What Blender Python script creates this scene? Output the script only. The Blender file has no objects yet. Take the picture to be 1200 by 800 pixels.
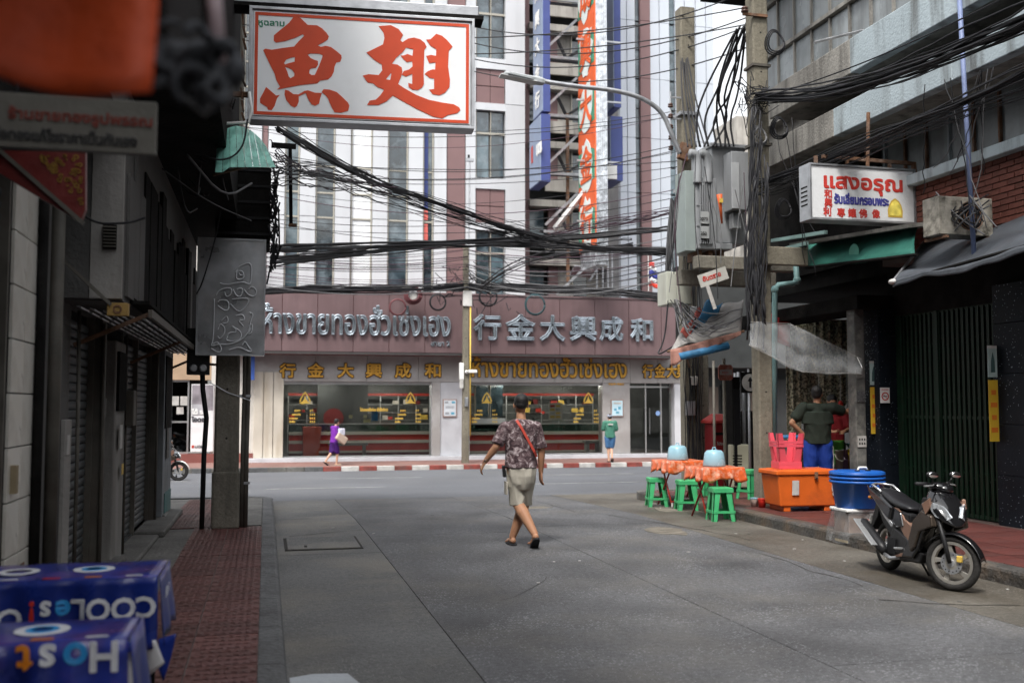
import bpy, bmesh, math, random
from mathutils import Vector as V, Matrix as MX, noise
sc = bpy.context.scene
col = sc.collection
R = math.radians
random.seed(7)
# ---------------------------------------------------------------- camera
FPX = 1167.0; YAW = math.atan(288/1167.0); PIT = math.atan(75/1167.0); EYE = V((0, 0, 1.6))
cd = bpy.data.cameras.new('camera'); cam = bpy.data.objects.new('camera', cd); col.objects.link(cam)
cd.sensor_width = 36.0; cd.lens = 36.0*FPX/1200.0; cd.clip_start = .05; cd.clip_end = 2000
cam.location = EYE; cam.rotation_euler = (R(90)+PIT, 0, -YAW)
cd.dof.use_dof = True; cd.dof.focus_distance = 11.6; cd.dof.aperture_fstop = 1.75
sc.camera = cam
# ---------------------------------------------------------------- sky and sun (overcast daylight)
SUN_EL, SUN_ROT = R(58), R(215)
w = bpy.data.worlds.new('World'); sc.world = w; w.use_nodes = True
nt = w.node_tree; bg = nt.nodes['Background']
sky = nt.nodes.new('ShaderNodeTexSky'); sky.sky_type = 'NISHITA'; sky.sun_disc = False
sky.sun_elevation = SUN_EL; sky.sun_rotation = SUN_ROT; sky.air_density = 1.5; sky.dust_density = 4.0; sky.ozone_density = 1.0
hs = nt.nodes.new('ShaderNodeHueSaturation'); hs.inputs['Saturation'].default_value = .16
nt.links.new(sky.outputs[0], hs.inputs['Color']); nt.links.new(hs.outputs[0], bg.inputs[0]); bg.inputs[1].default_value = .15
sd = bpy.data.lights.new('sun', 'SUN'); sd.energy = 1.4; sd.angle = R(11); sd.color = (1, .96, .9)
so = bpy.data.objects.new('sun', sd); col.objects.link(so); so.rotation_euler = (R(90)-SUN_EL, 0, math.pi-SUN_ROT)
vs = sc.view_settings; vs.view_transform = 'Standard'; vs.look = 'None'; vs.exposure = 1.18; vs.gamma = 1
sc.cycles.max_bounces = 7; sc.cycles.diffuse_bounces = 3; sc.cycles.glossy_bounces = 3; sc.cycles.transparent_max_bounces = 14
sc.cycles.use_denoising = True; sc.cycles.caustics_reflective = False; sc.cycles.caustics_refractive = False
# ---------------------------------------------------------------- measuring from the photograph onto real planes
fwd = V((math.sin(YAW)*math.cos(PIT), math.cos(YAW)*math.cos(PIT), math.sin(PIT)))
rgt = V((math.cos(YAW), -math.sin(YAW), 0)); upv = rgt.cross(fwd)
def ray(px, py): return fwd + rgt*((px-600)/FPX) + upv*((400-py)/FPX)
def aY(px, py, Y): r = ray(px, py); return EYE + r*(Y/r.y)
def aX(px, py, X): r = ray(px, py); return EYE + r*(X/r.x)
def aZ(px, py, Z): r = ray(px, py); return EYE + r*((Z-1.6)/r.z)
def aP(px, py, p, n): r = ray(px, py); return EYE + r*((p-EYE).dot(n)/r.dot(n))
def XY(px, Y, py=430): return aY(px, py, Y).x
def ZY(py, Y, px=550): return aY(px, py, Y).z
def drop(y): return 0.0 if y < 14 else -.4*min(1.0, (y-14)/16.0)
# ---------------------------------------------------------------- materials
def S(r, g, b):
    f = lambda c: ((c/255+.055)/1.055)**2.4 if c > 10 else c/255/12.92
    return (f(r), f(g), f(b), 1)
MATS = {}
def mat(name, c, rough=.6, metal=0, var=.12, scale=2.5, stain=None, samt=.5, bump=.15, bscale=30, rnd=0, spec=.32, coat=0, streak=False, emis=None, estr=0, spk=None, grain=0):
    """principled surface with colour variation, optional stains and streaks, fine relief"""
    if name in MATS: return MATS[name]
    m = bpy.data.materials.new(name); m.use_nodes = True; t = m.node_tree; N = t.nodes; L = t.links
    b = N['Principled BSDF']; b.inputs['Roughness'].default_value = rough; b.inputs['Metallic'].default_value = metal
    b.inputs['Specular IOR Level'].default_value = spec; b.inputs['Coat Weight'].default_value = coat
    g = N.new('ShaderNodeTexCoord'); co = g.outputs['Object']
    if len(c) == 3: c = (*c, 1)
    rgb = N.new('ShaderNodeRGB'); rgb.outputs[0].default_value = c; out = rgb.outputs[0]
    if var:
        n = N.new('ShaderNodeTexNoise'); n.inputs['Scale'].default_value = scale; n.inputs['Detail'].default_value = 6; L.new(co, n.inputs['Vector'])
        mr = N.new('ShaderNodeMapRange'); mr.inputs[1].default_value = .3; mr.inputs[2].default_value = .7; mr.inputs[3].default_value = 1-var; mr.inputs[4].default_value = 1+var
        L.new(n.outputs[0], mr.inputs[0])
        x = N.new('ShaderNodeVectorMath'); x.operation = 'SCALE'; L.new(out, x.inputs[0]); L.new(mr.outputs[0], x.inputs['Scale']); out = x.outputs[0]
        r2 = N.new('ShaderNodeMapRange'); r2.inputs[3].default_value = max(0, rough-.12); r2.inputs[4].default_value = min(1, rough+.12)
        L.new(n.outputs[0], r2.inputs[0]); L.new(r2.outputs[0], b.inputs['Roughness'])
    if grain:
        for gs in (22, 95):
            n = N.new('ShaderNodeTexNoise'); n.inputs['Scale'].default_value = gs; n.inputs['Detail'].default_value = 3; n.inputs['Roughness'].default_value = .7; L.new(co, n.inputs['Vector'])
            mr = N.new('ShaderNodeMapRange'); mr.inputs[1].default_value = .32; mr.inputs[2].default_value = .68; mr.inputs[3].default_value = 1-grain; mr.inputs[4].default_value = 1+grain; L.new(n.outputs[0], mr.inputs[0])
            x = N.new('ShaderNodeVectorMath'); x.operation = 'SCALE'; L.new(out, x.inputs[0]); L.new(mr.outputs[0], x.inputs['Scale']); out = x.outputs[0]
    if rnd:
        oi = N.new('ShaderNodeObjectInfo'); mr = N.new('ShaderNodeMapRange'); mr.inputs[3].default_value = 1-rnd; mr.inputs[4].default_value = 1+rnd; L.new(oi.outputs['Random'], mr.inputs[0])
        x = N.new('ShaderNodeVectorMath'); x.operation = 'SCALE'; L.new(out, x.inputs[0]); L.new(mr.outputs[0], x.inputs['Scale']); out = x.outputs[0]
    if stain:
        mp = N.new('ShaderNodeMapping'); L.new(co, mp.inputs[0])
        if streak: mp.inputs['Scale'].default_value = (3, 3, .35)
        n = N.new('ShaderNodeTexNoise'); n.inputs['Scale'].default_value = scale*.7; n.inputs['Detail'].default_value = 8; n.inputs['Roughness'].default_value = .65; L.new(mp.outputs[0], n.inputs['Vector'])
        mr = N.new('ShaderNodeMapRange'); mr.inputs[1].default_value = .48; mr.inputs[2].default_value = .68; mr.inputs[4].default_value = samt; L.new(n.outputs[0], mr.inputs[0])
        mx = N.new('ShaderNodeMix'); mx.data_type = 'RGBA'; L.new(mr.outputs[0], mx.inputs[0]); L.new(out, mx.inputs[6]); mx.inputs[7].default_value = stain if len(stain) == 4 else (*stain, 1); out = mx.outputs[2]
    if spk:   # pale or bright specks: (colour, scale, threshold)
        vo = N.new('ShaderNodeTexVoronoi'); vo.inputs['Scale'].default_value = spk[1]; L.new(co, vo.inputs['Vector'])
        n = N.new('ShaderNodeTexNoise'); n.inputs['Scale'].default_value = spk[1]*.04; L.new(co, n.inputs['Vector'])
        ad = N.new('ShaderNodeMapRange'); L.new(n.outputs[0], ad.inputs[0]); ad.inputs[1].default_value = .30; ad.inputs[2].default_value = .66; ad.inputs[3].default_value = spk[2]*.35; ad.inputs[4].default_value = spk[2]*1.3
        lt = N.new('ShaderNodeMath'); lt.operation = 'LESS_THAN'; L.new(vo.outputs['Distance'], lt.inputs[0]); L.new(ad.outputs[0], lt.inputs[1])
        sx = N.new('ShaderNodeSeparateColor'); L.new(vo.outputs['Color'], sx.inputs[0]); gt = N.new('ShaderNodeMath'); gt.operation = 'GREATER_THAN'; gt.inputs[1].default_value = .55; L.new(sx.outputs[0], gt.inputs[0])
        mu = N.new('ShaderNodeMath'); mu.operation = 'MULTIPLY'; L.new(lt.outputs[0], mu.inputs[0]); L.new(gt.outputs[0], mu.inputs[1])
        mx = N.new('ShaderNodeMix'); mx.data_type = 'RGBA'; L.new(mu.outputs[0], mx.inputs[0]); L.new(out, mx.inputs[6]); mx.inputs[7].default_value = (*spk[0], 1); out = mx.outputs[2]
    L.new(out, b.inputs['Base Color'])
    if bump:
        n = N.new('ShaderNodeTexNoise'); n.inputs['Scale'].default_value = bscale; n.inputs['Detail'].default_value = 4; L.new(co, n.inputs['Vector'])
        bp = N.new('ShaderNodeBump'); bp.inputs['Strength'].default_value = bump; bp.inputs['Distance'].default_value = .02; L.new(n.outputs[0], bp.inputs['Height']); L.new(bp.outputs[0], b.inputs['Normal'])
    if emis: b.inputs['Emission Color'].default_value = (*emis[:3], 1); b.inputs['Emission Strength'].default_value = estr
    MATS[name] = m; return m
def glassm(name, tint, trans=.85, rough=.03, gl=1.0):
    if name in MATS: return MATS[name]
    m = bpy.data.materials.new(name); m.use_nodes = True; t = m.node_tree; N = t.nodes; L = t.links
    N.remove(N['Principled BSDF']); o = N['Material Output']
    tr = N.new('ShaderNodeBsdfTransparent'); tr.inputs[0].default_value = (*tint, 1)
    g = N.new('ShaderNodeBsdfGlossy'); g.inputs['Roughness'].default_value = rough; g.inputs[0].default_value = (gl, gl, gl, 1)
    fr = N.new('ShaderNodeFresnel'); fr.inputs[0].default_value = 1.5
    ad = N.new('ShaderNodeMath'); ad.operation = 'ADD'; ad.inputs[1].default_value = 1-trans; L.new(fr.outputs[0], ad.inputs[0])
    mx = N.new('ShaderNodeMixShader'); L.new(ad.outputs[0], mx.inputs[0]); L.new(tr.outputs[0], mx.inputs[1]); L.new(g.outputs[0], mx.inputs[2]); L.new(mx.outputs[0], o.inputs[0])
    MATS[name] = m; return m
# ---------------------------------------------------------------- mesh builder
RT = {}
class MB:
    def __init__(s): s.v = []; s.f = []; s.M = None
    def add(s, vs, fs):
        o = len(s.v)
        s.v += [(s.M @ V(p)) if s.M else V(p) for p in vs]; s.f += [tuple(i+o for i in f) for f in fs]; return s
    def box(s, c, d, rot=None):
        x, y, z = d[0]/2, d[1]/2, d[2]/2
        vs = [V(p) for p in ((-x,-y,-z),(x,-y,-z),(x,y,-z),(-x,y,-z),(-x,-y,z),(x,-y,z),(x,y,z),(-x,y,z))]
        if rot: q = MX.Rotation(rot[0],3,'X') if 0 else (MX.Rotation(rot[2],3,'Z') @ MX.Rotation(rot[1],3,'Y') @ MX.Rotation(rot[0],3,'X')); vs = [q @ p for p in vs]
        return s.add([p+V(c) for p in vs], [(0,3,2,1),(4,5,6,7),(0,1,5,4),(1,2,6,5),(2,3,7,6),(3,0,4,7)])
    def bb(s, a, b): return s.box([(a[i]+b[i])/2 for i in range(3)], [abs(b[i]-a[i]) for i in range(3)])
    def bar(s, a, b, wd, th=None, up=(0,0,1)):
        a = V(a); b = V(b); d = (b-a).normalized(); u = V(up)
        if abs(d.dot(u)) > .98: u = V((0,1,0))
        x = d.cross(u).normalized(); y = x.cross(d); th = th or wd; w2 = wd/2; t2 = th/2
        vs = [p+x*i*w2+y*j*t2 for p in (a, b) for i, j in ((-1,-1),(1,-1),(1,1),(-1,1))]
        return s.add(vs, [(0,1,2,3),(7,6,5,4),(0,4,5,1),(1,5,6,2),(2,6,7,3),(3,7,4,0)])
    def tube(s, pts, r, n=8, cap=True):
        pts = [V(p) for p in pts]; k = len(pts); rr = r if isinstance(r, (list, tuple)) else [r]*k
        vs = []; px = None
        for i, p in enumerate(pts):
            d = (pts[min(i+1, k-1)]-pts[max(i-1, 0)]).normalized()
            if px is None: px = d.orthogonal().normalized()
            else:
                px = px-d*px.dot(d); px = px.normalized() if px.length > 1e-6 else d.orthogonal().normalized()
            py = d.cross(px)
            for j in range(n):
                a = 2*math.pi*j/n; vs.append(p+(px*math.cos(a)+py*math.sin(a))*rr[i])
        fs = [(i*n+j, i*n+(j+1)%n, (i+1)*n+(j+1)%n, (i+1)*n+j) for i in range(k-1) for j in range(n)]
        if cap: fs += [tuple(range(n))[::-1], tuple((k-1)*n+j for j in range(n))]
        return s.add(vs, fs)
    def lathe(s, prof, n=24, c=(0,0,0), axis='Z', cap=True):
        vs = []
        for r, z in prof:
            for j in range(n):
                a = 2*math.pi*j/n; p = V((r*math.cos(a), r*math.sin(a), z))
                if axis == 'X': p = V((p.z, p.x, p.y))
                if axis == 'Y': p = V((p.x, p.z, p.y))
                vs.append(p+V(c))
        k = len(prof)
        fs = [(i*n+j, i*n+(j+1)%n, (i+1)*n+(j+1)%n, (i+1)*n+j) for i in range(k-1) for j in range(n)]
        if cap:
            if prof[0][0] > 1e-5: fs.append(tuple(range(n))[::-1])
            if prof[-1][0] > 1e-5: fs.append(tuple((k-1)*n+j for j in range(n)))
        return s.add(vs, fs)
    def prism(s, poly, a, b, plane='XZ'):
        """polygon (2D) extruded between a and b along the remaining axis"""
        g = {'XZ': lambda p, t: (p[0], t, p[1]), 'YZ': lambda p, t: (t, p[0], p[1]), 'XY': lambda p, t: (p[0], p[1], t)}[plane]
        n = len(poly); vs = [g(p, a) for p in poly]+[g(p, b) for p in poly]
        return s.add(vs, [tuple(range(n)), tuple(range(2*n-1, n-1, -1))]+[(i, (i+1)%n, n+(i+1)%n, n+i) for i in range(n)])
    def grid(s, fn, nu, nv):
        vs = [fn(i/nu, j/nv) for i in range(nu+1) for j in range(nv+1)]
        return s.add(vs, [(i*(nv+1)+j, (i+1)*(nv+1)+j, (i+1)*(nv+1)+j+1, i*(nv+1)+j+1) for i in range(nu) for j in range(nv)])
    def sheet(s, fn, nu, nv, th):
        """a two-sided sheet of real thickness th (fn gives points; offset along -normal approx)"""
        def nrm(u, v):
            e = .01; a = V(fn(min(1, u+e), v))-V(fn(max(0, u-e), v)); b = V(fn(u, min(1, v+e)))-V(fn(u, max(0, v-e))); c = a.cross(b)
            return c.normalized() if c.length > 1e-9 else V((0,0,1))
        P = [[V(fn(i/nu, j/nv)) for j in range(nv+1)] for i in range(nu+1)]; Nn = [[nrm(i/nu, j/nv) for j in range(nv+1)] for i in range(nu+1)]
        vs = [P[i][j] for i in range(nu+1) for j in range(nv+1)]+[P[i][j]-Nn[i][j]*th for i in range(nu+1) for j in range(nv+1)]
        K = (nu+1)*(nv+1); I = lambda i, j: i*(nv+1)+j
        fs = []
        for i in range(nu):
            for j in range(nv):
                q = (I(i,j), I(i+1,j), I(i+1,j+1), I(i,j+1)); fs.append(q); fs.append(tuple(K+x for x in q[::-1]))
        for i in range(nu):
            fs.append((I(i+1,0), I(i,0), K+I(i,0), K+I(i+1,0))); fs.append((I(i,nv), I(i+1,nv), K+I(i+1,nv), K+I(i,nv)))
        for j in range(nv):
            fs.append((I(0,j), I(0,j+1), K+I(0,j+1), K+I(0,j))); fs.append((I(nu,j+1), I(nu,j), K+I(nu,j), K+I(nu,j+1)))
        return s.add(vs, fs)
    def ell(s, c, r, n=12, m=8, rot=None):
        vs = []; fs = []
        q = rot.to_3x3() if rot else None
        for i in range(m+1):
            t = math.pi*i/m
            for j in range(n):
                a = 2*math.pi*j/n; p = V((r[0]*math.sin(t)*math.cos(a), r[1]*math.sin(t)*math.sin(a), r[2]*math.cos(t)))
                if q: p = q @ p
                vs.append(p+V(c))
        for i in range(m):
            for j in range(n): fs.append((i*n+j, (i+1)*n+j, (i+1)*n+(j+1)%n, i*n+(j+1)%n))
        return s.add(vs, fs)
    def cap(s, a, ra, b, rb, n=12):
        """tapered capsule"""
        a = V(a); b = V(b); d = (b-a); d = d.normalized() if d.length > 1e-6 else V((0,0,1))
        pts = []; rr = []
        for k in range(5): t = math.pi/2*(k/4); pts.append(a-d*ra*math.cos(t)); rr.append(max(ra*math.sin(t), ra*.05))
        for k in range(5): t = math.pi/2*(k/4); pts.append(b+d*rb*math.sin(t)); rr.append(max(rb*math.cos(t), rb*.05))
        return s.tube(pts, rr, n)
    def build(s, name, m=None, parent=None, world=False, smooth=False, bev=0, seg=2, sub=0, kind=None, label=None, remesh=0, sm=0, fold=None):
        vs = s.v
        if parent is not None and world: inv = RT[parent.name].inverted(); vs = [inv @ p for p in vs]
        me = bpy.data.meshes.new(name); me.from_pydata([tuple(p) for p in vs], [], s.f)
        if remesh:
            bm = bmesh.new(); bm.from_mesh(me); bmesh.ops.recalc_face_normals(bm, faces=bm.faces); bm.to_mesh(me); bm.free()
            me = remeshed(me, remesh, sm)
            if fold:   # cloth folds: long soft ridges pushed along the normal
                A_, sx_, sz_ = fold; ns_ = [v.normal.copy() for v in me.vertices]
                for v, n_ in zip(me.vertices, ns_):
                    p = v.co; q = V((p.x*sx_+p.z*sz_*.5, p.y*sx_, p.z*sz_-p.x*sx_*.35))
                    f_ = 1-abs(noise.noise(q))*2.6+.5*noise.noise(q*2.3+V((7,3,1))); v.co = p+n_*(A_*(f_-.35))
        elif not smooth or True:
            bm = bmesh.new(); bm.from_mesh(me); bmesh.ops.recalc_face_normals(bm, faces=bm.faces); bm.to_mesh(me); bm.free()
        me.name = name
        o = bpy.data.objects.new(name, me); col.objects.link(o)
        if m: me.materials.append(m)
        if parent is not None: o.parent = parent; RT[o.name] = RT.get(parent.name, MX())
        if smooth or sub or remesh: me.polygons.foreach_set('use_smooth', [True]*len(me.polygons))
        if bev:
            q = o.modifiers.new('bevel', 'BEVEL'); q.width = bev; q.segments = seg; q.limit_method = 'ANGLE'; q.angle_limit = R(40)
        if sub:
            q = o.modifiers.new('subdivision', 'SUBSURF'); q.levels = sub; q.render_levels = sub
        if kind: o['kind'] = kind
        if label and parent is not None: o['label'] = label
        return o
def remeshed(me, vox, sm):
    t = bpy.data.objects.new('temporary', me); col.objects.link(t)
    q = t.modifiers.new('r', 'REMESH'); q.mode = 'VOXEL'; q.voxel_size = vox
    if sm: k = t.modifiers.new('s', 'SMOOTH'); k.iterations = sm; k.factor = .5
    dg = bpy.context.evaluated_depsgraph_get(); n = bpy.data.meshes.new_from_object(t.evaluated_get(dg))
    bpy.data.objects.remove(t); bpy.data.meshes.remove(me); return n
def tag(o, label=None, cat=None, group=None, kind=None):
    if label: o['label'] = label
    if cat: o['category'] = cat
    if group: o['group'] = group
    if kind: o['kind'] = kind
    return o
def thing(name, label, cat, loc=(0,0,0), rz=0, group=None, rot=None):
    o = bpy.data.objects.new(name, None); col.objects.link(o); o.empty_display_size = .1
    o.location = loc; o.rotation_euler = rot or (0, 0, rz); RT[o.name] = MX.Translation(V(loc)) @ o.rotation_euler.to_matrix().to_4x4()
    return tag(o, label, cat, group)
def struct(o): o['kind'] = 'structure'; return o
def shared(o, parent, loc, rz=None, scale=None, rot=None):
    """another piece that shares the mesh of o"""
    c = o.copy(); col.objects.link(c); c.parent = parent; c.location = loc
    if rz is not None: c.rotation_euler = (0, 0, rz)
    if rot is not None: c.rotation_euler = rot
    if scale is not None: c.scale = scale
    return c
def dup(root, loc, rz=0, label=None, rot=None, scale=None):
    def cp(o, par):
        c = o.copy(); col.objects.link(c); c.parent = par
        for ch in kids.get(o, []): cp(ch, c)
        return c
    kids = {}
    for o in list(bpy.data.objects):
        if o.parent: kids.setdefault(o.parent, []).append(o)
    c = cp(root, None); c.location = loc; c.rotation_euler = rot or (0, 0, rz)
    if scale: c.scale = (scale,)*3
    if label: c['label'] = label
    RT[c.name] = MX.Translation(V(loc)) @ c.rotation_euler.to_matrix().to_4x4()
    return c
# ---------------------------------------------------------------- lettering as geometry
def letters(body, size, at, xd, ud, m, parent, name='lettering', bold=0, depth=.004, wd=1.0, center=False, warp=None, world=True, fitw=None, label=None, splines=None):
    if splines is None:
        c = bpy.data.curves.new('t', 'FONT'); c.body = body; c.size = size; c.resolution_u = 3
        if center: c.align_x = 'CENTER'
    else:
        c = bpy.data.curves.new('t', 'CURVE'); c.dimensions = '2D'; c.fill_mode = 'BOTH'
        for sp in splines:
            q = c.splines.new('POLY'); q.points.add(len(sp)-1); q.use_cyclic_u = True
            for i, p in enumerate(sp): q.points[i].co = (p[0], p[1], 0, 1)
    o = bpy.data.objects.new('t', c); col.objects.link(o); dg = bpy.context.evaluated_depsgraph_get(); dg.update()
    me = bpy.data.meshes.new_from_object(o.evaluated_get(dg)); bpy.data.objects.remove(o); bpy.data.curves.remove(c)
    bm = bmesh.new(); bm.from_mesh(me); bmesh.ops.remove_doubles(bm, verts=bm.verts, dist=size*.0008)
    vs = [tuple(v.co) for v in bm.verts]; bm.verts.index_update()
    fs = [tuple(v.index for v in f.verts) for f in bm.faces]
    ed = [(e.verts[0].index, e.verts[1].index) for e in bm.edges if len(e.link_faces) <= 1]
    bm.free(); bpy.data.meshes.remove(me)
    if not vs: return None
    if fitw:
        x0 = min(v[0] for v in vs); x1 = max(v[0] for v in vs); wd = fitw/(x1-x0); 
        vs = [((v[0]-x0 if not center else v[0]-(x0+x1)/2), v[1], v[2]) for v in vs]
    xd = V(xd).normalized(); ud = V(ud).normalized(); nd = xd.cross(ud); at = V(at)
    P = lambda x, y, z: at+xd*(x*wd)+ud*y+nd*z
    b = MB()
    n = len(vs); b.v = [P(v[0], v[1], depth) for v in vs]+[P(v[0], v[1], 0) for v in vs]
    b.f = list(fs)+[(i, j, n+j, n+i) for i, j in ed]
    if bold:
        for i, j in ed:
            a = V((vs[i][0]*wd, vs[i][1], 0)); c2 = V((vs[j][0]*wd, vs[j][1], 0)); d = c2-a
            if d.length < 1e-6: continue
            d.normalize(); q = V((-d.y, d.x, 0))*bold; a = a-d*bold*.5; c2 = c2+d*bold*.5; h = min(bold*.4, depth*.8+.001)
            pts = []
            for p in (a, c2):
                for t, z in ((q, depth), (V((0,0,0)), depth+h), (-q, depth), (V((0,0,0)), depth-h)): r = p+t; pts.append(at+xd*r.x+ud*r.y+nd*z)
            k = len(b.v); b.v += pts; b.f += [(k,k+1,k+5,k+4),(k+1,k+2,k+6,k+5),(k+2,k+3,k+7,k+6),(k+3,k,k+4,k+7)]
    if warp: b.v = [warp(p) for p in b.v]
    return b.build(name, m, parent, world=world, label=label)
def cable(name, pts, r, m, label=None, cat='cable', group=None, n=5, kind=None, parent=None):
    b = MB(); b.tube(pts, r, n); o = b.build(name, m, parent, smooth=True)
    if label: tag(o, label, cat, group, kind)
    return o
def sagline(a, b, sag, n=14, wob=0, rs=None):
    a = V(a); b = V(b); out = []
    for i in range(n+1):
        t = i/n; p = a.lerp(b, t); p.z -= sag*4*t*(1-t)
        if wob and 0 < i < n: p += V((random.uniform(-wob, wob), random.uniform(-wob, wob), random.uniform(-wob, wob)))
        out.append(p)
    return out
# ================================================================ materials in use
m_conc = mat('road_concrete', (.086,.087,.092), .7, var=.35, scale=.9, stain=(.14,.13,.115), samt=.5, bump=.8, bscale=60, spk=((.20,.205,.215), 44, .30), grain=.28)
m_concR = mat('road_concrete_brown', (.098,.090,.077), .58, var=.4, scale=.8, stain=(.05,.04,.028), samt=.85, bump=.7, bscale=50, spk=((.2,.18,.15), 46, .22), grain=.28)
m_concL = mat('road_concrete_left', (.095,.096,.096), .66, var=.35, scale=.8, stain=(.19,.175,.145), samt=.75, bump=.7, bscale=50, spk=((.2,.2,.19), 46, .24), grain=.28)
m_asph = mat('asphalt', (.105,.11,.122), .8, var=.15, scale=.5, stain=(.12,.12,.125), samt=.5, bump=.4, bscale=90, grain=.15)
m_gap = mat('joint_dirt', (.03,.028,.026), .95, bump=.6)
m_tile = mat('red_paving_tile', (.11,.045,.040), .6, var=.35, scale=3, stain=(.09,.045,.045), samt=.8, bump=.4, rnd=.22, grain=.22)
m_tileR = mat('dark_red_paving_tile', (.095,.030,.026), .5, var=.35, scale=3, stain=(.05,.028,.026), samt=.8, bump=.4, rnd=.25, grain=.22)
m_kerb = mat('kerb_stone', (.10,.102,.105), .75, var=.3, scale=3, stain=(.05,.05,.052), samt=.7, bump=.9, bscale=25, grain=.25)
m_kerbD = mat('kerb_stone_dark', (.06,.056,.052), .6, var=.4, scale=3, stain=(.15,.10,.06), samt=.6, bump=.9, bscale=25, grain=.25)
m_cem = mat('cement', (.13,.126,.118), .8, var=.3, scale=2, stain=(.06,.056,.052), samt=.8, bump=.6, grain=.2)
m_kr = mat('kerb_red_paint', (.22,.05,.04), .7, var=.4, scale=4, stain=(.12,.07,.06), samt=.8, bump=.4)
m_kw = mat('kerb_white_paint', (.48,.47,.45), .7, var=.25, scale=3, stain=(.25,.23,.21), samt=.7, bump=.4)
m_black = mat('black_plastic', (.012,.012,.013), .45, bump=.1)
m_blackr = mat('black_rubber', (.018,.018,.02), .75, bump=.1)
m_wire = mat('cable_black', (.018,.018,.021), .55, var=.3, scale=4, bump=0)
m_wirep = mat('cable_purple', (.06,.03,.045), .55, bump=0)
m_wireg = mat('cable_grey', (.14,.14,.145), .6, bump=0)
m_galv = mat('galvanised_steel', (.42,.43,.45), .45, .8, var=.2, scale=6, bump=.1)
m_rust = mat('rusty_steel', (.16,.085,.05), .85, .2, var=.4, scale=8, stain=(.25,.22,.2), samt=.5, bump=.5)
m_chrome = mat('chrome', (.7,.7,.72), .12, 1, var=0, bump=0)
m_white = mat('white_paint', (.75,.75,.73), .5, var=.06, bump=.1)
# ================================================================ ground
def gz(x, y): return drop(y)
def strip(b, x0, x1, y0, y1, zo=0, th=.06, ny=None):
    ny = ny or max(1, int((y1-y0)/1.0))
    ys = [y0+(y1-y0)*i/ny for i in range(ny+1)]
    b.v += []; o = len(b.v); 
    for y in ys:
        z = drop(y)+zo
        b.v += [V((x0, y, z)), V((x1, y, z)), V((x1, y, z-th)), V((x0, y, z-th))]
    for i in range(ny):
        k = o+i*4
        for j in range(4): b.f.append((k+j, k+(j+1)%4, k+4+(j+1)%4, k+4+j))
    b.f += [(o,o+1,o+2,o+3), (o+ny*4+3,o+ny*4+2,o+ny*4+1,o+ny*4)]
    return b
b = MB(); b.box((0, 0, -2.6), (1600, 1600, 4)); struct(b.build('ground', m_cem))
road = struct(strip(MB(), -.05, 9.3, -16, 18.6, zo=-.03, th=.3).build('road', m_gap))
g = .004
slabs = [(.14,1.26,-14,5.5,m_concL),(.14,1.26,5.5,11.05,m_concL),(.14,1.26,11.05,18.6,m_concL),
         (1.26,3.4,-14,4.6,m_conc),(1.26,3.4,4.6,12.4,m_conc),(1.26,3.4,12.4,18.6,m_conc),
         (3.4,5.35,-14,5.6,m_conc),(3.4,5.35,5.6,12.9,m_conc),(3.4,5.35,12.9,18.6,m_conc),
         (5.35,6.62,-14,6.9,m_concR),(5.35,6.62,6.9,12.1,m_concR),(5.35,6.62,12.1,17.3,m_concR),(5.35,9.3,17.3,18.6,m_concR)]
for x0, x1, y0, y1, m in slabs:
    strip(MB(), x0+g, x1-g, y0+g, y1-g).build('road_slab', m, road)
# drain cover by the left kerb and a paler patch
dz = .006
dr = thing('drain_cover', 'rectangular concrete drain cover set in the road beside the left kerb', 'drain cover', (.66, 11.9, 0))
MB().box((0,0,.004), (.86,1.05,.008)).build('frame', m_gap, dr)
MB().box((.0,-.035,.012), (.80,.97,.016)).build('cover_slab', m_concL, dr, bev=.006)
MB().box((-.2,-.35,.024), (.03,.1,.008)).build('lifting_slot', m_gap, dr)
b = MB(); pts = [(.16,5.3),(.34,5.35),(.5,5.6),(.56,5.85),(.5,6.12),(.3,6.16),(.16,6.1)]
b.prism(pts, .002, .006, 'XY'); struct(b.build('road_patch', mat('pale_patch', (.34,.37,.4), .45, var=.15, bump=.3)))
# cracks, a seam of broken concrete and a little litter
random.seed(77)
def crack(x, y, dx, dy, n, w_, nm='crack'):
    P = []; p = V((x, y, 0))
    for k in range(n): P.append(p.copy()); p = p+V((dx+random.uniform(-.06,.06), dy+random.uniform(-.06,.06), 0))
    b = MB(); vs = []; t = V((dy, -dx, 0)).normalized()
    for k, q in enumerate(P): ww = w_*random.uniform(.3, 1.2); z = drop(q.y)+.0035; vs += [V((q.x+t.x*ww, q.y+t.y*ww, z)), V((q.x-t.x*ww, q.y-t.y*ww, z))]
    b.add(vs, [(2*k, 2*k+1, 2*k+3, 2*k+2) for k in range(n-1)]); b.build(nm, m_gap, road)
crack(4.6, 16.8, .02, -.30, 9, .012); crack(4.9, 14.0, .06, -.28, 12, .010); crack(5.1, 10.6, .0, -.3, 10, .008); crack(5.9, 6.9, -.18, .10, 7, .014); crack(2.3, 14.2, .12, -.1, 6, .005); crack(.3, 12.6, .12, .02, 8, .012); crack(.22, 14.6, .1, .03, 5, .012); crack(5.6, 12.3, .12, .0, 7, .010); crack(1.9, 8.1, .1, .15, 7, .004)
m_pat = mat('patch_mortar', (.15,.135,.11), .8, var=.4, scale=6, stain=(.09,.08,.065), samt=.7, bump=.8)
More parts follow.
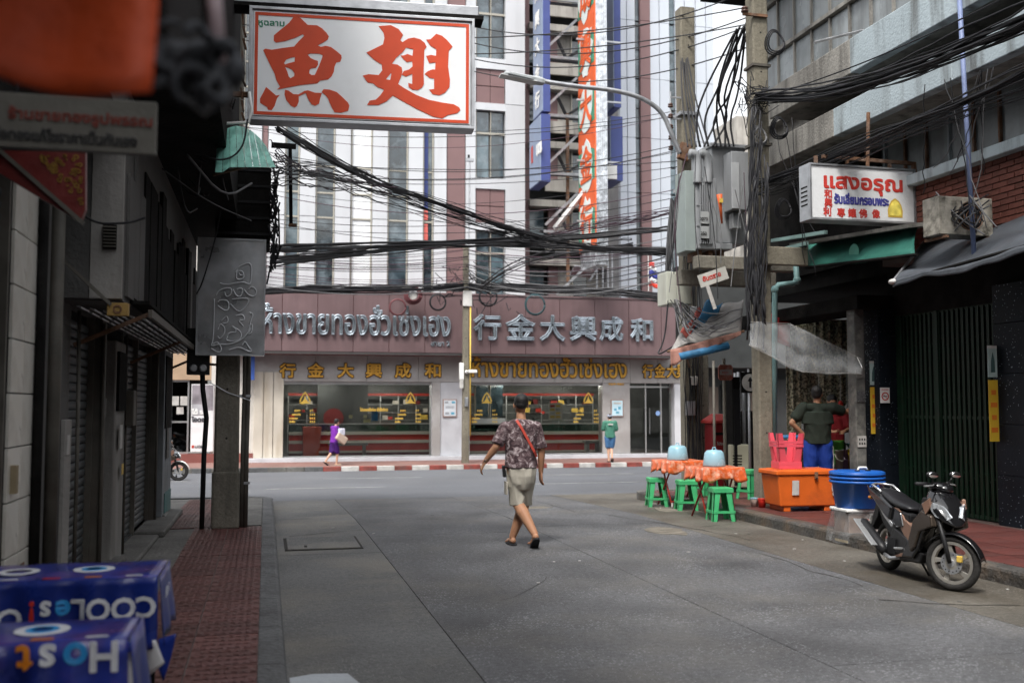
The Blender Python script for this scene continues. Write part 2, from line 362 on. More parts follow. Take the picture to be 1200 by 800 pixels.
for cx_, cy_, rx_, ry_ in ((5.0,12.0,.28,.45),(5.9,5.9,.5,.28),(4.2,15.6,.35,.2),(6.1,14.4,.25,.5)):
    MB().prism([(cx_+rx_*math.cos(t)*random.uniform(.6,1.15), cy_+ry_*math.sin(t)*random.uniform(.6,1.15)) for t in [2*math.pi*k/14 for k in range(14)]], drop(cy_)+.0015, drop(cy_)+.004, 'XY').build('mortar_patch', m_pat, road)
for k in range(16):
    lx, ly = random.choice(((random.uniform(.2,6.3), random.uniform(5,17)), (random.uniform(5.4,6.4), random.uniform(6,13))))
    o = MB().prism([(0,0),(.03,.006),(.036,.03),(.008,.026)], 0, .003, 'XY').build('litter_scrap', random.choice((m_kw, m_cem, m_kw)), road); o.location = (lx, ly, drop(ly)+.004); o.rotation_euler = (0, 0, random.uniform(0, 6))
# cross road
cross = struct(strip(MB(), -90, 110, 18.6, 31.0, zo=0, th=.3, ny=13).build('cross_road', m_asph))
lane = mat('lane_paint', (.27,.27,.27), .7, var=.3, scale=4, stain=(.2,.2,.2), samt=.8)
for yy in (22.3, 26.6):
    for k in range(-8, 14):
        x = k*6.0+(1.5 if yy > 24 else 0)
        strip(MB(), x, x+2.6, yy, yy+.12, zo=.006, th=.004, ny=1).build('lane_mark', lane, cross)
# left pavement
lp = struct(strip(MB(), -6, -.02, -16, 18.0, zo=.10, th=.4).build('left_pavement', m_cem))
strip(MB(), -60, -5.9, 15.4, 18.0, zo=.10, th=.4).build('pavement_base', m_cem, lp)
def tile_mesh(sz, m, arcs=True):
    b = MB(); b.box((0,0,-.012), (sz-.008, sz-.008, .03))
    if arcs:
        n = 4; q = sz/n
        for i in range(n):
            for j in range(n):
                cx = -sz/2+q*(i+.5)+(q*.5 if j % 2 else 0); cy = -sz/2+q*(j+.3)
                if abs(cx) > sz/2-q*.45: continue
                P = [(cx+q*.42*math.cos(a), cy+q*.6*math.sin(a)) for a in [math.pi*k/4 for k in range(5)]]
                Q = [(cx+q*.34*math.cos(a), cy+q*.50*math.sin(a)) for a in [math.pi*k/4 for k in range(5)]]
                vs = [(p[0], p[1], .0032) for p in P]+[(p[0], p[1], .009) for p in Q]+[(cx, cy, .004)]
                b.add(vs, [(k, k+1, 6+k, 5+k) for k in range(4)]+[(5+k, 6+k, 10) for k in range(4)])
    o = b.build('paving_tile', m, None)
    if arcs:
        o.data.materials.append(m_gap)
        for i, p in enumerate(o.data.polygons):
            if i >= 6 and (i-6) % 8 < 4: p.material_index = 1
    return o
t0 = tile_mesh(.4, m_tile); t0.parent = lp; first = True
for i in range(2):
    for k in range(33):
        x = -.62+.4*i; y = 5.05+.4*k
        if y > 17.9 or (i == 1 and y > 12.75): continue
        if y < 4.6: continue
        rot = random.uniform(-.006, .006); z = drop(y)+.108+random.uniform(-.002, .002)
        if first: t0.location = (x, y, z); first = False
        else: shared(t0, lp, (x, y, z), rot)
for k in range(25):
    shared(t0, lp, (-.62, 4.65-.4*k, .108)); shared(t0, lp, (-.22, 4.65-.4*k, .108))
for k in range(12): shared(t0, lp, (-1.02-.4*(k//2 > 99), 13.05+.4*k, drop(13.05+.4*k)+.107))
for y0, y1 in ((12.95, 18.0),): strip(MB(), -.41, -.03, y0, y1, zo=.117, th=.02).build('cement_patch', m_cem, lp)
# kerbs: stones of about a metre
def kerb_stone(x0, x1, y0, y1, m, par, hz=.12, flip=1):
    b = MB(); prof = [(x0, -.2), (x1, -.2), (x1, hz-.035), (x1-.012*flip, hz-.012), (x1-.035*flip, hz), (x0, hz)]
    if flip < 0: prof = [(x1, -.2), (x0, -.2), (x0, hz-.035), (x0+.012, hz-.012), (x0+.035, hz), (x1, hz)]
    n = len(prof); o = 0
    for y in (y0+.004, y1-.004):
        b.v += [V((p[0], y, p[1]+drop(y))) for p in prof]
    b.f = [tuple(range(n)), tuple(range(2*n-1, n-1, -1))]+[(i, (i+1) % n, n+(i+1) % n, n+i) for i in range(n)]
    return b.build('kerb_stone', m, par)
kl = tag(bpy.data.objects.new('left_kerb', None), kind='structure'); col.objects.link(kl); RT['left_kerb'] = MX()
y = -6
while y < 17.6:
    kerb_stone(-.02, .14, y, min(y+1, 17.6), m_kerb, kl); y += 1
b = MB()  # rounded corner
for k in range(6):
    a0, a1 = R(90*k/6), R(90*(k+1)/6)
    c = V((-.46, 17.6)); q = []
    for a in (a0, a1):
        for r in (.44, .60): q.append((c.x+r*math.cos(a), c.y+r*math.sin(a)))
    P = [q[0], q[1], q[3], q[2]]
    MB().prism(P, drop(17.9)-.2, drop(17.9)+.12, 'XY').build('kerb_stone', m_kerb, kl, bev=.008)
for k in range(8):
    MB().bb((-.47-1.2*k, 18.04, drop(18)-.2), (-1.66-1.2*k, 18.2, drop(18)+.12)).build('kerb_stone', m_kerb, kl, bev=.01)
# right pavement
rp = struct(strip(MB(), 6.62, 9.2, -16, 17.1, zo=.13, th=.4).build('right_pavement', mat('dirty_pavement', (.12,.085,.075), .6, var=.3, scale=2, stain=(.05,.04,.035), samt=.8, bump=.4)))
MB().bb((9.1, 15.0, -.4), (40, 17.1, .07)).build('pavement_base', m_cem, rp)
t1 = tile_mesh(.4, m_tileR, False); t1.parent = rp; first = True
for i in range(5):
    for k in range(32):
        x = 6.87+.4*i; y = 4.2+.4*k
        z = drop(y)+.137+random.uniform(-.003, .003)
        if y > 16.9: continue
        if first: t1.location = (x, y, z); first = False
        else: shared(t1, rp, (x, y, z), random.uniform(-.006, .006))
kr = tag(bpy.data.objects.new('right_kerb', None), kind='structure'); col.objects.link(kr); RT['right_kerb'] = MX()
y = -6
while y < 16.8:
    kerb_stone(6.46, 6.64, y, min(y+1, 16.8), m_kerbD, kr, .145, -1); y += 1
for k in range(5):
    a0, a1 = R(90+90*k/5), R(90+90*(k+1)/5); q = []
    for a in (a0, a1):
        for r in (.34, .50): q.append((6.96+r*math.cos(a), 16.8+r*math.sin(a)))
    MB().prism([q[0], q[1], q[3], q[2]], drop(17)-.2, drop(17)+.145, 'XY').build('kerb_stone', m_cem, kr, bev=.01)
for k in range(10): MB().bb((6.97+1.2*k, 17.14, -.3), (8.16+1.2*k, 17.3, drop(17)+.145)).build('kerb_stone', m_cem, kr, bev=.01)
# far pavement with red and white kerb
fp = struct(MB().bb((-90, 31.16, -1), (110, 36, -.275)).build('far_pavement', mat('far_paving', (.2,.11,.095), .7, var=.2, scale=1, stain=(.14,.1,.09), samt=.6)))
fk = tag(bpy.data.objects.new('far_kerb', None), kind='structure'); col.objects.link(fk); RT['far_kerb'] = MX()
x = -16.0; i = 0
xs = XY(421, 31, 546); per = .545
for i in range(-34, 44):
    x0 = xs+per*i
    m = (m_kw if i % 2 else m_kr) if i > -3 else (m_cem if i % 3 else m_kerb)
    MB().bb((x0+.003, 31.0, -.7), (x0+per-.003, 31.18, -.262)).build('kerb_stone', m, fk, bev=.015)
# ================================================================ far side: gold shop and the towers above it
FY = 34.4
m_marb = mat('grey_marble', (.33,.315,.305), .35, var=.12, scale=1.2, stain=(.5,.5,.51), samt=.6, bump=.05)
m_marbW = mat('white_marble', (.52,.53,.56), .3, var=.1, scale=1.4, stain=(.38,.38,.41), samt=.6, bump=.03)
m_marbY = mat('stained_marble', (.50,.465,.40), .4, var=.12, scale=1.4, stain=(.33,.27,.19), samt=.6, bump=.05, streak=True)
m_fasc = mat('mauve_cladding', (.165,.108,.112), .42, .2, var=.1, scale=1.5, stain=(.11,.075,.078), samt=.5, bump=.03, rnd=.05, streak=True)
m_silver = mat('silver_letter', (.30,.34,.38), .25, .85, var=.35, scale=3, stain=(.12,.14,.16), samt=.5, bump=.1, bscale=8)
m_gold = mat('gold_letter', (.55,.3,.05), .38, .55, var=.2, scale=5, bump=.1)
m_goldp = mat('gold_print', (.62,.42,.08), .5, .2, var=.1)
m_edge = mat('dark_letter_edge', (.03,.02,.012), .6)
m_shopg = glassm('shop_glass', (.84,.86,.85), .99, .02, .55)
m_red = mat('red_laminate', (.40,.035,.022), .35, var=.1)
m_dkred = mat('dark_red', (.12,.015,.015), .4, var=.1)
m_cream = mat('cream_stone', (.52,.48,.42), .4, var=.1)
m_dark = mat('dark_interior', (.03,.032,.032), .7, var=.2)
m_alu = mat('aluminium_frame', (.5,.5,.5), .35, .7, var=.1, bump=.05)
m_green = mat('greenish_display', (.135,.14,.135), .35, var=.3, scale=2)
shop = thing('gold_shop', 'gold shop with mauve sign board, silver lettering and wide glass windows across the road', 'shop', (XY(550, FY), FY, -.28))
def W(a, b, m, nm, par=shop, **k): return MB().bb(a, b).build(nm, m, par, world=True, **k)
zb = -.28; zst = ZY(535, FY, 430); zwt = ZY(447, FY, 430); zft = ZY(415.5, FY, 430)
xL = XY(312-14, FY); xR = XY(803, FY, 440)
W((xL-.3, FY-.35, zb-.3), (xR, FY+.02, zst-.0), m_marbW, 'base_step', bev=.01)
# piers
piers = [(298,333,m_marbY),(506,543,m_marb),(543.5,550.5,m_marb),(706,738,m_marb),(790,803,m_marbW)]
for a, c, m in piers:
    x0, x1 = XY(a, FY), XY(c, FY)
    W((x0, FY, zst), (x1, FY+.5, zwt), m if a != 506 else m_marbW, 'marble_pier', bev=.012)
W((XY(506, FY)-.0, FY-.05, zst+.002), (XY(516, FY), FY-.002, zwt), m_marb, 'marble_pilaster', bev=.01)
for a, c in ((298, 309), (309.5, 320.5), (321, 332.6)):
    W((XY(a, FY)+.01, FY-.06, zst+.002), (XY(c, FY), FY-.002, zwt+.3), m_marbY, 'marble_slab', bev=.01)
# lintel band in slabs
e = [298,370,430,490,543,600,650,706,738,770,803]
for a, c in zip(e, e[1:]): W((XY(a, FY)+.005, FY-.03, zwt), (XY(c, FY)-.005, FY+.4, zft+.3), m_marb, 'lintel_slab', bev=.006)
# fascia of narrow panels
FF = FY-.75
zf1 = ZY(342, FF, 400); zf0 = ZY(415.5, FF, 430)
j = [268, 290,330.6,372,414,456,498,546,575,616,656,697,737,775,792]
for a, c in zip(j, j[1:]):
    W((XY(a, FF, 380)+.008, FF, zf0+.09), (XY(c, FF, 380)-.008, FF+.06, zf1), m_fasc, 'sign_board_panel', bev=.008)
W((XY(268, FF, 380), FF+.04, zf0), (XY(792, FF, 380), FY+.6, zf1-.05), m_dkred, 'sign_board_box')
W((XY(268, FF, 380), FF-.015, zf0-.0), (XY(792, FF, 380), FF+.03, zf0+.08), mat('grime_edge', (.05,.045,.045), .7), 'drip_edge')
W((XY(268, FF, 380), FF-.03, zf1+.003), (XY(792, FF, 380), FF+.3, zf1+.06), m_fasc, 'coping')
# silver lettering
def flet(body, px0, px1, pyb, pyt, Y, m, name, par, bold, depth, chars=1.0, label=None):
    a = aY(px0, pyb, Y); c = aY(px1, pyb, Y); t = aY((px0+px1)/2, pyt, Y)
    h = t.z-a.z
    return letters(body, h*chars, a, (1,0,0), (0,0,1), m, par, name, bold=bold, depth=depth, fitw=c.x-a.x, label=label)
flet('ห้างขายทองฮั่วเซ่งเฮง', 307, 527, 390, 366, FF-.05, m_silver, 'silver_lettering', shop, .026, .05, 1.55)
for ch, a, c, yb, yt in (('行',555,586,396,366),('金',593,626,397,366),('大',633,661,397,367),('興',668,698,397,368),('成',703,729,397,369),('和',739,764,398,371)):
    flet(ch, a, c, yb-1, yt, FF-.05, m_silver, 'silver_character', shop, .034, .05, 1.06)
flet('สาขา 2', 505, 527, 405, 400, FF-.02, m_silver, 'small_silver_lettering', shop, .008, .02, 1.5)
# gold lettering, each with a dark backing a little wider
for Yo, m, bo, dp in ((FY-.045, m_edge, .04, .015), (FY-.075, m_gold, .014, .03)):
    nm = 'gold_character' if m is m_gold else 'character_backing'
    for ch, x in (('行',337),('金',370),('大',405),('興',438),('成',472),('和',507)):
        flet(ch, x-9, x+9, 440.5, 424, Yo, m, nm, shop, bo, dp, 1.05)
    flet('ห้างขายทองฮั่วเซ่งเฮง', 553, 734, 441, 423, Yo, m, 'gold_lettering' if m is m_gold else 'lettering_backing', shop, bo*.9, dp, 1.55)
    for ch, x in (('行',759),('金',773),('大',787),('興',799)):
        flet(ch, x-6, x+6, 441, 425, Yo, m, nm, shop, bo*.8, dp, 1.05)
flet('459-460', 713, 731, 451, 448, FY-.01, m_gold, 'street_number', shop, .006, .01, 1.4)
# windows
def shopwin(a, c, tri):
    x0, x1 = XY(a, FY), XY(c, FY)
    f = thing  # frame then glass
    fr = W((x0, FY+.1, zwt-.1), (x1, FY+.16, zwt), m_alu, 'window_frame')
    gl = W((x0, FY+.12, zst+.04), (x1, FY+.135, zwt-.1), m_shopg, 'window_pane')
    W((x0, FY+.08, zst), (x1, FY+.2, zst+.04), m_alu, 'window_frame')
    for px in tri[3:]:
        pass
    Yp = FY+.112
    # emblem: gold stupa in an arch, printed on the glass
    for px in tri[:2]:
        ce = aY(px, 467, Yp); s_ = .0
        arch = [(-.2,-.1),(-.16,.02),(-.09,.14),(0,.24),(.09,.14),(.16,.02),(.2,-.1),(.15,-.1),(.12,0),(.07,.1),(0,.17),(-.07,.1),(-.12,0),(-.15,-.1)]
        st = [(-.2,-.16),(.2,-.16),(.16,-.12),(.09,-.1),(.07,-.05),(.03,-.01),(.02,.05),(0,.12),(-.02,.05),(-.03,-.01),(-.07,-.05),(-.09,-.1),(-.16,-.12)]
        b = MB(); 
        for po in (arch, st): b.prism([(ce.x+p[0]*.95, ce.z+p[1]*1.0) for p in po], Yp-.004, Yp, 'XZ')
        b.ell((ce.x, Yp-.002, ce.z-.02), (.03,.004,.03), 8, 6)
        b.build('gold_emblem', m_goldp, gl, world=True)
    def lines(px, rows):
        for r_, (t, dx, py, s_) in enumerate(rows):
            q = aY(px+dx, py, Yp); letters(t, s_, q, (1,0,0), (0,0,1), m_goldp, gl, 'price_lettering', bold=.005, depth=.003)
    for px in tri[2:4]:
        rows = [('ราคา', 6, 482, .10), ('ทองแท่ง', 3, 486.5, .085), ('ขายออก', 0, 491, .085), ('รับซื้อ', 0, 495, .085)]
        lines(px, rows); lines(px+24, [('2 7', 0, 482, .085), ('5 6 0', 0, 486.5, .085), ('8 4 5', 0, 491, .085), ('9 2 0', 0, 495, .085)])
shopwin(333, 506, (357.5, 481, 339, 463))
shopwin(550.5, 706, (570.5, 689.5, 553, 672))
letters('โปรดกดกริ่งก่อน เข้าใช้บริการ', .14, aY(422, 481.5, FY+.11), (1,0,0), (0,0,1), m_goldp, shop, 'notice_lettering', bold=.006, depth=.003, fitw=.95)
# door bay
x0, x1 = XY(738, FY), XY(790, FY)
dg = W((x0+.02, FY+.35, zst+.02), (x0+.72, FY+.365, zwt), m_shopg, 'door_pane')
d = W((x0+.75, FY+.35, zst+.02), (x1-.42, FY+.365, zwt-.2), m_shopg, 'glass_door')
MB().tube([(x0+.68, FY+.27, .55), (x0+.68, FY+.27, 1.5)], .02, 8).build('door_handle', m_chrome, d).location = RT[shop.name].translation*-1
MB().tube([(x0+.86, FY+.27, .55), (x0+.86, FY+.27, 1.5)], .02, 8).build('door_handle', m_chrome, d).location = RT[shop.name].translation*-1
W((x1-.38, FY+.3, zst+.02), (x1-.02, FY+.315, zwt), m_shopg, 'door_pane')
for xx in (x0+.735, x1-.4): W((xx-.02, FY+.32, zst), (xx+.02, FY+.4, zwt), m_alu, 'door_frame')
W((x0, FY+.3, zwt-.16), (x1, FY+.45, zwt-.1), m_alu, 'door_frame')
ce = aY(771, 484, FY+.33); MB().lathe([(.0,0),(.09,0),(.09,.004),(0,.004)], 16, (ce.x, FY+.33, ce.z), 'Y').build('round_sticker', mat('sticker_blue', (.25,.4,.7), .5), shop, world=True)
# interior
W((xL, FY+4.2, zst-.1), (xR, FY+4.3, zft), m_green, 'back_wall'); W((xL, FY+.2, zst-.08), (xR, FY+4.2, zst-.005), mat('shop_floor', (.2,.19,.18), .3), 'shop_floor')
W((xL, FY+.45, zwt+.05), (xR, FY+4.2, zwt+.12), m_dark, 'shop_ceiling'); W((xL-.1, FY+.5, zst), (xL, FY+4.2, zwt), m_dark, 'side_wall'); W((xR, FY+.5, zst), (xR+.1, FY+4.2, zwt), m_dark, 'side_wall')
for a, c in ((340, 520), (543, 716)):
    X0, X1 = XY(a, FY+1), XY(c, FY+1); Yc = FY+1.3
    zz = [(zst-.01,.12,m_dkred),(.22,.0,m_red)]
    zq = lambda py: aY(430 if a < 500 else 620, py, Yc).z
    lev = [(534,530,m_dkred),(530,527.5,m_cream),(527.5,519,m_red),(519,515.5,m_cream),(515.5,509,m_red),(509,505.5,m_cream)]
    for q0, q1, m in lev: W((X0, Yc+(0 if m is m_cream else .03), zq(q0)), (X1, Yc+.8, zq(q1)-.001), m, 'counter_band')
    W((X0, Yc+.05, zq(505.4)), (X1, Yc+.07, zq(497)), glassm('counter_glass', (.45,.6,.55), .9, .05, .8), 'display_glass'); W((X0, Yc+.03, zq(497)), (X1, Yc+.3, zq(496)), m_alu, 'display_top')
    W((X0, Yc+1.8, zq(463)), (X1, Yc+1.9, zq(460)), m_red, 'red_pelmet'); 
    for k in range(9):
        xx = X0+(X1-X0)*k/8; W((xx-.015, Yc+1.84, zst), (xx+.015, Yc+1.88, zq(463)), m_alu, 'display_mullion')
    for py in (474, 484, 493): W((X0, Yc+1.85, zq(py)), (X1, Yc+1.865, zq(py)+.015), m_alu, 'display_shelf')
    random.seed(a)
    for k in range(26):
        xx = random.uniform(X0, X1-.3); py = random.choice((474, 484, 493)); W((xx, Yc+1.7, zq(py)+.02), (xx+random.uniform(.1,.3), Yc+1.8, zq(py)+random.uniform(.1,.22)), random.choice((m_dkred, m_red, m_goldp, m_cream, m_dark)), 'jewellery_tray')
Yc = FY+.9
b = MB(); q = [aY(x, y, Yc) for x, y in ((355,535),(373,535),(377,500),(355,500))]; b.prism([(p.x, p.z) for p in q], Yc, Yc+.4, 'XZ'); b.build('red_pillar', mat('red_pillar', (.42,.07,.04), .4, var=.1), shop, world=True, bev=.01)
b = MB(); q = aY(392, 470, FY+2.2); b.bb((q.x-.6, FY+2.2, .1), (q.x+1.2, FY+2.3, 2.6)); b.build('dark_cabinet', m_dark, shop, world=True)
q = aY(391, 490, FY+2.0); MB().lathe([(.0,0),(.36,0),(.36,.03),(.3,.05),(0,.05)], 20, (q.x, FY+2.05, q.z), 'Y').build('safe_door', m_dkred, shop, world=True)
for nm, px, py, wd_, hh, m in (('notice_paper',411,488,.12,.12,mat('pale_yellow', (.7,.65,.35), .6)),('notice_paper',430,493,.24,.12,MATS['pale_yellow']),('notice_paper',439,487,.22,.34,mat('poster_blue', (.04,.2,.4), .5)),('notice_paper',428,488,.12,.1,MATS['pale_yellow']),('price_board',651,482,.5,.62,mat('board_cream', (.6,.56,.48), .6))):
    q = aY(px, py, FY+.3); b = MB(); b.bb((q.x-wd_/2, FY+.3, q.z-hh/2), (q.x+wd_/2, FY+.31, q.z+hh/2)); po = b.build(nm, m, shop, world=True)
    if nm == 'price_board':
        for k in range(8): MB().bb((q.x-.2+.21*(k % 2), FY+.293, q.z+.2-.13*(k//2)-.04), (q.x-.03+.21*(k % 2), FY+.298, q.z+.2-.13*(k//2)+.04)).build('printed_block', random.choice((m_red, m_goldp, m_dark, m_kw)), shop, world=True)
q = aY(636.5, 483, FY+.1); b = MB(); b.bb((q.x-.06, FY+.1, q.z-.02), (q.x+.06, FY+.106, q.z+.02)); b.bb((q.x-.02, FY+.098, q.z-.06), (q.x+.02, FY+.104, q.z+.06)); b.build('red_cross_sticker', m_red, shop, world=True)
# glowing tubes added under the shop ceiling to brighten the dim interior
m_fill_tube = mat('fill_tube_glow', (.9,.9,.9), .5, emis=(1,.95,.85), estr=34, var=0, bump=0)
for a in (350, 440, 580, 670):
    xx = XY(a, FY+2); W((xx, FY+1.6, zwt-.03), (xx+1.3, FY+1.66, zwt+.02), m_fill_tube, 'fill_tube'); W((xx, FY+.75, zwt-.03), (xx+1.3, FY+.81, zwt+.02), m_fill_tube, 'fill_tube')
# framed notices on the marble
def notice(px, py, w_, h_, m, lab, blocks):
    q = aY(px, py, FY); o = thing('framed_notice', lab, 'notice', (q.x, FY-.01, q.z))
    MB().box((0,-.015,0), (w_,.03,h_)).build('frame', mat('notice_frame', (.3,.2,.17), .5), o, bev=.004); MB().box((0,-.034,0), (w_-.07,.006,h_-.07)).build('paper', m, o)
    for bx, bz, bw, bh, bm in blocks: MB().box((bx,-.04,bz), (bw,.004,bh)).build('printed_block', bm, o)
mb_ = mat('print_blue', (.1,.35,.5), .5); mg_ = mat('print_grey', (.3,.32,.35), .5)
notice(527, 478, .5, .62, mat('paper_white', (.6,.64,.68), .5), 'framed white notice on the marble pier between the two shop windows', [(-.12,.2,.12,.07,mg_),(.12,.2,.12,.07,mb_),(0,.05,.3,.03,mg_),(0,0,.3,.02,mg_),(-.1,-.18,.14,.08,mg_),(.1,-.18,.12,.08,mb_)])
notice(723, 478, .48, .62, mat('paper_blue', (.5,.68,.76), .5), 'framed pale blue notice on the marble pier beside the shop door', [(0,.18,.3,.06,m_kw),(-.08,-.05,.1,.08,mb_),(.08,0,.1,.1,mb_),(0,-.16,.12,.07,mb_)])
# benches inside / in front of the windows
for px, w_, lab in ((408, 1.35, 'low grey bench under the left shop window behind the purple dress'), (695, .65, 'small stone bench under the right shop window by the marble pier')):
    q = aY(px, 530, FY+.5); o = thing('bench', lab, 'bench', (q.x, FY+.6, zst)); mm = mat('bench_grey', (.25,.24,.21), .6)
    MB().box((0,0,.42), (w_,.35,.1)).build('seat', mm, o, bev=.01)
    l0 = MB().box((-w_/2+.12,0,.185), (.1,.3,.36)).build('leg', mm, o); shared(l0, o, (w_-.24,0,0))
# building to the left with dark door and poster
lb = thing('corner_shop', 'pale rendered corner shop with a dark glazed door left of the gold shop', 'shop', (XY(240, FY), FY, -.28))
def WL(a, b_, m, nm, **k): return MB().bb(a, b_).build(nm, m, lb, world=True, **k)
xa, xb = XY(120, FY), XY(298, FY)-.4
m_orw = mat('orange_render', (.38,.27,.18), .6, stain=(.28,.2,.14)); m_crw = mat('cream_render', (.55,.53,.49), .6, stain=(.4,.37,.33))
WL((XY(248, FY)-.0, FY+.05, .0), (xb+.42, FY+.5, ZY(415, FY)), m_crw, 'wall'); WL((xa, FY+.08, ZY(447, FY)), (XY(248, FY), FY+.5, ZY(380, FY)), m_orw, 'wall_panel', bev=.01)
WL((xa, FY+.1, .0), (XY(200, FY), FY+.5, ZY(447, FY)), m_crw, 'wall')
WL((XY(120, FY), FY-.02, zb), (xb+.42, FY+.5, .02), mat('red_plinth', (.2,.07,.06), .6), 'plinth')
WL((XY(120, FY), FY+.2, ZY(380, FY)), (xb, FY+6, ZY(250, FY)), m_crw, 'upper_wall')
dx0, dx1 = XY(200, FY), XY(222, FY)
WL((dx0, FY+.2, .02), (dx1, FY+.22, ZY(447, FY)), glassm('dark_door_glass', (.05,.06,.06), .9, .03, .6), 'door_pane')
for a, c in (((dx0,.02),(dx0+.05,ZY(447,FY))), ((dx1-.05,.02),(dx1,ZY(447,FY))), ((dx0+.05,.02),(dx1-.05,.08)), ((dx0+.05,ZY(494,FY)),(dx1-.05,ZY(492,FY))), ((dx0+.05,ZY(449,FY)),(dx1-.05,ZY(447,FY)))):
    WL((a[0], FY+.17, a[1]), (c[0], FY+.24, c[1]), m_alu, 'door_frame')
WL((xa, FY+1.5, .02), (dx1+.5, FY+1.6, 3), m_dark, 'inner_wall')
for px, py, h_ in ((205.5, 469.5, .3), (215.5, 469.5, .3), (211, 481, .23)):
    q = aY(px, py, FY+.15); WL((q.x-.11, FY+.155, q.z-h_/2), (q.x+.11, FY+.165, q.z+h_/2), m_kw, 'paper_notice')
q0 = aY(223, 529, FY); q1 = aY(251, 450, FY)
pst = WL((q0.x, FY-.01, q0.z), (q1.x+.0, FY+.03, q1.z), mat('poster_white', (.68,.68,.69), .4), 'poster')
WL((q0.x+.02, FY-.016, q0.z+1.35), (q1.x-.02, FY-.011, q1.z-.03), mat('poster_photo', (.22,.2,.22), .4, var=.5, scale=2), 'poster_picture')
WL((q0.x+.02, FY-.022, q0.z+1.2), (q1.x-.3, FY-.017, q0.z+1.55), mat('poster_grey', (.35,.35,.37), .4, var=.4, scale=2), 'poster_picture')
letters('ได้ รถ', .2, (q0.x+.03, FY-.024, q0.z+1.23), (1,0,0), (0,0,1), m_white, lb, 'poster_lettering', bold=.012)
letters('ไอดอล', .2, (q0.x+.03, FY-.018, q0.z+.98), (1,0,0), (0,0,1), mat('print_dark', (.05,.05,.06), .5), lb, 'poster_lettering', bold=.012)
letters('UOB', .12, (q0.x+.14, FY-.018, q0.z+.12), (1,0,0), (0,0,1), MATS['print_dark'], lb, 'poster_lettering', bold=.004)
WL((q0.x+.04, FY-.018, q0.z+.12), (q0.x+.12, FY-.012, q0.z+.21), m_red, 'poster_mark')
WL((XY(193, FY), FY-.1, .5), (XY(197, FY), FY-.02, 1.6), mat('blue_panel', (.03,.09,.3), .5), 'blue_panel')
q = aY(294, 418, FY-.2); o = thing('blue_sign', 'small blue upright sign beside the end of the mauve sign board', 'sign', (q.x, FY-.35, ZY(447, FY)))
MB().box((0,0,.45), (.26,.12,.9)).build('panel', mat('sign_blue', (.04,.09,.32), .5), o, bev=.01); MB().box((0,.15,.7), (.04,.2,.04)).build('bracket', m_galv, o)
# ---------------------------------------------------------------- white and mauve tower
TY = 36.0
m_tw = mat('white_cladding', (.52,.535,.56), .4, var=.04, scale=.6, stain=(.40,.41,.43), samt=.45, bump=.03, rnd=.05, streak=True)
m_tb = mat('mauve_tile_panel', (.19,.115,.115), .5, var=.08, scale=1, bump=.05, rnd=.06)
m_cream2 = mat('bronze_frame', (.38,.36,.31), .45, .3, var=.05)
def win_mat(name, c): return mat(name, c, .04, 0, var=.5, scale=2.2, bump=.12, bscale=2.2, rnd=.5, spec=1, stain=(.20,.25,.28), samt=.6)  # pale colour patches stand in for reflections and for curtains behind the glass
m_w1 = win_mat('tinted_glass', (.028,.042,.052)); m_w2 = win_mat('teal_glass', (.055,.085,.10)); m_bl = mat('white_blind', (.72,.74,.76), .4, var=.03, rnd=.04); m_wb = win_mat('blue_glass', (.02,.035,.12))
tower = thing('office_tower', 'white office tower with tall glass strips and mauve panels above the gold shop', 'building', (XY(430, TY), TY, -.4))
def WT(a, b_, m, nm, par=None, **k): return MB().bb(a, b_).build(nm, m, par or tower, world=True, **k)
ztop = 21.0; z0 = 3.0
WT((XY(240, TY), TY+.25, z0), (XY(616, TY), TY+9, ztop), mat('tower_core', (.3,.3,.31), .7), 'wall')
fl = [ZY(y, TY) for y in (345, 262, 234, 204, 120, 92, 60, -20, -50, -85, -165)]
def col_w(a, c, m, nm='facade_panel', proud=0):
    x0, x1 = XY(a, TY, 250), XY(c, TY, 250)
    zs = [z0]+[ZY(y, TY) for y in (262, 120, -20)]+[ztop]
    for p, q in zip(zs, zs[1:]): WT((x0+.012, TY-proud, p+.012), (x1-.012, TY+.24, q-.012), m, nm)
def col_g(a, c, m, special=None):
    x0, x1 = XY(a, TY, 250), XY(c, TY, 250)
    zs = [z0]+fl+[ztop]
    for i, (p, q) in enumerate(zip(zs, zs[1:])):
        mm = special[i % len(special)] if special else m
        WT((x0+.05, TY+.12, p+.03), (x1-.05, TY+.2, q-.03), mm, 'window_pane')
    for x in (x0+.025, x1-.025): WT((x-.025, TY+.05, z0), (x+.025, TY+.24, ztop), m_cream2, 'window_mullion')
    for z in fl: WT((x0+.051, TY+.08, z-.03), (x1-.051, TY+.22, z+.03), m_cream2, 'window_transom')
for a, c in ((262,283),(290,306),(313,333.5),(350.5,369.5),(392,410.5),(436,454),(478,495.5),(508,523),(545,557),(591.5,615)): col_w(a, c, m_tw, proud=.08)
col_w(523.2, 545, m_tb); col_w(306, 313, m_tb); col_w(240, 262, m_tb)
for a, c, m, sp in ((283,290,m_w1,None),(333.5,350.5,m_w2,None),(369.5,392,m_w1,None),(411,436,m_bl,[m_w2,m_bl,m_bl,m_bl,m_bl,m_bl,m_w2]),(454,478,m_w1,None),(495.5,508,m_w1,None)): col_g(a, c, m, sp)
def rect_at(a, c, y0, y1, m, nm, d0, d1, par=None, **k): return WT((XY(a, TY, 200), TY+d0, ZY(y1, TY)), (XY(c, TY, 200), TY+d1, ZY(y0, TY)), m, nm, par, **k)
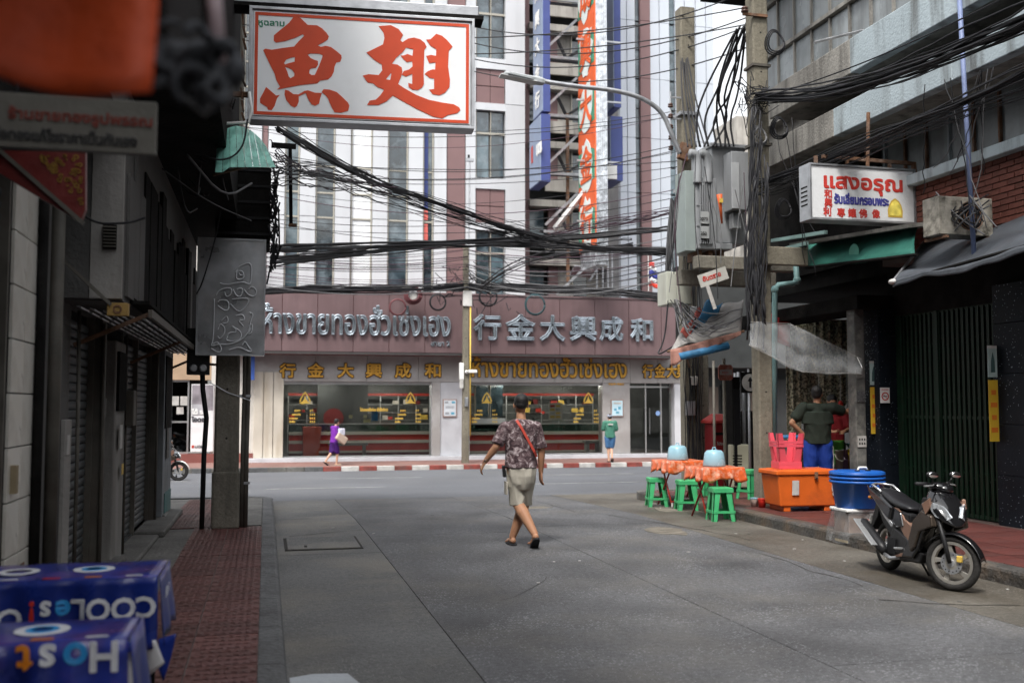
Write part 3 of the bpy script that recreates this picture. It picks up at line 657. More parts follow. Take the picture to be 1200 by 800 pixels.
for k in range(-2, 3):
    o_ = 141*k
    for i, (a, c) in enumerate(((557.5, 574), (574.6, 591))):
        for q in ((80, 99), (100, 119.5)): rect_at(a, c, q[0]+o_, q[1]+o_, m_tb, 'mauve_panel', 0, .24)
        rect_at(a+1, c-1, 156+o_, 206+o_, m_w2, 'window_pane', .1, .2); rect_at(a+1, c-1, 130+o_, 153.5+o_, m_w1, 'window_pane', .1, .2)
        rect_at(a+.2, a+1, 128+o_, 207+o_, m_cream2, 'window_mullion', .03, .24)
    rect_at(557, 592, 153.5+o_, 156+o_, m_cream2, 'window_transom', .05, .24); rect_at(557, 592, 119.7+o_, 128+o_, m_tw, 'facade_band', -.06, .24); rect_at(557, 592, 208+o_, 220.5+o_, m_tw, 'facade_band', -.06, .24)
for y0_, y1_, m_ in ((100, 247, mat('blue_banner', (.03,.045,.16), .5)), (248.5, 259.5, mat('pink_banner', (.62,.13,.11), .5)), (264.5, 283, MATS['pink_banner'])): rect_at(495.9, 502, y0_, y1_, m_, 'window_banner', .06, .11)
# recessed older block between the towers
OB = thing('older_block', 'stained older block with balconies set back between the two white towers', 'building', (XY(660, TY+2.2), TY+2.2, -.4))
OY = TY+1.6
m_oc = mat('stained_concrete', (.36,.34,.31), .8, var=.2, scale=1.2, stain=(.14,.13,.12), samt=.8, bump=.3, streak=True)
def WO(a, c, y0, y1, d0, d1, m, nm, **k): return MB().bb((XY(a, OY, 200), OY+d0, ZY(y1, OY)), (XY(c, OY, 200), OY+d1, ZY(y0, OY))).build(nm, m, OB, world=True, **k)
WO(606, 745, -220, 345, 1.2, 6, m_dark, 'inner_wall')
WO(606, 622, -220, 345, .2, 1.2, m_tb, 'mauve_wall')
for k in range(-2, 3):
    o_ = 70.5*k+(0)
for k in range(-3, 4):
    o_ = 70*k
    WO(620, 745, 90+o_, 98+o_, -.1, 1.2, m_oc, 'balcony_slab', bev=.01); WO(640, 745, 64+o_, 78+o_, .1, .2, m_oc, 'balcony_parapet')
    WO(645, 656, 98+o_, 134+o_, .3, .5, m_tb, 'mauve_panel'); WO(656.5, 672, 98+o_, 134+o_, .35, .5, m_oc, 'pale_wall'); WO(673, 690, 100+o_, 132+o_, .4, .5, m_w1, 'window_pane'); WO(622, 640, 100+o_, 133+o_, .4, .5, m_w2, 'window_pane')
    WO(671.8, 673, 98+o_, 134+o_, .25, .5, m_cream2, 'window_mullion'); WO(690, 735, 98+o_, 133+o_, .5, .7, m_oc, 'pale_wall')
# right tower of pale blue-white panels
RTW = thing('pale_tower', 'pale blue-white tower with a dark glass strip and one mauve strip behind the street lamp', 'building', (XY(780, TY), TY, -.4))
m_pw = mat('pale_blue_cladding', (.50,.535,.59), .35, var=.04, scale=.5, bump=.02, rnd=.03)
def WR(a, c, y0, y1, d0, d1, m, nm): return MB().bb((XY(a, TY, 200), TY+d0, ZY(y1, TY)), (XY(c, TY, 200), TY+d1, ZY(y0, TY))).build(nm, m, RTW, world=True)
ys = [-260, -200, -130, -60, 5, 75, 148, 215, 280, 345]
for a, c in ((727,735.5),(736,748-2.5),(763,774),(774.5,786),(793,804),(804.5,817),(817.5,829),(829.5,838)):
    for p, q in zip(ys, ys[1:]): WR(a, c-.3, p+.3, q-.3, 0, .24, m_pw, 'facade_panel')
for p, q in zip(ys, ys[1:]):
    WR(745.7, 751, p+1, (p+q)/2-.7, .1, .2, m_w1, 'window_pane'); WR(745.7, 751, (p+q)/2+.7, q-1, .1, .2, m_w1, 'window_pane'); WR(751.3, 762.7, p+.3, q-.3, -.05, .24, m_tb, 'mauve_panel')
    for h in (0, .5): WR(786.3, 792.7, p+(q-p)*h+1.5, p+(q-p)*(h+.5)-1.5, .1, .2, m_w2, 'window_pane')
WR(727, 838, -260, 345, .24, 9, MATS['tower_core'], 'wall')
# distant block seen through the gap
q = aY(852, 130, 60); DB = thing('distant_block', 'grey block far behind, seen through the gap beside the concrete pole', 'building', (q.x, 60, -.4))
MB().bb((XY(864, 60, 200), 60, -.4), (XY(905, 60, 200), 72, ZY(112, 60))).build('wall', m_oc, DB, world=True); MB().bb((XY(856, 58, 200), 58, -.4), (XY(866, 58, 200), 60, ZY(190, 58, 860))).build('lift_shaft', m_oc, DB, world=True)
# ---------------------------------------------------------------- projecting signs
m_bf = mat('blue_sign_face', (.22,.27,.38), .4, var=.08); m_be = mat('blue_sign_edge', (.05,.07,.22), .4, var=.08); m_or = mat('sign_orange', (.68,.12,.035), .45, var=.1); m_gn = mat('sign_green', (.06,.27,.17), .45, var=.1)
m_cor = mat('corrugated_silver', (.55,.57,.6), .25, .8, var=.4, scale=5, bump=.4, bscale=10)
def boxsign(name, pxl, pxr, y0, y1, Y0, dep, lab, txt=None, horiz=False):
    x0, x1 = XY(pxl, Y0, 200), XY(pxr, Y0, 200); zt, zl = aY(pxr, y0, Y0).z, aY(pxr, y1, Y0).z
    o = thing(name, lab, 'sign', (x0, Y0, zl))
    MB().bb((x0+.01, Y0, zl), (x1, Y0+dep, zt)).build('sign_edge', m_be, o, world=True); MB().bb((x0-.02, Y0+.02, zl+.03), (x0+.01, Y0+dep-.02, zt-.03)).build('sign_face', m_bf, o, world=True)
    return o, x0-.025, zl, zt
o, X, zl, zt = boxsign('upright_blue_sign', 636.5, 645, -160, 131, 33, 1.25, 'tall slim blue sign with white characters left of the orange and green sign')
for k, ch in enumerate('行金大興成和行'):
    letters(ch, .62, (X, 33.95, zl+.35+k*.98), (0,-1,0), (0,0,1), m_white, o, 'character', bold=.03, depth=.01)
o, X, zl, zt = boxsign('blue_bank_sign', 634, 645, 134, 213, 33, 1.5, 'shorter blue bank sign with red and white letters under the tall blue sign')
letters('UOB', .55, (X, 33.5, zl+1.0), (0,-1,0), (0,0,1), m_white, o, 'lettering', bold=.03, depth=.01, wd=.62)
MB().bb((X-.01, 34.0, zl+.9), (X+.005, 34.22, zl+1.5)).build('red_mark', m_red, o, world=True)
o, X, zl, zt = boxsign('upright_blue_sign', 720.5, 728.5, -160, 126, 33.2, 1.25, 'tall slim blue sign right of the silver sign column')
o, X, zl, zt = boxsign('blue_bank_sign', 716, 730, 137, 212, 33.2, 1.5, 'shorter blue sign right of the silver sign column, below the tall one')
MB().bb((XY(711,33.1,190), 33.1, ZY(200,33.1)), (XY(723,33.1,190), 33.18, ZY(183,33.1))).build('white_box', m_white, o, world=True)
X0 = XY(698, 31.6, 200); X1 = XY(712, 31.6, 200); Z0 = ZY(283, 31.6); Z1 = 19
o = thing('tall_orange_green_sign', 'tall narrow orange and green vertical sign with white characters on a silver column', 'sign', (X0, 31.6, Z0))
b = MB(); n = 12
for k in range(n): xx = X0+.03+(X1-X0-.03)*k/n; b.bb((xx, 31.6+(.0 if k % 2 else .025), Z0-.6), (xx+(X1-X0)/n-.002, 33.4, Z1))
b.build('silver_cladding', m_cor, o, world=True)
MB().bb((X0-.02, 31.61, Z0), (X0+.03, 33.4, Z1)).build('sign_face', m_or, o, world=True)
per_ = 2.02
m_mint = mat('sign_mint_white', (.66,.72,.70), .45, var=.06)
for k in range(6):
    zc = Z0+.95+k*per_
    MB().bb((X0-.028, 31.63, zc-.62), (X0-.0215, 33.38, zc+.56)).build('green_field', m_gn, o, world=True)
    b = MB(); b.prism([(31.63, zc+.38), (31.63, zc+1.1), (33.38, zc+1.1), (33.38, zc+.62), (32.6, zc+.75)], X0-.035, X0-.0285, 'YZ'); b.build('orange_band', m_or, o, world=True)
    a = [(32.5+.70*math.cos(t), zc+.88*math.sin(t)) for t in [2*math.pi*i/18 for i in range(18)]]
    a = [(max(31.64, min(33.37, p[0]+random.uniform(-.14,.14))), p[1]+random.uniform(-.14,.14)) for p in a]
    b = MB(); b.prism(a, X0-.045, X0-.0355, 'YZ'); b.build('mint_field', m_mint, o, world=True)
    letters('行金大興成和'[k], 1.32, (X0-.05, 33.13, zc-.48), (0,-1,0), (0,0,1), m_or, o, 'character', bold=.045, depth=.012)
# steel frames carrying the signs
fr = thing('sign_frame', 'steel lattice brackets holding the projecting signs to the older block', 'frame', (XY(690, 34), 34.2, ZY(330, 34)))
b = MB(); lg = m_galv
def fb(p, q, w_=.09, m=None, nm='strut'): MB().bar(p, q, w_, w_).build(nm, m or m_galv, fr, world=True)
for k, y in enumerate((330, 262, 192, 122, 52, -18)):
    z = ZY(y, 34)
    xl, xr = XY(640, 34, 200), XY(716, 34, 200)
    fb((xl, 34.3, z-.1), (xr, 34.3, z-.1), .1); fb((xl, 34.9, z), (xr, 34.9, z), .09, m_wire)
    if y < 330:
        fb((xl, 34.1, z+.1), (xl+1.2, 34.1, z+1.3), .09, m_galv, 'diagonal'); fb((xl+.6, 34.8, z+.9), (xl+1.0, 34.8, z+.1), .09, m_wire, 'diagonal'); fb((xl+1.05, 34.8, z+.1), (xl+1.8, 34.8, z+.6), .09, m_wire, 'diagonal')
        fb((XY(676, 32.6, 200), 32.6, z), (XY(728, 32.6, 200), 32.6, z), .06)
fb((XY(666, 34.5), 34.5, ZY(330, 34.5)), (XY(666, 34.5), 34.5, ZY(125, 34.5)), .1, m_rust, 'post')
p0 = aY(650, 268, 34.2); p1 = aY(690, 218, 32.8); fb(p0, p1, .14, m_white, 'diagonal')
for px in (700, 707, 713, 718): fb((XY(px, 33), 33, ZY(342, 33)), (XY(px, 33), 33, ZY(285, 33)), .05, m_galv, 'post')
fb(aY(652, 345, 33), aY(700, 300, 33), .08); fb(aY(690, 330, 33), aY(716, 290, 33), .06)
q = aY(683, 318, 34.6); MB().box(q, (.9,.5,.05), (R(-40),0,R(10))).build('tilted_panel', m_galv, fr, world=True)
# dark shophouse right of the gold shop
dsh = thing('dark_shophouse', 'dark shophouse front just right of the gold shop, behind the poles', 'building', (XY(850, 35), 35, -.28))
MB().bb((XY(804, 35), 34.9, -.3), (XY(804, 35)+9, 42, ZY(300, 35))).build('wall', m_dark, dsh, world=True)
for k in range(5): MB().bb((XY(806, 35)+.2+k*1.1, 34.7, -.28), (XY(806, 35)+1.1+k*1.1, 34.88, 2.3+.1*k)).build('shutter_panel', m_dark if k % 2 else mat('dull_brown', (.07,.055,.045), .7), dsh, world=True)
MB().bb((XY(804, 35), 33.9, 3.0), (XY(804, 35)+8, 34.9, 3.2)).build('canopy', m_dark, dsh, world=True)
# taller buildings further back along the street, behind the photographer; the tower windows mirror them
for bx0, bx1, by0, by1, bh, lab in ((-14,-2.5,-42,-15,17,'tall grey building behind the photographer on the left side of the street'), (9.2,24,-40,-15,14,'tall pale building behind the photographer on the right side of the street'), (-30,40,-80,-62,24,'long block closing the street far behind the photographer'), (-40,-16,-12,12,15,'block behind the dark shop row on the left')):
    bo = thing('background_building', lab, 'building', ((bx0+bx1)/2, (by0+by1)/2, -.3))
    MB().bb((bx0, by0, -.3), (bx1, by1, bh)).build('wall', mat('background_render', (.25,.25,.24), .8, var=.2, scale=.5), bo, world=True)
    n_ = int((bx1-bx0)/2.4); b = MB()
    for i_ in range(n_):
        for j_ in range(int(bh/3)-1): b.bb((bx0+.5+i_*2.4, by1+.01, 3.2+j_*3), (bx0+2.1+i_*2.4, by1+.05, 4.9+j_*3))
    b.build('windows', m_dark, bo, world=True, kind='stuff')
# Thai flag
q = aY(760, 341, 33.4); o = thing('flag', 'small striped red, white and blue flag on a stick above the mauve sign board', 'flag', tuple(q))
MB().tube([(0,0,0),(0.0,0,1.4)], .015, 6).build('stick', m_white, o)
for k, (c_, z0_, z1_) in enumerate((('flag_red',.15,.32),('flag_white',.32,.45),('flag_blue',.45,.72),('flag_white',.72,.85),('flag_red',.85,1.0))):
    mm = mat(c_, {'flag_red':(.6,.05,.03),'flag_white':(.75,.75,.75),'flag_blue':(.04,.05,.25)}[c_], .7)
    f = lambda u, v: V((.02+.33*u*(1-.3*math.sin(k+u*4))*1, .07*math.sin(u*9+z0_*7), z0_+(z1_-z0_)*v+.05*math.sin(u*5)))
    MB().sheet(f, 8, 3, .005).build('flag_stripe', mm, o, smooth=True)
# ================================================================ left shop row
m_lw = mat('old_grey_render', (.085,.083,.08), .85, var=.25, scale=1.5, stain=(.07,.065,.06), samt=.8, bump=.4, streak=True)
m_lw2 = mat('pale_grey_render', (.26,.25,.235), .85, var=.15, scale=1.5, stain=(.13,.12,.11), samt=.8, bump=.3, streak=True)
m_slat = mat('shutter_steel', (.06,.068,.072), .55, .2, var=.2, scale=4, stain=(.04,.035,.03), samt=.6, bump=.15, rnd=.1)
m_lt = mat('white_wall_tile', (.68,.66,.60), .3, var=.08, scale=3, stain=(.30,.27,.22), samt=.5, bump=.05, rnd=.05)
m_dk = mat('black_and_shade', (.013,.0125,.012), .9, var=.5, scale=4, bump=.5, spec=.06)  # near-black; shade under overhangs and in recesses is put into this colour
m_pipe = mat('old_pipe', (.09,.083,.07), .6, var=.3, scale=5, stain=(.08,.06,.05), samt=.6)
LX = -1.4
LB = thing('shop_row', 'dark grey shophouse row with closed roller shutters along the left pavement', 'building', (LX, 10, .1))
def WB(a, b_, m, nm, **k): return MB().bb(a, b_).build(nm, m, LB, world=True, **k)
# solid core behind the front and the upper storeys
WB((-9, -14, -.1), (LX-.45, 14.8, 9.5), m_dk, 'core_wall')
WB((-1.9, 7.5, 2.34), (-1.0, 14.9, 3.9), m_lw, 'upper_wall'); WB((-9, 7.55, 3.901), (-.38, 14.95, 9.6), m_dk, 'upper_wall')
WB((-1.9, -14, 3.6), (-1.0, 7.49, 9.5), m_lw, 'upper_wall')
# facing panels on the end of the overhang
WB((-1.47, 7.46, 2.35), (-1.22, 7.497, 3.88), m_lw, 'end_panel', bev=.004); WB((-1.215, 7.45, 2.35), (-1.0, 7.497, 3.88), m_lw2, 'end_panel', bev=.004)
b = MB(); q = aY(129, 278, 7.45); vn = WB((q.x-.045, 7.42, q.z-.085), (q.x+.045, 7.447, q.z+.085), m_dk, 'vent')
for k in range(7): MB().box((q.x, 7.415, q.z-.07+k*.023), (.085,.012,.006), (R(35),0,0)).build('vent_slat', m_pipe, vn, world=False).location = -RT[LB.name].translation
q = aY(139, 363, 7.43); bx = WB((q.x-.07, 7.38, q.z-.045), (q.x+.07, 7.447, q.z+.045), mat('yellow_box', (.32,.2,.06), .6), 'meter_box', bev=.004)
MB().lathe([(.018,0),(.03,0),(.03,.01),(.018,.01)], 16, (q.x, 7.372, q.z), 'Y', False).build('dial', m_rust, bx, world=False).location = -RT[LB.name].translation
# side facing panels of the overhang (vertical boards)
yy = 7.6; random.seed(4)
while yy < 14.7:
    w_ = random.uniform(.28, .6); WB((-.998, yy, 2.38+random.uniform(0,.06)), (-.975+random.uniform(-.01,.01), min(yy+w_, 14.8)-.02, 3.2+random.uniform(0, .5)), random.choice((m_lw, m_dk, m_dk, m_lw)), 'side_board'); yy += w_
# slatted awning under the overhang
m_as = mat('awning_slat', (.50,.52,.54), .3, .4, var=.3); s0_ = None  # pale slat colour stands in for daylight showing through the awning
for i in range(6):
    for k in range(13):
        lo_ = V((-1.36+.085*i, 8.1+k*.5+.06*i, 2.335-.012*i))-RT[LB.name].translation
        if s0_ is None: s0_ = MB().box((0,0,0), (.035,.36,.012), (0,R(20),0)).build('awning_slat', m_as, LB); s0_.location = lo_
        else: shared(s0_, LB, lo_)
WB((-1.4, 7.9, 2.36), (-.86, 14.7, 2.385), m_dk, 'awning_sheet')
WB((-.87, 7.9, 2.26), (-.84, 14.6, 2.32), m_pipe, 'awning_rail')
for y0 in (8.0, 11.2, 14.4): MB().bar((-1.4, y0, 2.05), (-.86, y0, 2.3), .03).build('awning_bracket', m_rust, LB, world=True)
# ground floor bays: piers and shutters
slat0 = {}
def shutter(y0, y1, x=LX-.05, z1=2.34, pitch=.07):
    L_ = round(y1-y0, 3)
    sh = MB().bb((x-.04, y0, .1), (x-.03, y1, z1)).build('shutter_back', m_dk, LB, world=True)
    prof = [(-.004,0),(.004,.006),(.010,.025),(.010,.05),(.002,.062),(-.004,.066)]
    n = int((z1-.18)/pitch); me = None
    for k in range(n):
        if me is None:
            b = MB(); b.prism([(p[0], p[1]) for p in prof], 0, L_, 'XZ'); 
            me = b.build('shutter_slat', m_slat, LB); me.location = V((x-.02, y0, .17))-RT[LB.name].translation
        else: shared(me, LB, V((x-.02, y0, .17+k*pitch))-RT[LB.name].translation)
    MB().bb((x-.02, y0, .1), (x+.02, y1, .17)).build('shutter_foot', m_slat, LB, world=True)
    for q in (y0-.03, y1): MB().bb((x-.03, q, .1), (x+.035, q+.03, z1)).build('shutter_guide', m_pipe, LB, world=True)
shutter(3.2, 6.06, z1=2.9); shutter(7.95, 9.0); shutter(10.75, 11.95); shutter(12.0, 13.3)
WB((LX-.5, 6.11, .1), (LX-.02, 6.75, 2.75), m_dk, 'pier')
tl = None
for i in range(2):
    for k in range(9):
        y0 = 6.13+.30*i; z0_ = .13+.31*k
        if tl is None: tl = MB().box((0,0,0), (.02,.292,.302)).build('wall_tile', m_lt, LB, bev=.003); tl.location = V((LX-.01, y0+.155, z0_+.145))-RT[LB.name].translation
        else: shared(tl, LB, V((LX-.01+random.uniform(-.002,.002), y0+.155, z0_+.145))-RT[LB.name].translation)
WB((LX-.012, 6.2, 1.1), (LX+.03, 6.26, 1.26), mat('old_hinge', (.3,.24,.15), .8, var=.3), 'wall_bracket'); 
WB((LX-.4, 6.76, .1), (LX+.03, 6.95, 2.9), m_lw, 'pier'); 
MB().tube([(LX+.05, 7.05, .1), (LX+.05, 7.05, 3.4)], .045, 12).build('drain_pipe', m_pipe, LB, world=True, smooth=True)
MB().tube([(LX+.03, 6.72, .1), (LX+.03, 6.72, 2.9)], .03, 10).build('drain_pipe', m_dk, LB, world=True, smooth=True)
WB((LX-.4, 7.2, .1), (LX-.0, 7.86, 2.34), m_lw, 'pier', bev=.01); WB((LX, 7.6, .1), (LX+.03, 7.84, 1.5), m_lw2, 'plaster_patch', bev=.005)
WB((LX-.4, 9.06, .1), (LX+.04, 9.3, 2.34), m_pipe, 'pier'); WB((LX-.4, 9.3, .1), (LX-.03, 10.7, 2.34), m_dk, 'panel_wall'); WB((LX-.35, 9.75, .1), (LX+.06, 10.4, 2.2), m_lw2, 'pier', bev=.015)
WB((LX+.06, 9.8, 1.55), (LX+.085, 10.3, 2.1), m_dk, 'notice_board')
WB((LX-.4, 13.34, .1), (LX+.05, 13.65, 2.34), m_pipe, 'pier'); WB((LX-.4, 13.66, .1), (LX+.12, 14.8, 2.9), mat('blue_grey_render', (.2,.215,.23), .8, var=.2, stain=(.09,.09,.09), samt=.7, bump=.3, streak=True), 'pier', bev=.01)
WB((LX+.12, 13.9, .1), (LX+.13, 14.78, .45), mat('teal_paint', (.04,.14,.14), .6, stain=(.2,.2,.2)), 'painted_skirting')
q = None
WB((LX+.121, 13.75, 1.3), (LX+.135, 14.6, 2.25), m_dk, 'framed_board')
random.seed(11)
for (y0, h_) in ((7.25,.5),(9.5,.3),(13.7,.25)): WB((LX-.1, y0, .1), (LX+.16, y0+.5, .1+h_*.35), m_cem, 'step', bev=.02)
WB((LX-.1, 12.1, .1), (LX+.3, 14.7, .17), m_cem, 'step', bev=.02); WB((LX-.1, 9.2, .1), (LX+.25, 12.0, .15), m_cem, 'step', bev=.02)
# stickers, a meter and pipes on the piers
random.seed(55)
for (x_, y_, z_, w_, h_, m_) in ((LX+.09,9.95,1.2,.16,.22,m_kw),(LX+.09,10.1,.95,.12,.1,m_cr0 if 0 else m_goldp),(LX+.032,7.7,1.25,.1,.14,m_kw),(LX+.055,9.2,1.5,.1,.16,m_cem),(LX+.135,14.1,.9,.3,.4,m_cem),(LX+.055,13.45,1.3,.1,.2,m_kw),(LX+.01,6.5,.6,.1,.07,m_rust)):
    WB((x_, y_-w_/2, z_), (x_+.004, y_+w_/2, z_+h_), m_, 'sticker')
WB((LX+.06, 10.42, 1.4), (LX+.14, 10.62, 1.75), m_pipe, 'electric_meter', bev=.01)
for y_, r_ in ((7.9,.014),(9.04,.018),(10.5,.012),(13.36,.02)): MB().tube([(LX+.06, y_, .12), (LX+.06, y_+.01, 1.2), (LX+.05, y_, 2.3)], r_, 8).build('conduit', m_pipe, LB, world=True, smooth=True)
# diagonal strut and wires on the end wall
MB().bar(aY(58, 290, 7.3), aY(130, 357, 7.38), .022).build('stay_rod', m_pipe, LB, world=True)
# near upper part: dark canopy over the near pavement
WB((-3.2, 2.5, 2.95), (-1.25, 5.6, 3.2), m_dk, 'canopy', bev=.02)
# ---------------------------------------------------------------- hanging things near the camera, left
m_ora = mat('orange_canvas', (.50,.065,.012), .6, var=.3, scale=3, stain=(.25,.03,.01), samt=.6, bump=.3)
aw = thing('orange_awning', 'faded orange canvas awning close overhead at the left edge', 'awning', (-.55, 1.75, 2.1))
f = lambda u, v: V((-.55+(-.0)+(u-.5)*1.05, 1.55+.35*v*0+.04*math.sin(u*14), 2.075+.40*v+.018*math.sin(u*17+v*3)))
def f(u, v):
    x = -1.3+1.12*u; ph = v
    return V((x, 1.62+.09*math.sin(ph*2.4)+.012*math.sin(u*31), 2.118+.46*v-.03*u+.012*math.sin(u*19)))
MB().sheet(f, 30, 12, .006).build('canvas_valance', m_ora, aw, world=True, smooth=True)
MB().sheet(lambda u, v: V((-1.3+1.12*u, 1.66-1.2*v, 2.5+.35*v)), 12, 6, .006).build('canvas_roof', mat('dark_red_canvas', (.25,.03,.012), .6, var=.3, scale=3), aw, world=True, smooth=True)
MB().tube([(-1.35, 1.68, 2.16), (-.2, 1.68, 2.14)], .012, 8).build('front_rail', m_rust, aw, world=True)
cl = thing('cable_clump', 'blurred dark clump of tied cloth and cable at the end of the orange awning', 'bundle', (-.1, 1.7, 2.05))
random.seed(3); b = MB()
cC = aY(215, 78, 1.75)
for k in range(40):
    c = cC+V((random.uniform(-.05,.06), random.uniform(-.04,.04), random.uniform(-.045,.04))); r_ = random.uniform(.012,.035); ax = V((random.gauss(0,1), random.gauss(0,1), random.gauss(0,1))).normalized(); e1 = ax.orthogonal().normalized(); e2 = ax.cross(e1); t0_ = random.uniform(0, 6)
    b.tube([c+(e1*math.cos(t0_+t)+e2*math.sin(t0_+t))*r_ for t in [.5*q for q in range(8)]], random.uniform(.005,.011), 7)
for k in range(6): b.ell(cC+V((random.uniform(-.04,.05), 0, random.uniform(-.03,.03))), (.024,.02,.016), 8, 6)
c2 = aY(277, 84, 1.75)
b.ell(c2, (.018,.022,.03), 10, 8); b.tube([cC+V((.05,0,.0)), c2], .012, 8)
b.build('tied_cloth', mat('dark_cloth', (.045,.048,.055), .8, var=.6, scale=20, stain=(.13,.14,.16), samt=.6), cl, world=True, remesh=.004, sm=3)
for (a, c, d) in (((135,-60),(148,40),(178,70)), ((280,100),(262,125),(252,115)), ((200,100),(240,135),(262,100))):
    MB().tube([aY(*a, 1.75), aY(*c, 1.75), aY(*d, 1.75)], .004, 6).build('loose_cord', m_wireg, cl, world=True)
p = thing('awning_post', 'pinkish white blurred tube beside the dark cable clump overhead', 'pole', tuple(aY(252, 88, 1.8)))
MB().tube([aY(258, 86, 1.8), aY(246, -60, 1.8)], .0135, 10).build('tube', mat('pink_white_tube', (.42,.33,.35), .4, var=.1), p, world=True, smooth=True)
MB().box(aY(254, 90, 1.8), (.05,.035,.03)).build('end_clamp', m_rust, p, world=True, bev=.006)
p = thing('black_strap', 'wide black strap hanging beside the pinkish tube overhead', 'strap', tuple(aY(218, 70, 1.9)))
MB().bar(aY(222, 75, 1.9), aY(205, -70, 1.9), .06, .008).build('webbing', m_black, p, world=True)
# white Thai sign hanging under the awning
Ys = 3.6; A = aY(-60, 108, Ys); B_ = aY(184, 120, Ys); C_ = aY(184, 182, Ys); 
sg = thing('hanging_thai_sign', 'white board with red and black Thai lettering hanging under the orange awning', 'sign', ((A.x+B_.x)/2, Ys, C_.z))
MB().bb((A.x, Ys, C_.z), (B_.x, Ys+.03, B_.z)).build('board', mat('dim_white_board', (.12,.115,.10), .6, var=.2, scale=4, stain=(.07,.065,.055), samt=.5), sg, world=True, bev=.004)  # white board coloured dark to give the dimness under the awning
letters('ซื้อทองแก้ไขราคาเป็นกันเอง', .05, aY(-8, 162, Ys-.003), (1,0,0), (0,0,1), m_black, sg, 'black_lettering', bold=.0022, depth=.002, fitw=aY(160,160,Ys).x-aY(-8,160,Ys).x)
letters('ร้านขายทองรูปพรรณ', .048, aY(10, 138, Ys-.003), (1,0,0), (0,0,1), mat('faded_red', (.16,.03,.02), .6), sg, 'red_lettering', bold=.002, depth=.002, fitw=aY(178,138,Ys).x-aY(10,138,Ys).x)
for px in (20, 150): MB().tube([aY(px, 116, Ys+.01), aY(px, 60, Ys+.01)], .004, 6).build('hanging_wire', m_wire, sg, world=True)
# red and gold lantern board
Yr = 5.2; rg = thing('red_gold_board', 'dark red triangular awning board with gold ornament below the white Thai sign', 'sign', tuple(aY(60, 250, Yr)))
q = [aY(-40, 130, Yr), aY(98, 176, Yr), aY(100, 258, Yr), aY(88, 262, Yr), aY(-40, 150, Yr)]
q = [aY(-30, 176, Yr), aY(100, 178, Yr), aY(100, 245, Yr), aY(94, 260, Yr), aY(-30, 185, Yr)]
b = MB(); b.prism([(p.x, p.z) for p in q], Yr, Yr+.05, 'XZ'); b.build('red_board', mat('red_lacquer', (.12,.014,.012), .4, var=.3, scale=6), rg, world=True)
random.seed(5)
for k in range(60):
    px = random.uniform(48, 96); py = random.uniform(182, 186+(px-48)*1.15); c = aY(px, py, Yr-.005); r_ = random.uniform(.005,.013)
    MB().lathe([(r_*.5,0),(r_,0),(r_,.006),(r_*.5,.006)], 9, (c.x, c.y, c.z), 'Y', False).build('gold_ornament', mat('dull_gold', (.22,.12,.02), .5, .3), rg, world=True)
MB().bar(aY(-10, 168, Yr-.01), aY(98, 262, Yr-.01), .025, .02).build('edge_trim', m_pipe, rg, world=True)
MB().tube([aY(-30, 172, Yr), aY(-30, 60, Yr)], .006, 6).build('hanging_wire', m_wire, rg, world=True)
# ---------------------------------------------------------------- big white signboard with red characters
SY = 10.3; nS = V((-math.sin(R(5)), math.cos(R(5)), 0)).normalized(); nS = V((math.sin(R(-5)), math.cos(R(5)), 0))
sxd = V((math.cos(R(5)), math.sin(R(5)), 0)); sxd = V((math.cos(R(-5)), math.sin(R(-5)), 0)); nS = V((sxd.y, -sxd.x, 0)); pS = aY(425, 85, SY)
def sp(px, py): return aP(px, py, pS, nS)
def sl(px, py): d = sp(px, py)-pS; return (d.dot(sxd), d.z)
sg = thing('shark_fin_signboard', 'big white signboard with two bold red Chinese characters hung over the left pavement', 'sign', tuple(pS), math.atan2(sxd.y, sxd.x))
x0, zt0 = sl(292.5, 9); x1, zt1 = sl(556, 22); _, zbt = sl(552, 152); 
zt = (zt0+zt1)/2; 
m_sw = mat('signboard_white', (.86,.88,.90), .35, var=.05, scale=1.2, stain=(.6,.6,.6), samt=.3, bump=.02); m_sr = mat('signboard_red', (.62,.07,.022), .5, var=.08, scale=4, bump=0)
MB().bb((x0, -.0, zbt), (x1, .2, zt)).build('light_box', m_galv, sg, bev=.006)
MB().bb((x0+.05, -.012, zbt+.05), (x1-.05, -.003, zt-.05)).build('white_face', m_sw, sg)
for a, c in (((x0,zt-.03),(x1,zt)),((x0,zbt),(x1,zbt+.03)),((x0,zbt+.03),(x0+.03,zt-.03)),((x1-.03,zbt+.03),(x1,zt-.03))): MB().bb((a[0], -.03, a[1]), (c[0], 0-.001, c[1])).build('frame', m_galv, sg, bev=.004)
rw = .032; q = .06
for a, c in (((x0+q,zt-q-rw),(x1-q,zt-q)),((x0+q,zbt+q),(x1-q,zbt+q+rw)),((x0+q,zbt+q+rw),(x0+q+rw,zt-q-rw)),((x1-q-rw,zbt+q+rw),(x1-q,zt-q-rw))): MB().bb((a[0], -.017, a[1]), (c[0], -.0125, c[1])).build('red_border', m_sr, sg)
def cr(ox, oy, sc_, pts): return [ (lambda s: (s[0], s[1]))(sl(ox+p[0]/sc_, oy+p[1]/sc_)) for p in pts]
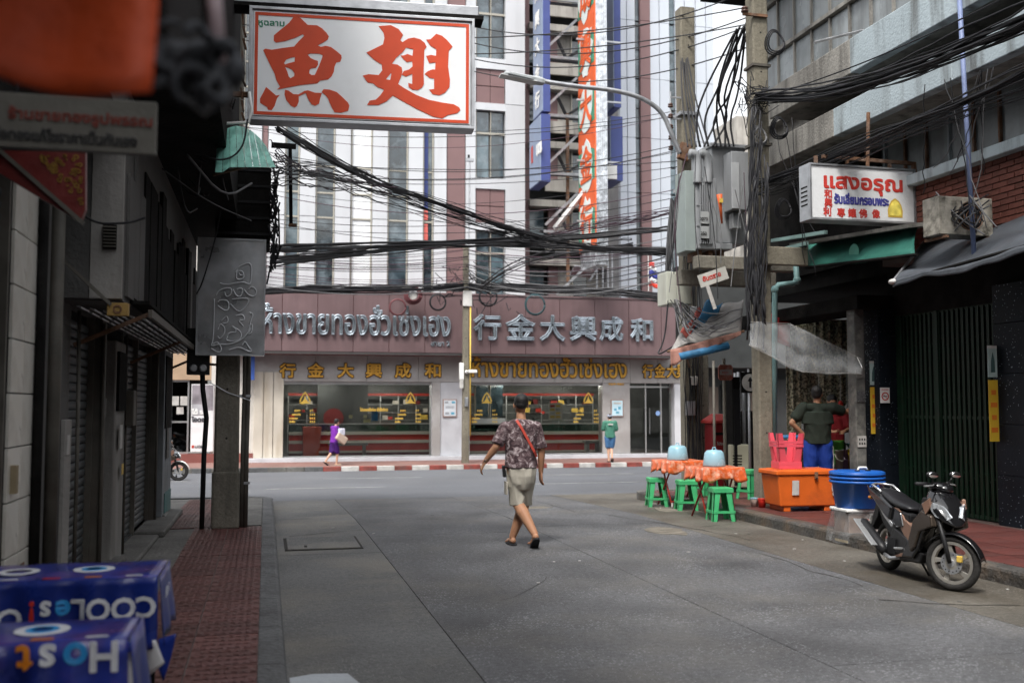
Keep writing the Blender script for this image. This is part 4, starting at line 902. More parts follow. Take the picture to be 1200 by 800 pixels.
fish = [[(320,35),(345,30),(370,42),(390,62),(420,90),(485,93),(520,115),(550,145),(566,170),(558,192),(520,215),(487,232),(510,242),(545,235),(580,243),(620,272),(652,300),(655,320),(645,345),(618,350),(605,380),(600,415),(585,445),(560,468),(505,475),(485,495),(430,500),(360,508),(300,520),(205,538),(228,520),(200,470),(190,430),(150,350),(110,265),(125,255),(170,262),(245,250),(325,240),(355,205),(395,165),(385,155),(330,180),(260,203),(200,212),(183,200),(185,162),(235,120),(290,75)],
 [(255,355),(270,330),(300,318),(330,312),(328,345),(290,355),(262,365)],[(263,382),(285,388),(310,400),(328,425),(325,445),(300,460),(288,448),(278,415)],
 [(418,295),(440,288),(500,290),(523,300),(515,330),(490,390),(468,437),(445,438),(430,425),(432,402),(445,390),(475,388),(492,365),(490,340),(460,330),(440,320)]]
dots = [[(130,520),(160,545),(200,580),(225,575),(205,600),(190,650),(170,680),(145,678),(138,660),(90,630),(88,600),(105,570)],
 [(262,540),(285,545),(320,570),(355,572),(395,548),(420,543),(470,560),(518,562),(505,600),(498,635),(470,650),(445,640),(425,610),(405,562),(357,585),(357,620),(345,650),(330,662),(300,648),(270,610),(258,570)],
 [(530,535),(570,538),(620,555),(660,590),(700,630),(708,650),(700,685),(650,698),(605,695),(580,650),(560,600),(540,575),(515,555)]]
wing = [[(170,68),(255,62),(310,90),(340,130),(320,165),(335,180),(375,155),(415,148),(460,160),(490,185),(503,212),(487,235),(482,400),(485,470),(470,495),(440,512),(405,508),(378,490),(375,462),(403,470),(403,400),(360,418),(330,405),(345,380),(380,370),(405,348),(403,312),(365,318),(345,300),(322,272),(345,272),(370,262),(405,275),(410,228),(360,218),(340,245),(290,290),(262,330),(300,335),(330,355),(335,385),(325,420),(305,470),(350,500),(430,545),(520,580),(620,600),(690,610),(730,632),(737,650),(715,672),(650,685),(610,708),(545,695),(430,640),(330,585),(268,550),(225,590),(170,615),(90,615),(108,585),(150,578),(180,550),(208,510),(160,490),(130,465),(95,460),(60,412),(100,402),(170,408),(195,375),(192,335),(150,310),(120,285),(85,252),(140,225),(200,195),(210,150),(205,115)],
 [(220,437),(255,395),(258,400),(250,442)]]
wing2 = [[(500,162),(530,160),(570,122),(610,135),(645,165),(683,210),(657,240),(652,350),(665,440),(662,490),(630,530),(590,548),(545,540),(520,508),(555,505),(555,432),(525,428),(490,400),(510,382),(545,368),(562,370),(565,320),(520,325),(500,275),(535,268),(568,275),(570,228),(530,205)]]
for nm, ox, oy, shp in (('red_character', 290, 15, [fish]+[[d] for d in dots]), ('red_character', 415, 20, [wing, wing2])):
    for k, grp in enumerate(shp):
        letters('', 1, (0,-.013,0), (1,0,0), (0,0,1), m_sr, sg, nm if k == 0 else 'character_stroke', depth=.004, world=False, splines=[cr(ox, oy, 5.93, s_) for s_ in grp])
a = sl(303, 30); letters('หูฉลาม', .085, (a[0], -.013, a[1]), (1,0,0), (0,0,1), mat('sign_text_green', (.05,.25,.15), .5), sg, 'green_lettering', bold=.003, depth=.002, world=False, fitw=.26)
MB().bb((x0-.3, .02, zt+.05), (x1+.05, .3, zt+.16)).build('support_beam', m_galv, sg, bev=.01); MB().bb((x0-.3, .0, zt+.01), (x1+.1, .25, zt+.05)).build('support_angle', m_dk, sg)
MB().bar((x0-1.2, .15, zt+.4), (x0+.2, .15, zt+.1), .05).build('support_arm', m_rust, sg)
MB().bar((x0-1.0, .12, zbt+.3), (x0, .12, zbt+.3), .05).build('support_arm', m_rust, sg)
for k in range(9): MB().tube([(x0-.08+.01*math.sin(k), .1, zt-.05-k*.13), (x0-.05-.02*math.cos(k*2), .08, zt-.17-k*.13)], .012, 6).build('chain_link', m_rust, sg)
# small green corrugated canopy
Yg = 9.2; gc = thing('green_canopy', 'small green translucent corrugated canopy under the big white signboard', 'canopy', tuple(aY(285, 195, Yg)))
m_gc = mat('green_fibreglass', (.22,.50,.42), .35, var=.2, scale=8, stain=(.07,.16,.13), samt=.6, bump=.2, streak=True)
for k in range(8):
    u0, u1 = k/8, (k+1)/8
    xl, xr = 252+70*u0, 252+70*u1
    cvt = lambda px: 148+10*abs((px-280)/40)**2*2.2
    q = [aY(250+(px-250)*1.02, 196+(6 if px < 262 else 0), Yg-.25) for px in (xl, xr-.6)]+[aY(255+(px-252)*.82, min(cvt(px), 185), Yg+.1) for px in (xr-.6, xl)]
    b = MB(); nrm = V((0,.012,.006)); b.add([p for p in q]+[p+nrm for p in q], [(0,1,2,3),(7,6,5,4),(0,4,5,1),(1,5,6,2),(2,6,7,3),(3,7,4,0)]); b.build('corrugated_strip', m_gc, gc, world=True)
MB().tube([aY(250, 146, Yg), aY(292, 143, Yg), aY(295, 128, Yg), aY(292, 108, Yg)], .014, 8).build('frame_tube', m_white, gc, world=True, smooth=True)
MB().bar(aY(290, 195, Yg-.1), aY(250, 205, Yg+.2), .02).build('frame_bar', m_rust, gc, world=True)
# dark wrapped box on the pole below the canopy
Yb = 12.7
db = thing('wrapped_box', 'black tarpaulin wrapped box fixed high beside the left concrete pole', 'box', tuple(aY(290, 282, Yb)))
a = aY(252, 283, Yb); c = aY(318, 196, Yb)
random.seed(8)
f = lambda u, v: V((a.x+(c.x-a.x)*u, 0, a.z+(c.z-a.z)*v))
MB().bb((a.x, Yb, a.z), (c.x, Yb+.8, c.z)).build('tarpaulin', m_dk, db, world=True, bev=.02)
for k in range(5): MB().bb((a.x-.0, Yb-.012, a.z+.1+k*.2), (c.x+.006, Yb-.001, a.z+.13+k*.2)).build('tie_band', m_black, db, world=True)
b = MB()
for k in range(60):
    z = a.z-.1+(c.z-a.z+.1)*k/60; b.tube([(c.x+random.uniform(-.02,.015), Yb-.02, z), (c.x+random.uniform(.0,.05), Yb-.03, z+random.uniform(-.05,.05))], .006, 4)
b.build('frayed_edge', m_dk, db, world=True)
# silver sign with neon outline
Yn = 12.4; a = aY(229, 416, Yn); c = aY(312, 281, Yn)
ns = thing('silver_neon_sign', 'silver sheet metal sign with looping neon tube outlines on the left pole', 'sign', tuple(aY(270, 416, Yn)))
m_sil = mat('brushed_sheet', (.42,.43,.45), .3, .45, var=.5, scale=2.2, stain=(.6,.57,.57), samt=.8, bump=.5, bscale=1.6)
MB().bb((a.x, Yn, a.z), (c.x, Yn+.16, c.z)).build('sheet_panel', m_sil, ns, world=True, bev=.008)
for p_, q_ in (((a.x,a.z),(c.x,a.z+.02)),((a.x,c.z-.02),(c.x,c.z)),((a.x,a.z+.02),(a.x+.02,c.z-.02)),((c.x-.02,a.z+.02),(c.x,c.z-.02))): MB().bb((p_[0], Yn-.015, p_[1]), (q_[0], Yn-.001, q_[1])).build('edge_strip', m_galv, ns, world=True)
m_neon = mat('neon_tube', (.7,.72,.75), .2, 0, var=0, bump=0, spec=.8)
loops = [[(250,245),(262,235),(270,215),(300,200),(340,190),(350,220),(345,300),(335,318),(300,300),(250,310),(200,318),(165,310)],[(262,230),(255,290),(305,285),(300,240),(270,235),(280,265),(300,262)],[(140,380),(160,350),(200,335),(235,340),(225,380),(200,390),(190,360)],[(240,345),(260,385),(285,388),(300,350),(285,335),(262,345)],[(305,345),(330,380),(370,388),(380,350),(350,325),(330,345)],[(150,440),(190,470),(215,465),(215,410),(165,405),(150,420)],[(225,430),(260,470),(290,475),(325,430),(335,400),(290,395),(235,405)],[(130,400),(125,640),(108,680),(150,665),(220,668),(290,640),(330,600),(345,520),(360,490),(335,480)],[(170,530),(205,495),(212,540),(180,545)],[(150,580),(165,540),(200,580),(165,640),(150,620)],[(200,640),(215,595),(260,600),(250,565),(225,560),(290,590),(285,640),(230,650),(200,640)],[(255,500),(300,490),(310,530),(265,520),(300,560)],[(215,700),(280,680),(320,705),(355,710),(330,680),(310,645),(295,670)],[(330,560),(355,545),(350,600),(325,610),(345,570)],[(110,690),(160,720),(175,690),(150,650),(120,665)]]
def smoothpts(P, it=2):
    for _ in range(it):
        Q = [P[0]]
        for i in range(len(P)-1): Q += [P[i].lerp(P[i+1], .25), P[i].lerp(P[i+1], .75)]
        P = Q+[P[-1]]
    return P
for lp_ in loops:
    P = [aY(225+p[0]/5, 270+p[1]/5, Yn-.03) for p in lp_]; MB().tube(smoothpts(P), .0085, 6).build('neon_tube', m_neon, ns, world=True, smooth=True)
# left concrete pole with conduits
m_pole = mat('pole_concrete', (.19,.175,.145), .85, var=.2, scale=2.2, stain=(.08,.075,.06), samt=.7, bump=.4, streak=True, grain=.18)
m_poleR = mat('pole_concrete_pale', (.175,.158,.122), .85, var=.2, scale=1.8, stain=(.09,.08,.06), samt=.7, bump=.4, streak=True, grain=.18)
def sqpole(name, x, y, zb_, zt_, wb, wt, lab, m, rz=0, holes=True):
    o = thing(name, lab, 'pole', (x, y, zb_), rz, 'concrete utility poles')
    b = MB(); h = zt_-zb_; c = .18
    def ring(w_, z): r = w_/2; k = r*(1-c); return [(-k,-r,z),(k,-r,z),(r,-k,z),(r,k,z),(k,r,z),(-k,r,z),(-r,k,z),(-r,-k,z)]
    vs = []; n = 10
    for i in range(n+1): vs += ring(wb+(wt-wb)*i/n, h*i/n)
    b.add(vs, [(i*8+j, i*8+(j+1) % 8, (i+1)*8+(j+1) % 8, (i+1)*8+j) for i in range(n) for j in range(8)]+[tuple(range(8)), tuple(n*8+j for j in range(8))])
    b.build('shaft', m, o)
    if holes:
        b = MB()
        for k in range(int(h/.6)): z = .5+.6*k; w_ = wb+(wt-wb)*z/h; b.lathe([(0,0),(.014,0),(.014,.004)], 8, (0, -w_/2-.002, z), 'Y')
        b.build('bolt_holes', m_gap, o, kind='stuff')
    return o
lpole = sqpole('utility_pole', -.46, 12.85, .1, 8.5, .30, .22, 'square concrete utility pole on the left pavement, carrying the silver sign', m_pole)
MB().box((.0,-.0,.35), (.33,.33,.7)).build('base_collar', m_pole, lpole, bev=.03)
for dx, dy, r_, m in ((.19,-.1,.022,m_pipe),(.235,-.06,.032,m_pipe),(-.19,-.13,.03,m_black)):
    pts = [(dx,dy,0),(dx,dy,1.0),(dx+(.01 if dx > 0 else -.02),dy,1.8),(dx,dy,2.6),(dx,dy,4)] if dx > 0 else [(dx-.08,dy,0),(dx-.07,dy,.9),(dx-.05,dy,1.35),(dx-.1,dy,1.7),(dx-.12,dy,2.3)]
    MB().tube(pts, r_, 10).build('conduit', m, lpole, smooth=True)
for z in (.55, 1.62, 2.2): MB().box((.21,-.08,z), (.15,.03,.03)).build('conduit_clamp', m_galv, lpole)
MB().tube([(-.2,-.16,1.78),(0,-.175,1.66),(.28,-.13,1.56)], .006, 5).build('tie_wire', m_galv, lpole)
mb = thing('meter_box', 'small black electricity box with two round sockets on the left concrete pole', 'box', (-.80, 12.62, 2.0))
MB().box((0,0,.25), (.26,.18,.56)).build('case', m_black, mb, bev=.01)
for dx in (-.05, .06): MB().lathe([(.0,0),(.045,0),(.045,-.02),(.03,-.03),(0,-.03)], 14, (dx,-.095,.05), 'Y').build('socket', m_galv, mb)
MB().tube([(.1,.0,.1),(.2,.1,.1)], .015, 6).build('bracket', m_rust, mb)
# ================================================================ right shophouse
RX = 8.8
m_rw = mat('pale_blue_render', (.36,.42,.45), .8, var=.12, scale=1.2, stain=(.07,.065,.055), samt=.85, bump=.35, streak=True)
m_gr = mat('mouldy_render', (.23,.22,.20), .85, var=.25, scale=2, stain=(.07,.065,.06), samt=.9, bump=.5, streak=True)
m_bk = mat('red_brick', (.145,.048,.034), .75, var=.25, scale=6, stain=(.09,.04,.035), samt=.5, bump=.35, rnd=.22)
m_mort = mat('mortar', (.10,.085,.075), .9, bump=.5)
m_gran = mat('black_granite', (.008,.011,.016), .5, var=.3, bump=.15, spec=.12, spk=((.22,.26,.30), 30, .20))
m_gate = mat('green_gate', (.005,.022,.011), .5, .0, var=.3, scale=6, stain=(.02,.02,.015), samt=.5)
m_winr = mat('dusty_window', (.20,.22,.23), .25, 0, var=.35, scale=1.5, stain=(.09,.09,.085), samt=.7, bump=.1, rnd=.3, streak=True)
RB = thing('right_shophouse', 'weathered pale blue concrete shophouse with projecting slabs and brick panel on the right', 'building', (RX, 10.5, .1))
def WR2(a, b_, m, nm, **k): return MB().bb(a, b_).build(nm, m, RB, world=True, **k)
WR2((9.6, -14, -.1), (18, 12.9, 12), m_dk, 'core_wall'); WR2((11.4, 12.9, -.1), (18, 17.1, 3.6), m_dk, 'core_wall'); WR2((8.9, 12.9, 3.55), (18, 17.1, 6.25), m_dk, 'core_wall'); WR2((8.9, 12.9, 6.255), (18, 17.1, 12), m_gr, 'core_wall')
WR2((8.9, -14, 2.9), (9.62, 12.9, 4.6), m_dk, 'shopfront_head')
# near ground floor
WR2((8.72, -14, .1), (9.5, 9.2, 3.3), m_dk, 'front_wall')
def granite(y0, y1, x=RX, z1=3.1):
    z = .13
    while z < z1-.05:
        h = min(.62, z1-z); WR2((x, y0+.003, z+.003), (x+.5, y1-.003, z+h-.003), m_gran, 'granite_slab', bev=.003); z += .62
granite(9.21, 10.02); granite(10.03, 10.60); granite(12.76, 13.35); granite(12.74, 13.3, RX-.42+.0, 3.0) if 0 else None
# folding gate
ga = thing('folding_gate', 'closed dark green folding steel gate between black granite piers', 'gate', (RX+.14, 11.68, .12))
bar0 = MB().bb((-.012,-.011,0), (.012,.011,2.75)).build('gate_bar', m_gate, ga); bar0.location = (0,-1.04,.02); n = 44
for k in range(1, n): shared(bar0, ga, (.018*(k % 2), -1.04+2.08*k/(n-1), .02))
for z in (.03, 1.3, 2.76): MB().bb((-.0,-1.06,z), (.05,1.06,z+.04)).build('gate_rail', m_gate, ga)
MB().bb((-.03,.13,.02), (.03,.2,2.78)).build('lock_post', m_gate, ga); MB().bb((-.03,.93,.02), (.03,1.06,2.78)).build('side_post', m_gate, ga, bev=.004)
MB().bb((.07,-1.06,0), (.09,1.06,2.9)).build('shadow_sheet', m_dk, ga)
for k in range(16):
    y0 = -1.04+k*.13
    for z in (.5, 1.5, 2.3): MB().bar((.012,y0,z), (.012,y0+.13,z+.13), .008).build('lattice_bar', m_gate, ga)
# brick panel
ZB1 = 4.66; m0 = None
WR2((8.63, 8.4, 3.6), (8.9, 12.6, 4.62), m_mort, 'brick_backing')
L_, H_ = .235, .062
for r_ in range(13):
    z = 3.72+r_*(H_+.012)
    if z > 4.56: break
    for k in range(16):
        y = 8.45+k*(L_+.012)+(.12 if r_ % 2 else 0)
        if y > 12.3: continue
        if m0 is None: m0 = MB().box((0,0,0), (.03, L_, H_)).build('brick', m_bk, RB, bev=.003, seg=1); m0.location = V((8.622, y+L_/2, z+H_/2))-RT[RB.name].translation
        else: shared(m0, RB, V((8.622+random.uniform(-.003,.003), y+L_/2, z+H_/2))-RT[RB.name].translation)
WR2((8.48, 8.0, 4.60), (8.95, 12.8, 4.74), m_rw, 'window_sill', bev=.01)
# dark windows between sill and slab
WR2((9.0, 8, 4.74), (9.2, 16.5, 5.6), m_dk, 'inner_wall'); y = 8.05
k = 0
while y < 12.9:
    MB().bb((8.86, y, 4.745), (8.9, y+.44, 5.55)).build('window_pane', m_winr, RB, world=True); WR2((8.82, y+.44, 4.745), (8.92, y+.475, 5.55), m_rust if k % 3 else m_rw, 'window_mullion'); y += .475; k += 1
# projecting slabs
def slab(y0, y1, z0, z1, xf, m):
    ys = [y0, (y0*2+y1)/3, (y0+2*y1)/3, y1]
    for k, (a, c) in enumerate(zip(ys, ys[1:])): WR2((xf, a, z0), (xf+.16, c-.006, z1), m_gr if k == 2 else m, 'slab_edge', bev=.012)
    WR2((xf+.16, y0, z0+.03), (8.95, y1, z0+.16), m_gr, 'slab')
slab(7.6, 15.4, 5.52, 5.93, 8.0, m_rw)
slab(7.6, 14.6, 6.28, 6.78, 7.95, m_rw)
WR2((8.9, 7.6, 5.9), (9.1, 15.6, 6.3), m_dk, 'inner_wall')
WR2((8.7, 7.6, 6.6), (8.95, 16.8, 7.0), m_gr, 'parapet_wall')
# upper windows in leaning frames
zz = 6.98
for lev in range(5):
    z0_ = zz+lev*.95; y = 8.0; k = 0
    while y < 16.6:
        MB().bb((8.84, y+.02, z0_+.04), (8.87, y+.52, z0_+.9)).build('window_pane', m_winr, RB, world=True); WR2((8.8, y+.52, z0_), (8.88, y+.56, z0_+.94), m_gr, 'window_mullion'); y += .56; k += 1
    WR2((8.76, 8.0, z0_-.03), (8.9, 16.7, z0_+.035), m_gr, 'window_rail')
WR2((8.6, 7.6, 11.75), (9.2, 17.0, 12.1), m_gr, 'roof_edge'); WR2((8.86, 16.7, 3.6), (9.0, 17.12, 12), m_gr, 'corner_pier', bev=.02)
WR2((8.0, 13.9, 9.35), (9.1, 17.3, 9.55), m_dk, 'roof_eave'); 
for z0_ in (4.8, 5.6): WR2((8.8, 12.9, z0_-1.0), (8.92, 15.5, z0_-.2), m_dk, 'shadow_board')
MB().tube([(8.0, 9.9, 3.2), (7.92, 9.95, 7.0)], .028, 8).build('blue_drain_pipe', mat('pipe_blue', (.16,.2,.34), .5), RB, world=True, smooth=True)
MB().tube([(7.9, 11.85, 4.3), (7.95, 11.85, 5.6)], .025, 8).build('rusty_post', m_rust, RB, world=True)
MB().tube([(7.6, 12.6, 6.82),(8.6, 12.9, 7.2)], .02, 6).build('bent_rod', m_galv, RB, world=True)
# old air conditioner on bracket
ac = thing('air_conditioner', 'mouldy outdoor air conditioner box tangled in cables below the brick panel', 'air conditioner', (8.1, 10.3, 3.62))
MB().box((.0,0,.24), (.75,.3,.46)).build('casing', mat('mouldy_white', (.30,.28,.24), .7, var=.3, scale=7, stain=(.03,.028,.02), samt=1, bump=.4), ac, bev=.01)
MB().lathe([(.0,0),(.17,0),(.17,.01),(0,.01)], 20, (.05,-.158,.24), 'Y').build('fan_grille', m_dk, ac)
for r_ in (.06,.1,.14,.175): MB().tube([(.05+r_*math.cos(t), -.172, .24+r_*math.sin(t)) for t in [2*math.pi*k/20 for k in range(21)]], .004, 5).build('grille_ring', m_rust, ac)
MB().box((-.3,0,-.02), (.04,.4,.03)).build('bracket', m_rust, ac); MB().box((.3,0,-.02), (.04,.4,.03)).build('bracket', m_rust, ac); MB().bar((.3,.15,0), (.8,.15,.0), .03).build('bracket', m_rust, ac)
# lit-box shop sign
Yq = 11.8; sg = thing('gem_shop_sign', 'white box sign with red and blue Thai lettering and a yellow amulet', 'sign', tuple(aY(1008, 262, Yq)))
a = aY(952, 257, Yq); c = aY(1072, 262, Yq); t = aY(1010, 195, Yq); t2 = aY(1010, 260, Yq); X0s, X1s = aY(948, 225, Yq).x, aY(1072, 225, Yq).x; Z0s, Z1s = t2.z, t.z
MB().bb((X0s, Yq, Z0s), (X1s, Yq+.25, Z1s)).build('box', m_galv, sg, world=True, bev=.006)
MB().bb((X0s+.035, Yq-.012, Z0s+.03), (X1s-.03, Yq-.002, Z1s-.03)).build('white_face', mat('sign_face_white', (.66,.67,.68), .4, var=.06, scale=3, stain=(.5,.5,.5), samt=.35), sg, world=True)
for p_, q_ in (((X0s,Z0s),(X1s,Z0s+.025)),((X0s,Z1s-.025),(X1s,Z1s)),((X0s,Z0s+.025),(X0s+.025,Z1s-.025)),((X1s-.025,Z0s+.025),(X1s,Z1s-.025))): MB().bb((p_[0], Yq-.03, p_[1]), (q_[0], Yq-.001, q_[1])).build('frame', m_galv, sg, world=True)
m_sred = mat('sign_red', (.5,.04,.03), .5); m_sblue = mat('sign_dark_blue', (.05,.05,.25), .5); Yt = Yq-.013
def sq(px, py): return aY(px, py, Yt)
letters('แสงอรุณ', .275, sq(966, 219.5), (1,0,0), (0,0,1), m_sred, sg, 'red_lettering', bold=.011, depth=.003, fitw=sq(1057,220).x-sq(966,220).x)
letters('รับเลี่ยมกรอบพระ', .165, sq(978, 238), (1,0,0), (0,0,1), m_sblue, sg, 'blue_lettering', bold=.008, depth=.003, fitw=sq(1041,236).x-sq(978,236).x)
for ch, px, py in (('和',970,231),('興',970,241.5),('利',969,252),('專',985,253),('鑲',998,253.5),('佛',1011,254),('像',1026,254.5)): letters(ch, .125, sq(px-4.2, py), (1,0,0), (0,0,1), m_sred, sg, 'red_character', bold=.005, depth=.003)
am = [(-.48,-.5),(.48,-.5),(.5,-.1),(.42,.22),(.25,.48),(0,.64),(-.25,.48),(-.42,.22),(-.5,-.1)]; q = sq(1049, 245); s_ = .22
b = MB(); b.prism([(q.x+p[0]*s_*1.05, q.z+p[1]*s_*1.05) for p in am], Yt-.003, Yt, 'XZ'); b.build('amulet_outline', m_goldp, sg, world=True)
b = MB(); b.prism([(q.x+p[0]*s_*.85, q.z+p[1]*s_*.85) for p in am], Yt-.007, Yt-.0035, 'XZ'); b.build('amulet', mat('amulet_yellow', (.72,.6,.12), .5, var=.3, scale=12), sg, world=True)
for k in range(5): MB().bb((X0s-.004, Yq+.04, Z0s+.2+k*.06), (X0s, Yq+.2, Z0s+.22+k*.06)).build('vent_slot', m_dk, sg, world=True)
za = aY(985, 181, Yq).z
MB().bar((X0s+.3, Yq+.15, za), (X1s+.1, Yq+.15, za-.02), .045).build('hanger_bar', m_rust, sg, world=True)
for px in (963, 1000, 1050): MB().bar((XY(px, Yq, 190), Yq+.15, za), (XY(px, Yq, 190), Yq+.15, Z1s), .04).build('hanger_post', m_rust, sg, world=True)
MB().bar((X1s+.1, Yq+.15, za), (X1s+.15, Yq+.15, Z0s+.1), .05).build('hanger_post', m_rust, sg, world=True)
# awnings
ag = thing('green_awning', 'dark green fabric awning under the white box sign', 'awning', (8.0, 12.0, 3.6))
m_ga = mat('green_fabric', (.035,.17,.13), .7, var=.2, scale=4, stain=(.02,.09,.075), samt=.7, bump=.2)
A_, B2, C2, D2 = aX(947,313,7.8), aX(1072,299,7.8), aX(1076,262,8.3), aX(948,284,8.3)
def f(u, v):
    p = A_.lerp(B2, u).lerp(D2.lerp(C2, u), v); return p+V((-.03*math.sin(v*3.1)+.008*math.sin(u*25), 0, .02*math.sin(u*9)*(1-v)))
MB().sheet(f, 24, 6, .008).build('fabric', m_ga, ag, world=True, smooth=True)
MB().tube([A_+V((.0,.05,0)), B2-V((0,.05,0))], .022, 8).build('roller_bar', m_dk, ag, world=True)
q = f(.5, .35); MB().lathe([(0,0),(.12,0),(.12,.006),(0,.006)], 16, (0,0,0), 'X').build('patch', mat('green_patch', (.10,.30,.23), .7), ag).location = q-V((8.0,12.0,3.6))+V((-.03,0,0))
gb = thing('grey_flat_canopy', 'flat grey sheet canopy edge just above the green awning', 'canopy', (7.9, 12.5, 4.0))
A3, B3 = aX(925,285,7.75), aX(1065,262,7.9)
MB().sheet(lambda u, v: A3.lerp(B3, u)+V((.9*v, 0, .12*v)), 10, 3, .05).build('sheet', m_gr, gb, world=True)
for p_, q_ in (((905,282),(968,272)),((918,292),(946,285))):
    MB().bar(aX(*p_, 7.7), aX(*q_, 7.7), .05).build('pale_green_batten', mat('mint_paint', (.32,.48,.46), .5), gb, world=True)
at = thing('grey_tarp_awning', 'sagging grey tarpaulin awning over the dark gate on the right', 'awning', (7.8, 9.5, 3.3))
m_tarp = mat('grey_tarpaulin', (.065,.073,.085), .55, var=.25, scale=3, stain=(.05,.05,.055), samt=.6, bump=.5, bscale=12)
E0, E1, E2, E3 = aX(1046,330,7.55), aX(1215,280,7.5), aX(1230,243,8.6), aX(1085,283,8.6)
def f(u, v):
    e = E0.lerp(E1, u); t_ = E3.lerp(E2, u); p = e.lerp(t_, v)
    return p+V((0, 0, -.05*math.sin(v*math.pi)+.02*math.sin(u*9+2*v)*(1-v*.6)+.006*math.sin(u*31)*(1-v)+.03*math.sin(u*5+v*9)-.05*math.sin(u*3.14)))
MB().sheet(f, 44, 12, .006).build('tarpaulin', m_tarp, at, world=True, smooth=True)
MB().sheet(lambda u, v: f(u, 0)+V((.005, 0, -.07*v*(1+.15*math.sin(u*17)))), 36, 3, .005).build('hem', m_tarp, at, world=True, smooth=True)
MB().tube([f(0,0)+V((.02,.03,-.01)), f(1,0)+V((.02,0,-.01))], .02, 8).build('front_bar', m_dk, at, world=True)
MB().ell(f(0, 0), (.04,.07,.035)).build('bar_end', m_kw, at, world=True, smooth=True)
MB().tube([f(0,0), f(0,1)], .018, 8).build('side_bar', m_galv, at, world=True)
# pale green drain pipe
pd = thing('mint_drain_pipe', 'pale mint green drain pipe with two bends in front of the stall', 'pipe', tuple(aY(908, 500, 13.9)))
m_mint = mat('mint_pipe', (.22,.38,.38), .45, var=.12, scale=4, stain=(.15,.24,.24), samt=.5)
Pm = [aY(907, 575, 14), aY(908, 338, 14), aY(912, 334, 14), aY(930, 332, 14), aY(934, 327, 14), aY(931, 290, 14)]
MB().tube(Pm, .045, 12).build('pipe', m_mint, pd, world=True, smooth=True)
for i in (1, 4): MB().ell(Pm[i]+V((0,0,-.02)), (.062,.062,.07)).build('elbow', m_mint, pd, world=True, smooth=True)
MB().tube([aY(899, 575, 14), aY(897, 335, 14)], .022, 8).build('thin_pipe', m_white, pd, world=True)
# column with yellow notices and small plates
cn = thing('stall_column', 'grey concrete column plastered with stickers at the edge of the food stall', 'column', (8.42, 13.0, .13))
MB().box((0,0,1.5), (.17,.2,3.0)).build('shaft', mat('sticker_column', (.10,.10,.095), .7, var=.4, scale=7, stain=(.28,.27,.24), samt=.6, bump=.4), cn, bev=.02)
for z, m in ((.95, m_kw), (1.6, m_conc), (1.95, m_cem)): MB().box((-.0,-.108,z), (.14,.008,.16)).build('sticker', m, cn)
for k in range(6): MB().box((-.04+.04*(k % 3),-.114,.92+.06*(k//3)), (.02,.004,.03)).build('printed_mark', m_black, cn)
m_yel = mat('yellow_card', (.55,.36,.03), .5, var=.1)
def ynote(X, Y, zb_, zt_, w_, lab, par=None):
    o = thing('yellow_notice', lab, 'notice', (X, Y, zb_), 0, None); h = zt_-zb_
    MB().box((0,0,h*.32), (w_,.012,h*.64)).build('yellow_card', m_yel, o); MB().box((0,0,h*.82), (w_,.012,h*.30)).build('picture_card', mat('pale_teal_card', (.35,.45,.44), .5, var=.2), o)
    MB().prism([(-.03,h*.72),(.03,h*.72),(.024,h*.84),(.0,h*.93),(-.024,h*.84)], -.012, -.007, 'XZ').build('printed_figure', mat('figure_dark', (.05,.10,.10), .5), o)
    for k in range(4): MB().box((0,-.009,h*(.12+.13*k)), (w_*(.5 if k % 2 else .7),.004,h*.05)).build('printed_mark', mat('print_orange', (.55,.15,.02), .5), o)
    MB().box((0,-.0,h*.985), (w_,.014,h*.03)).build('top_card', m_kw, o)
q0, q1 = aY(1024, 508, 12.88), aY(1024, 423, 12.88); ynote(q0.x, 12.86, q0.z, q1.z, .11, 'yellow printed notice beside the small no smoking sign')
q0, q1 = aY(1165, 517, 10.55), aY(1165, 405, 10.55); 
ynote(q0.x, 10.54, q0.z, q1.z, .13, 'yellow printed notice on the granite pier right of the gate')
ns = thing('no_smoking_sign', 'small white no smoking sign on the black granite pier', 'sign', tuple(aY(1037, 463, 12.7)))
MB().box((0,0,0), (.15,.01,.22)).build('plate', m_white, ns)
MB().lathe([(.045,0),(.06,0),(.06,-.004),(.045,-.004)], 20, (0,-.006,-.015), 'Y', False).build('red_ring', m_sred, ns); MB().bar((-.04,-.009,.02), (.04,-.009,-.055), .01, .003).build('red_slash', m_sred, ns); MB().box((0,-.0065,-.015), (.07,.003,.012)).build('cigarette', m_black, ns)
letters('NO SMOKING', .018, (-.06,-.007,.075), (1,0,0), (0,0,1), m_sred, ns, 'lettering', bold=.001, depth=.001, world=False)
MB().box((.0,.05,0), (.03,.1,.03)).build('fixing', m_dk, ns)
WR2((8.62, 12.74, .13), (8.8, 13.1, 3.0), m_gran, 'granite_slab', bev=.003)
WR2((8.3, 12.75, 3.0), (9.0, 17.0, 3.2), m_dk, 'stall_lintel')
WR2((8.8, 12.95, .1), (11.4, 16.85, .135), mat('stall_floor', (.1,.085,.075), .6), 'stall_floor')
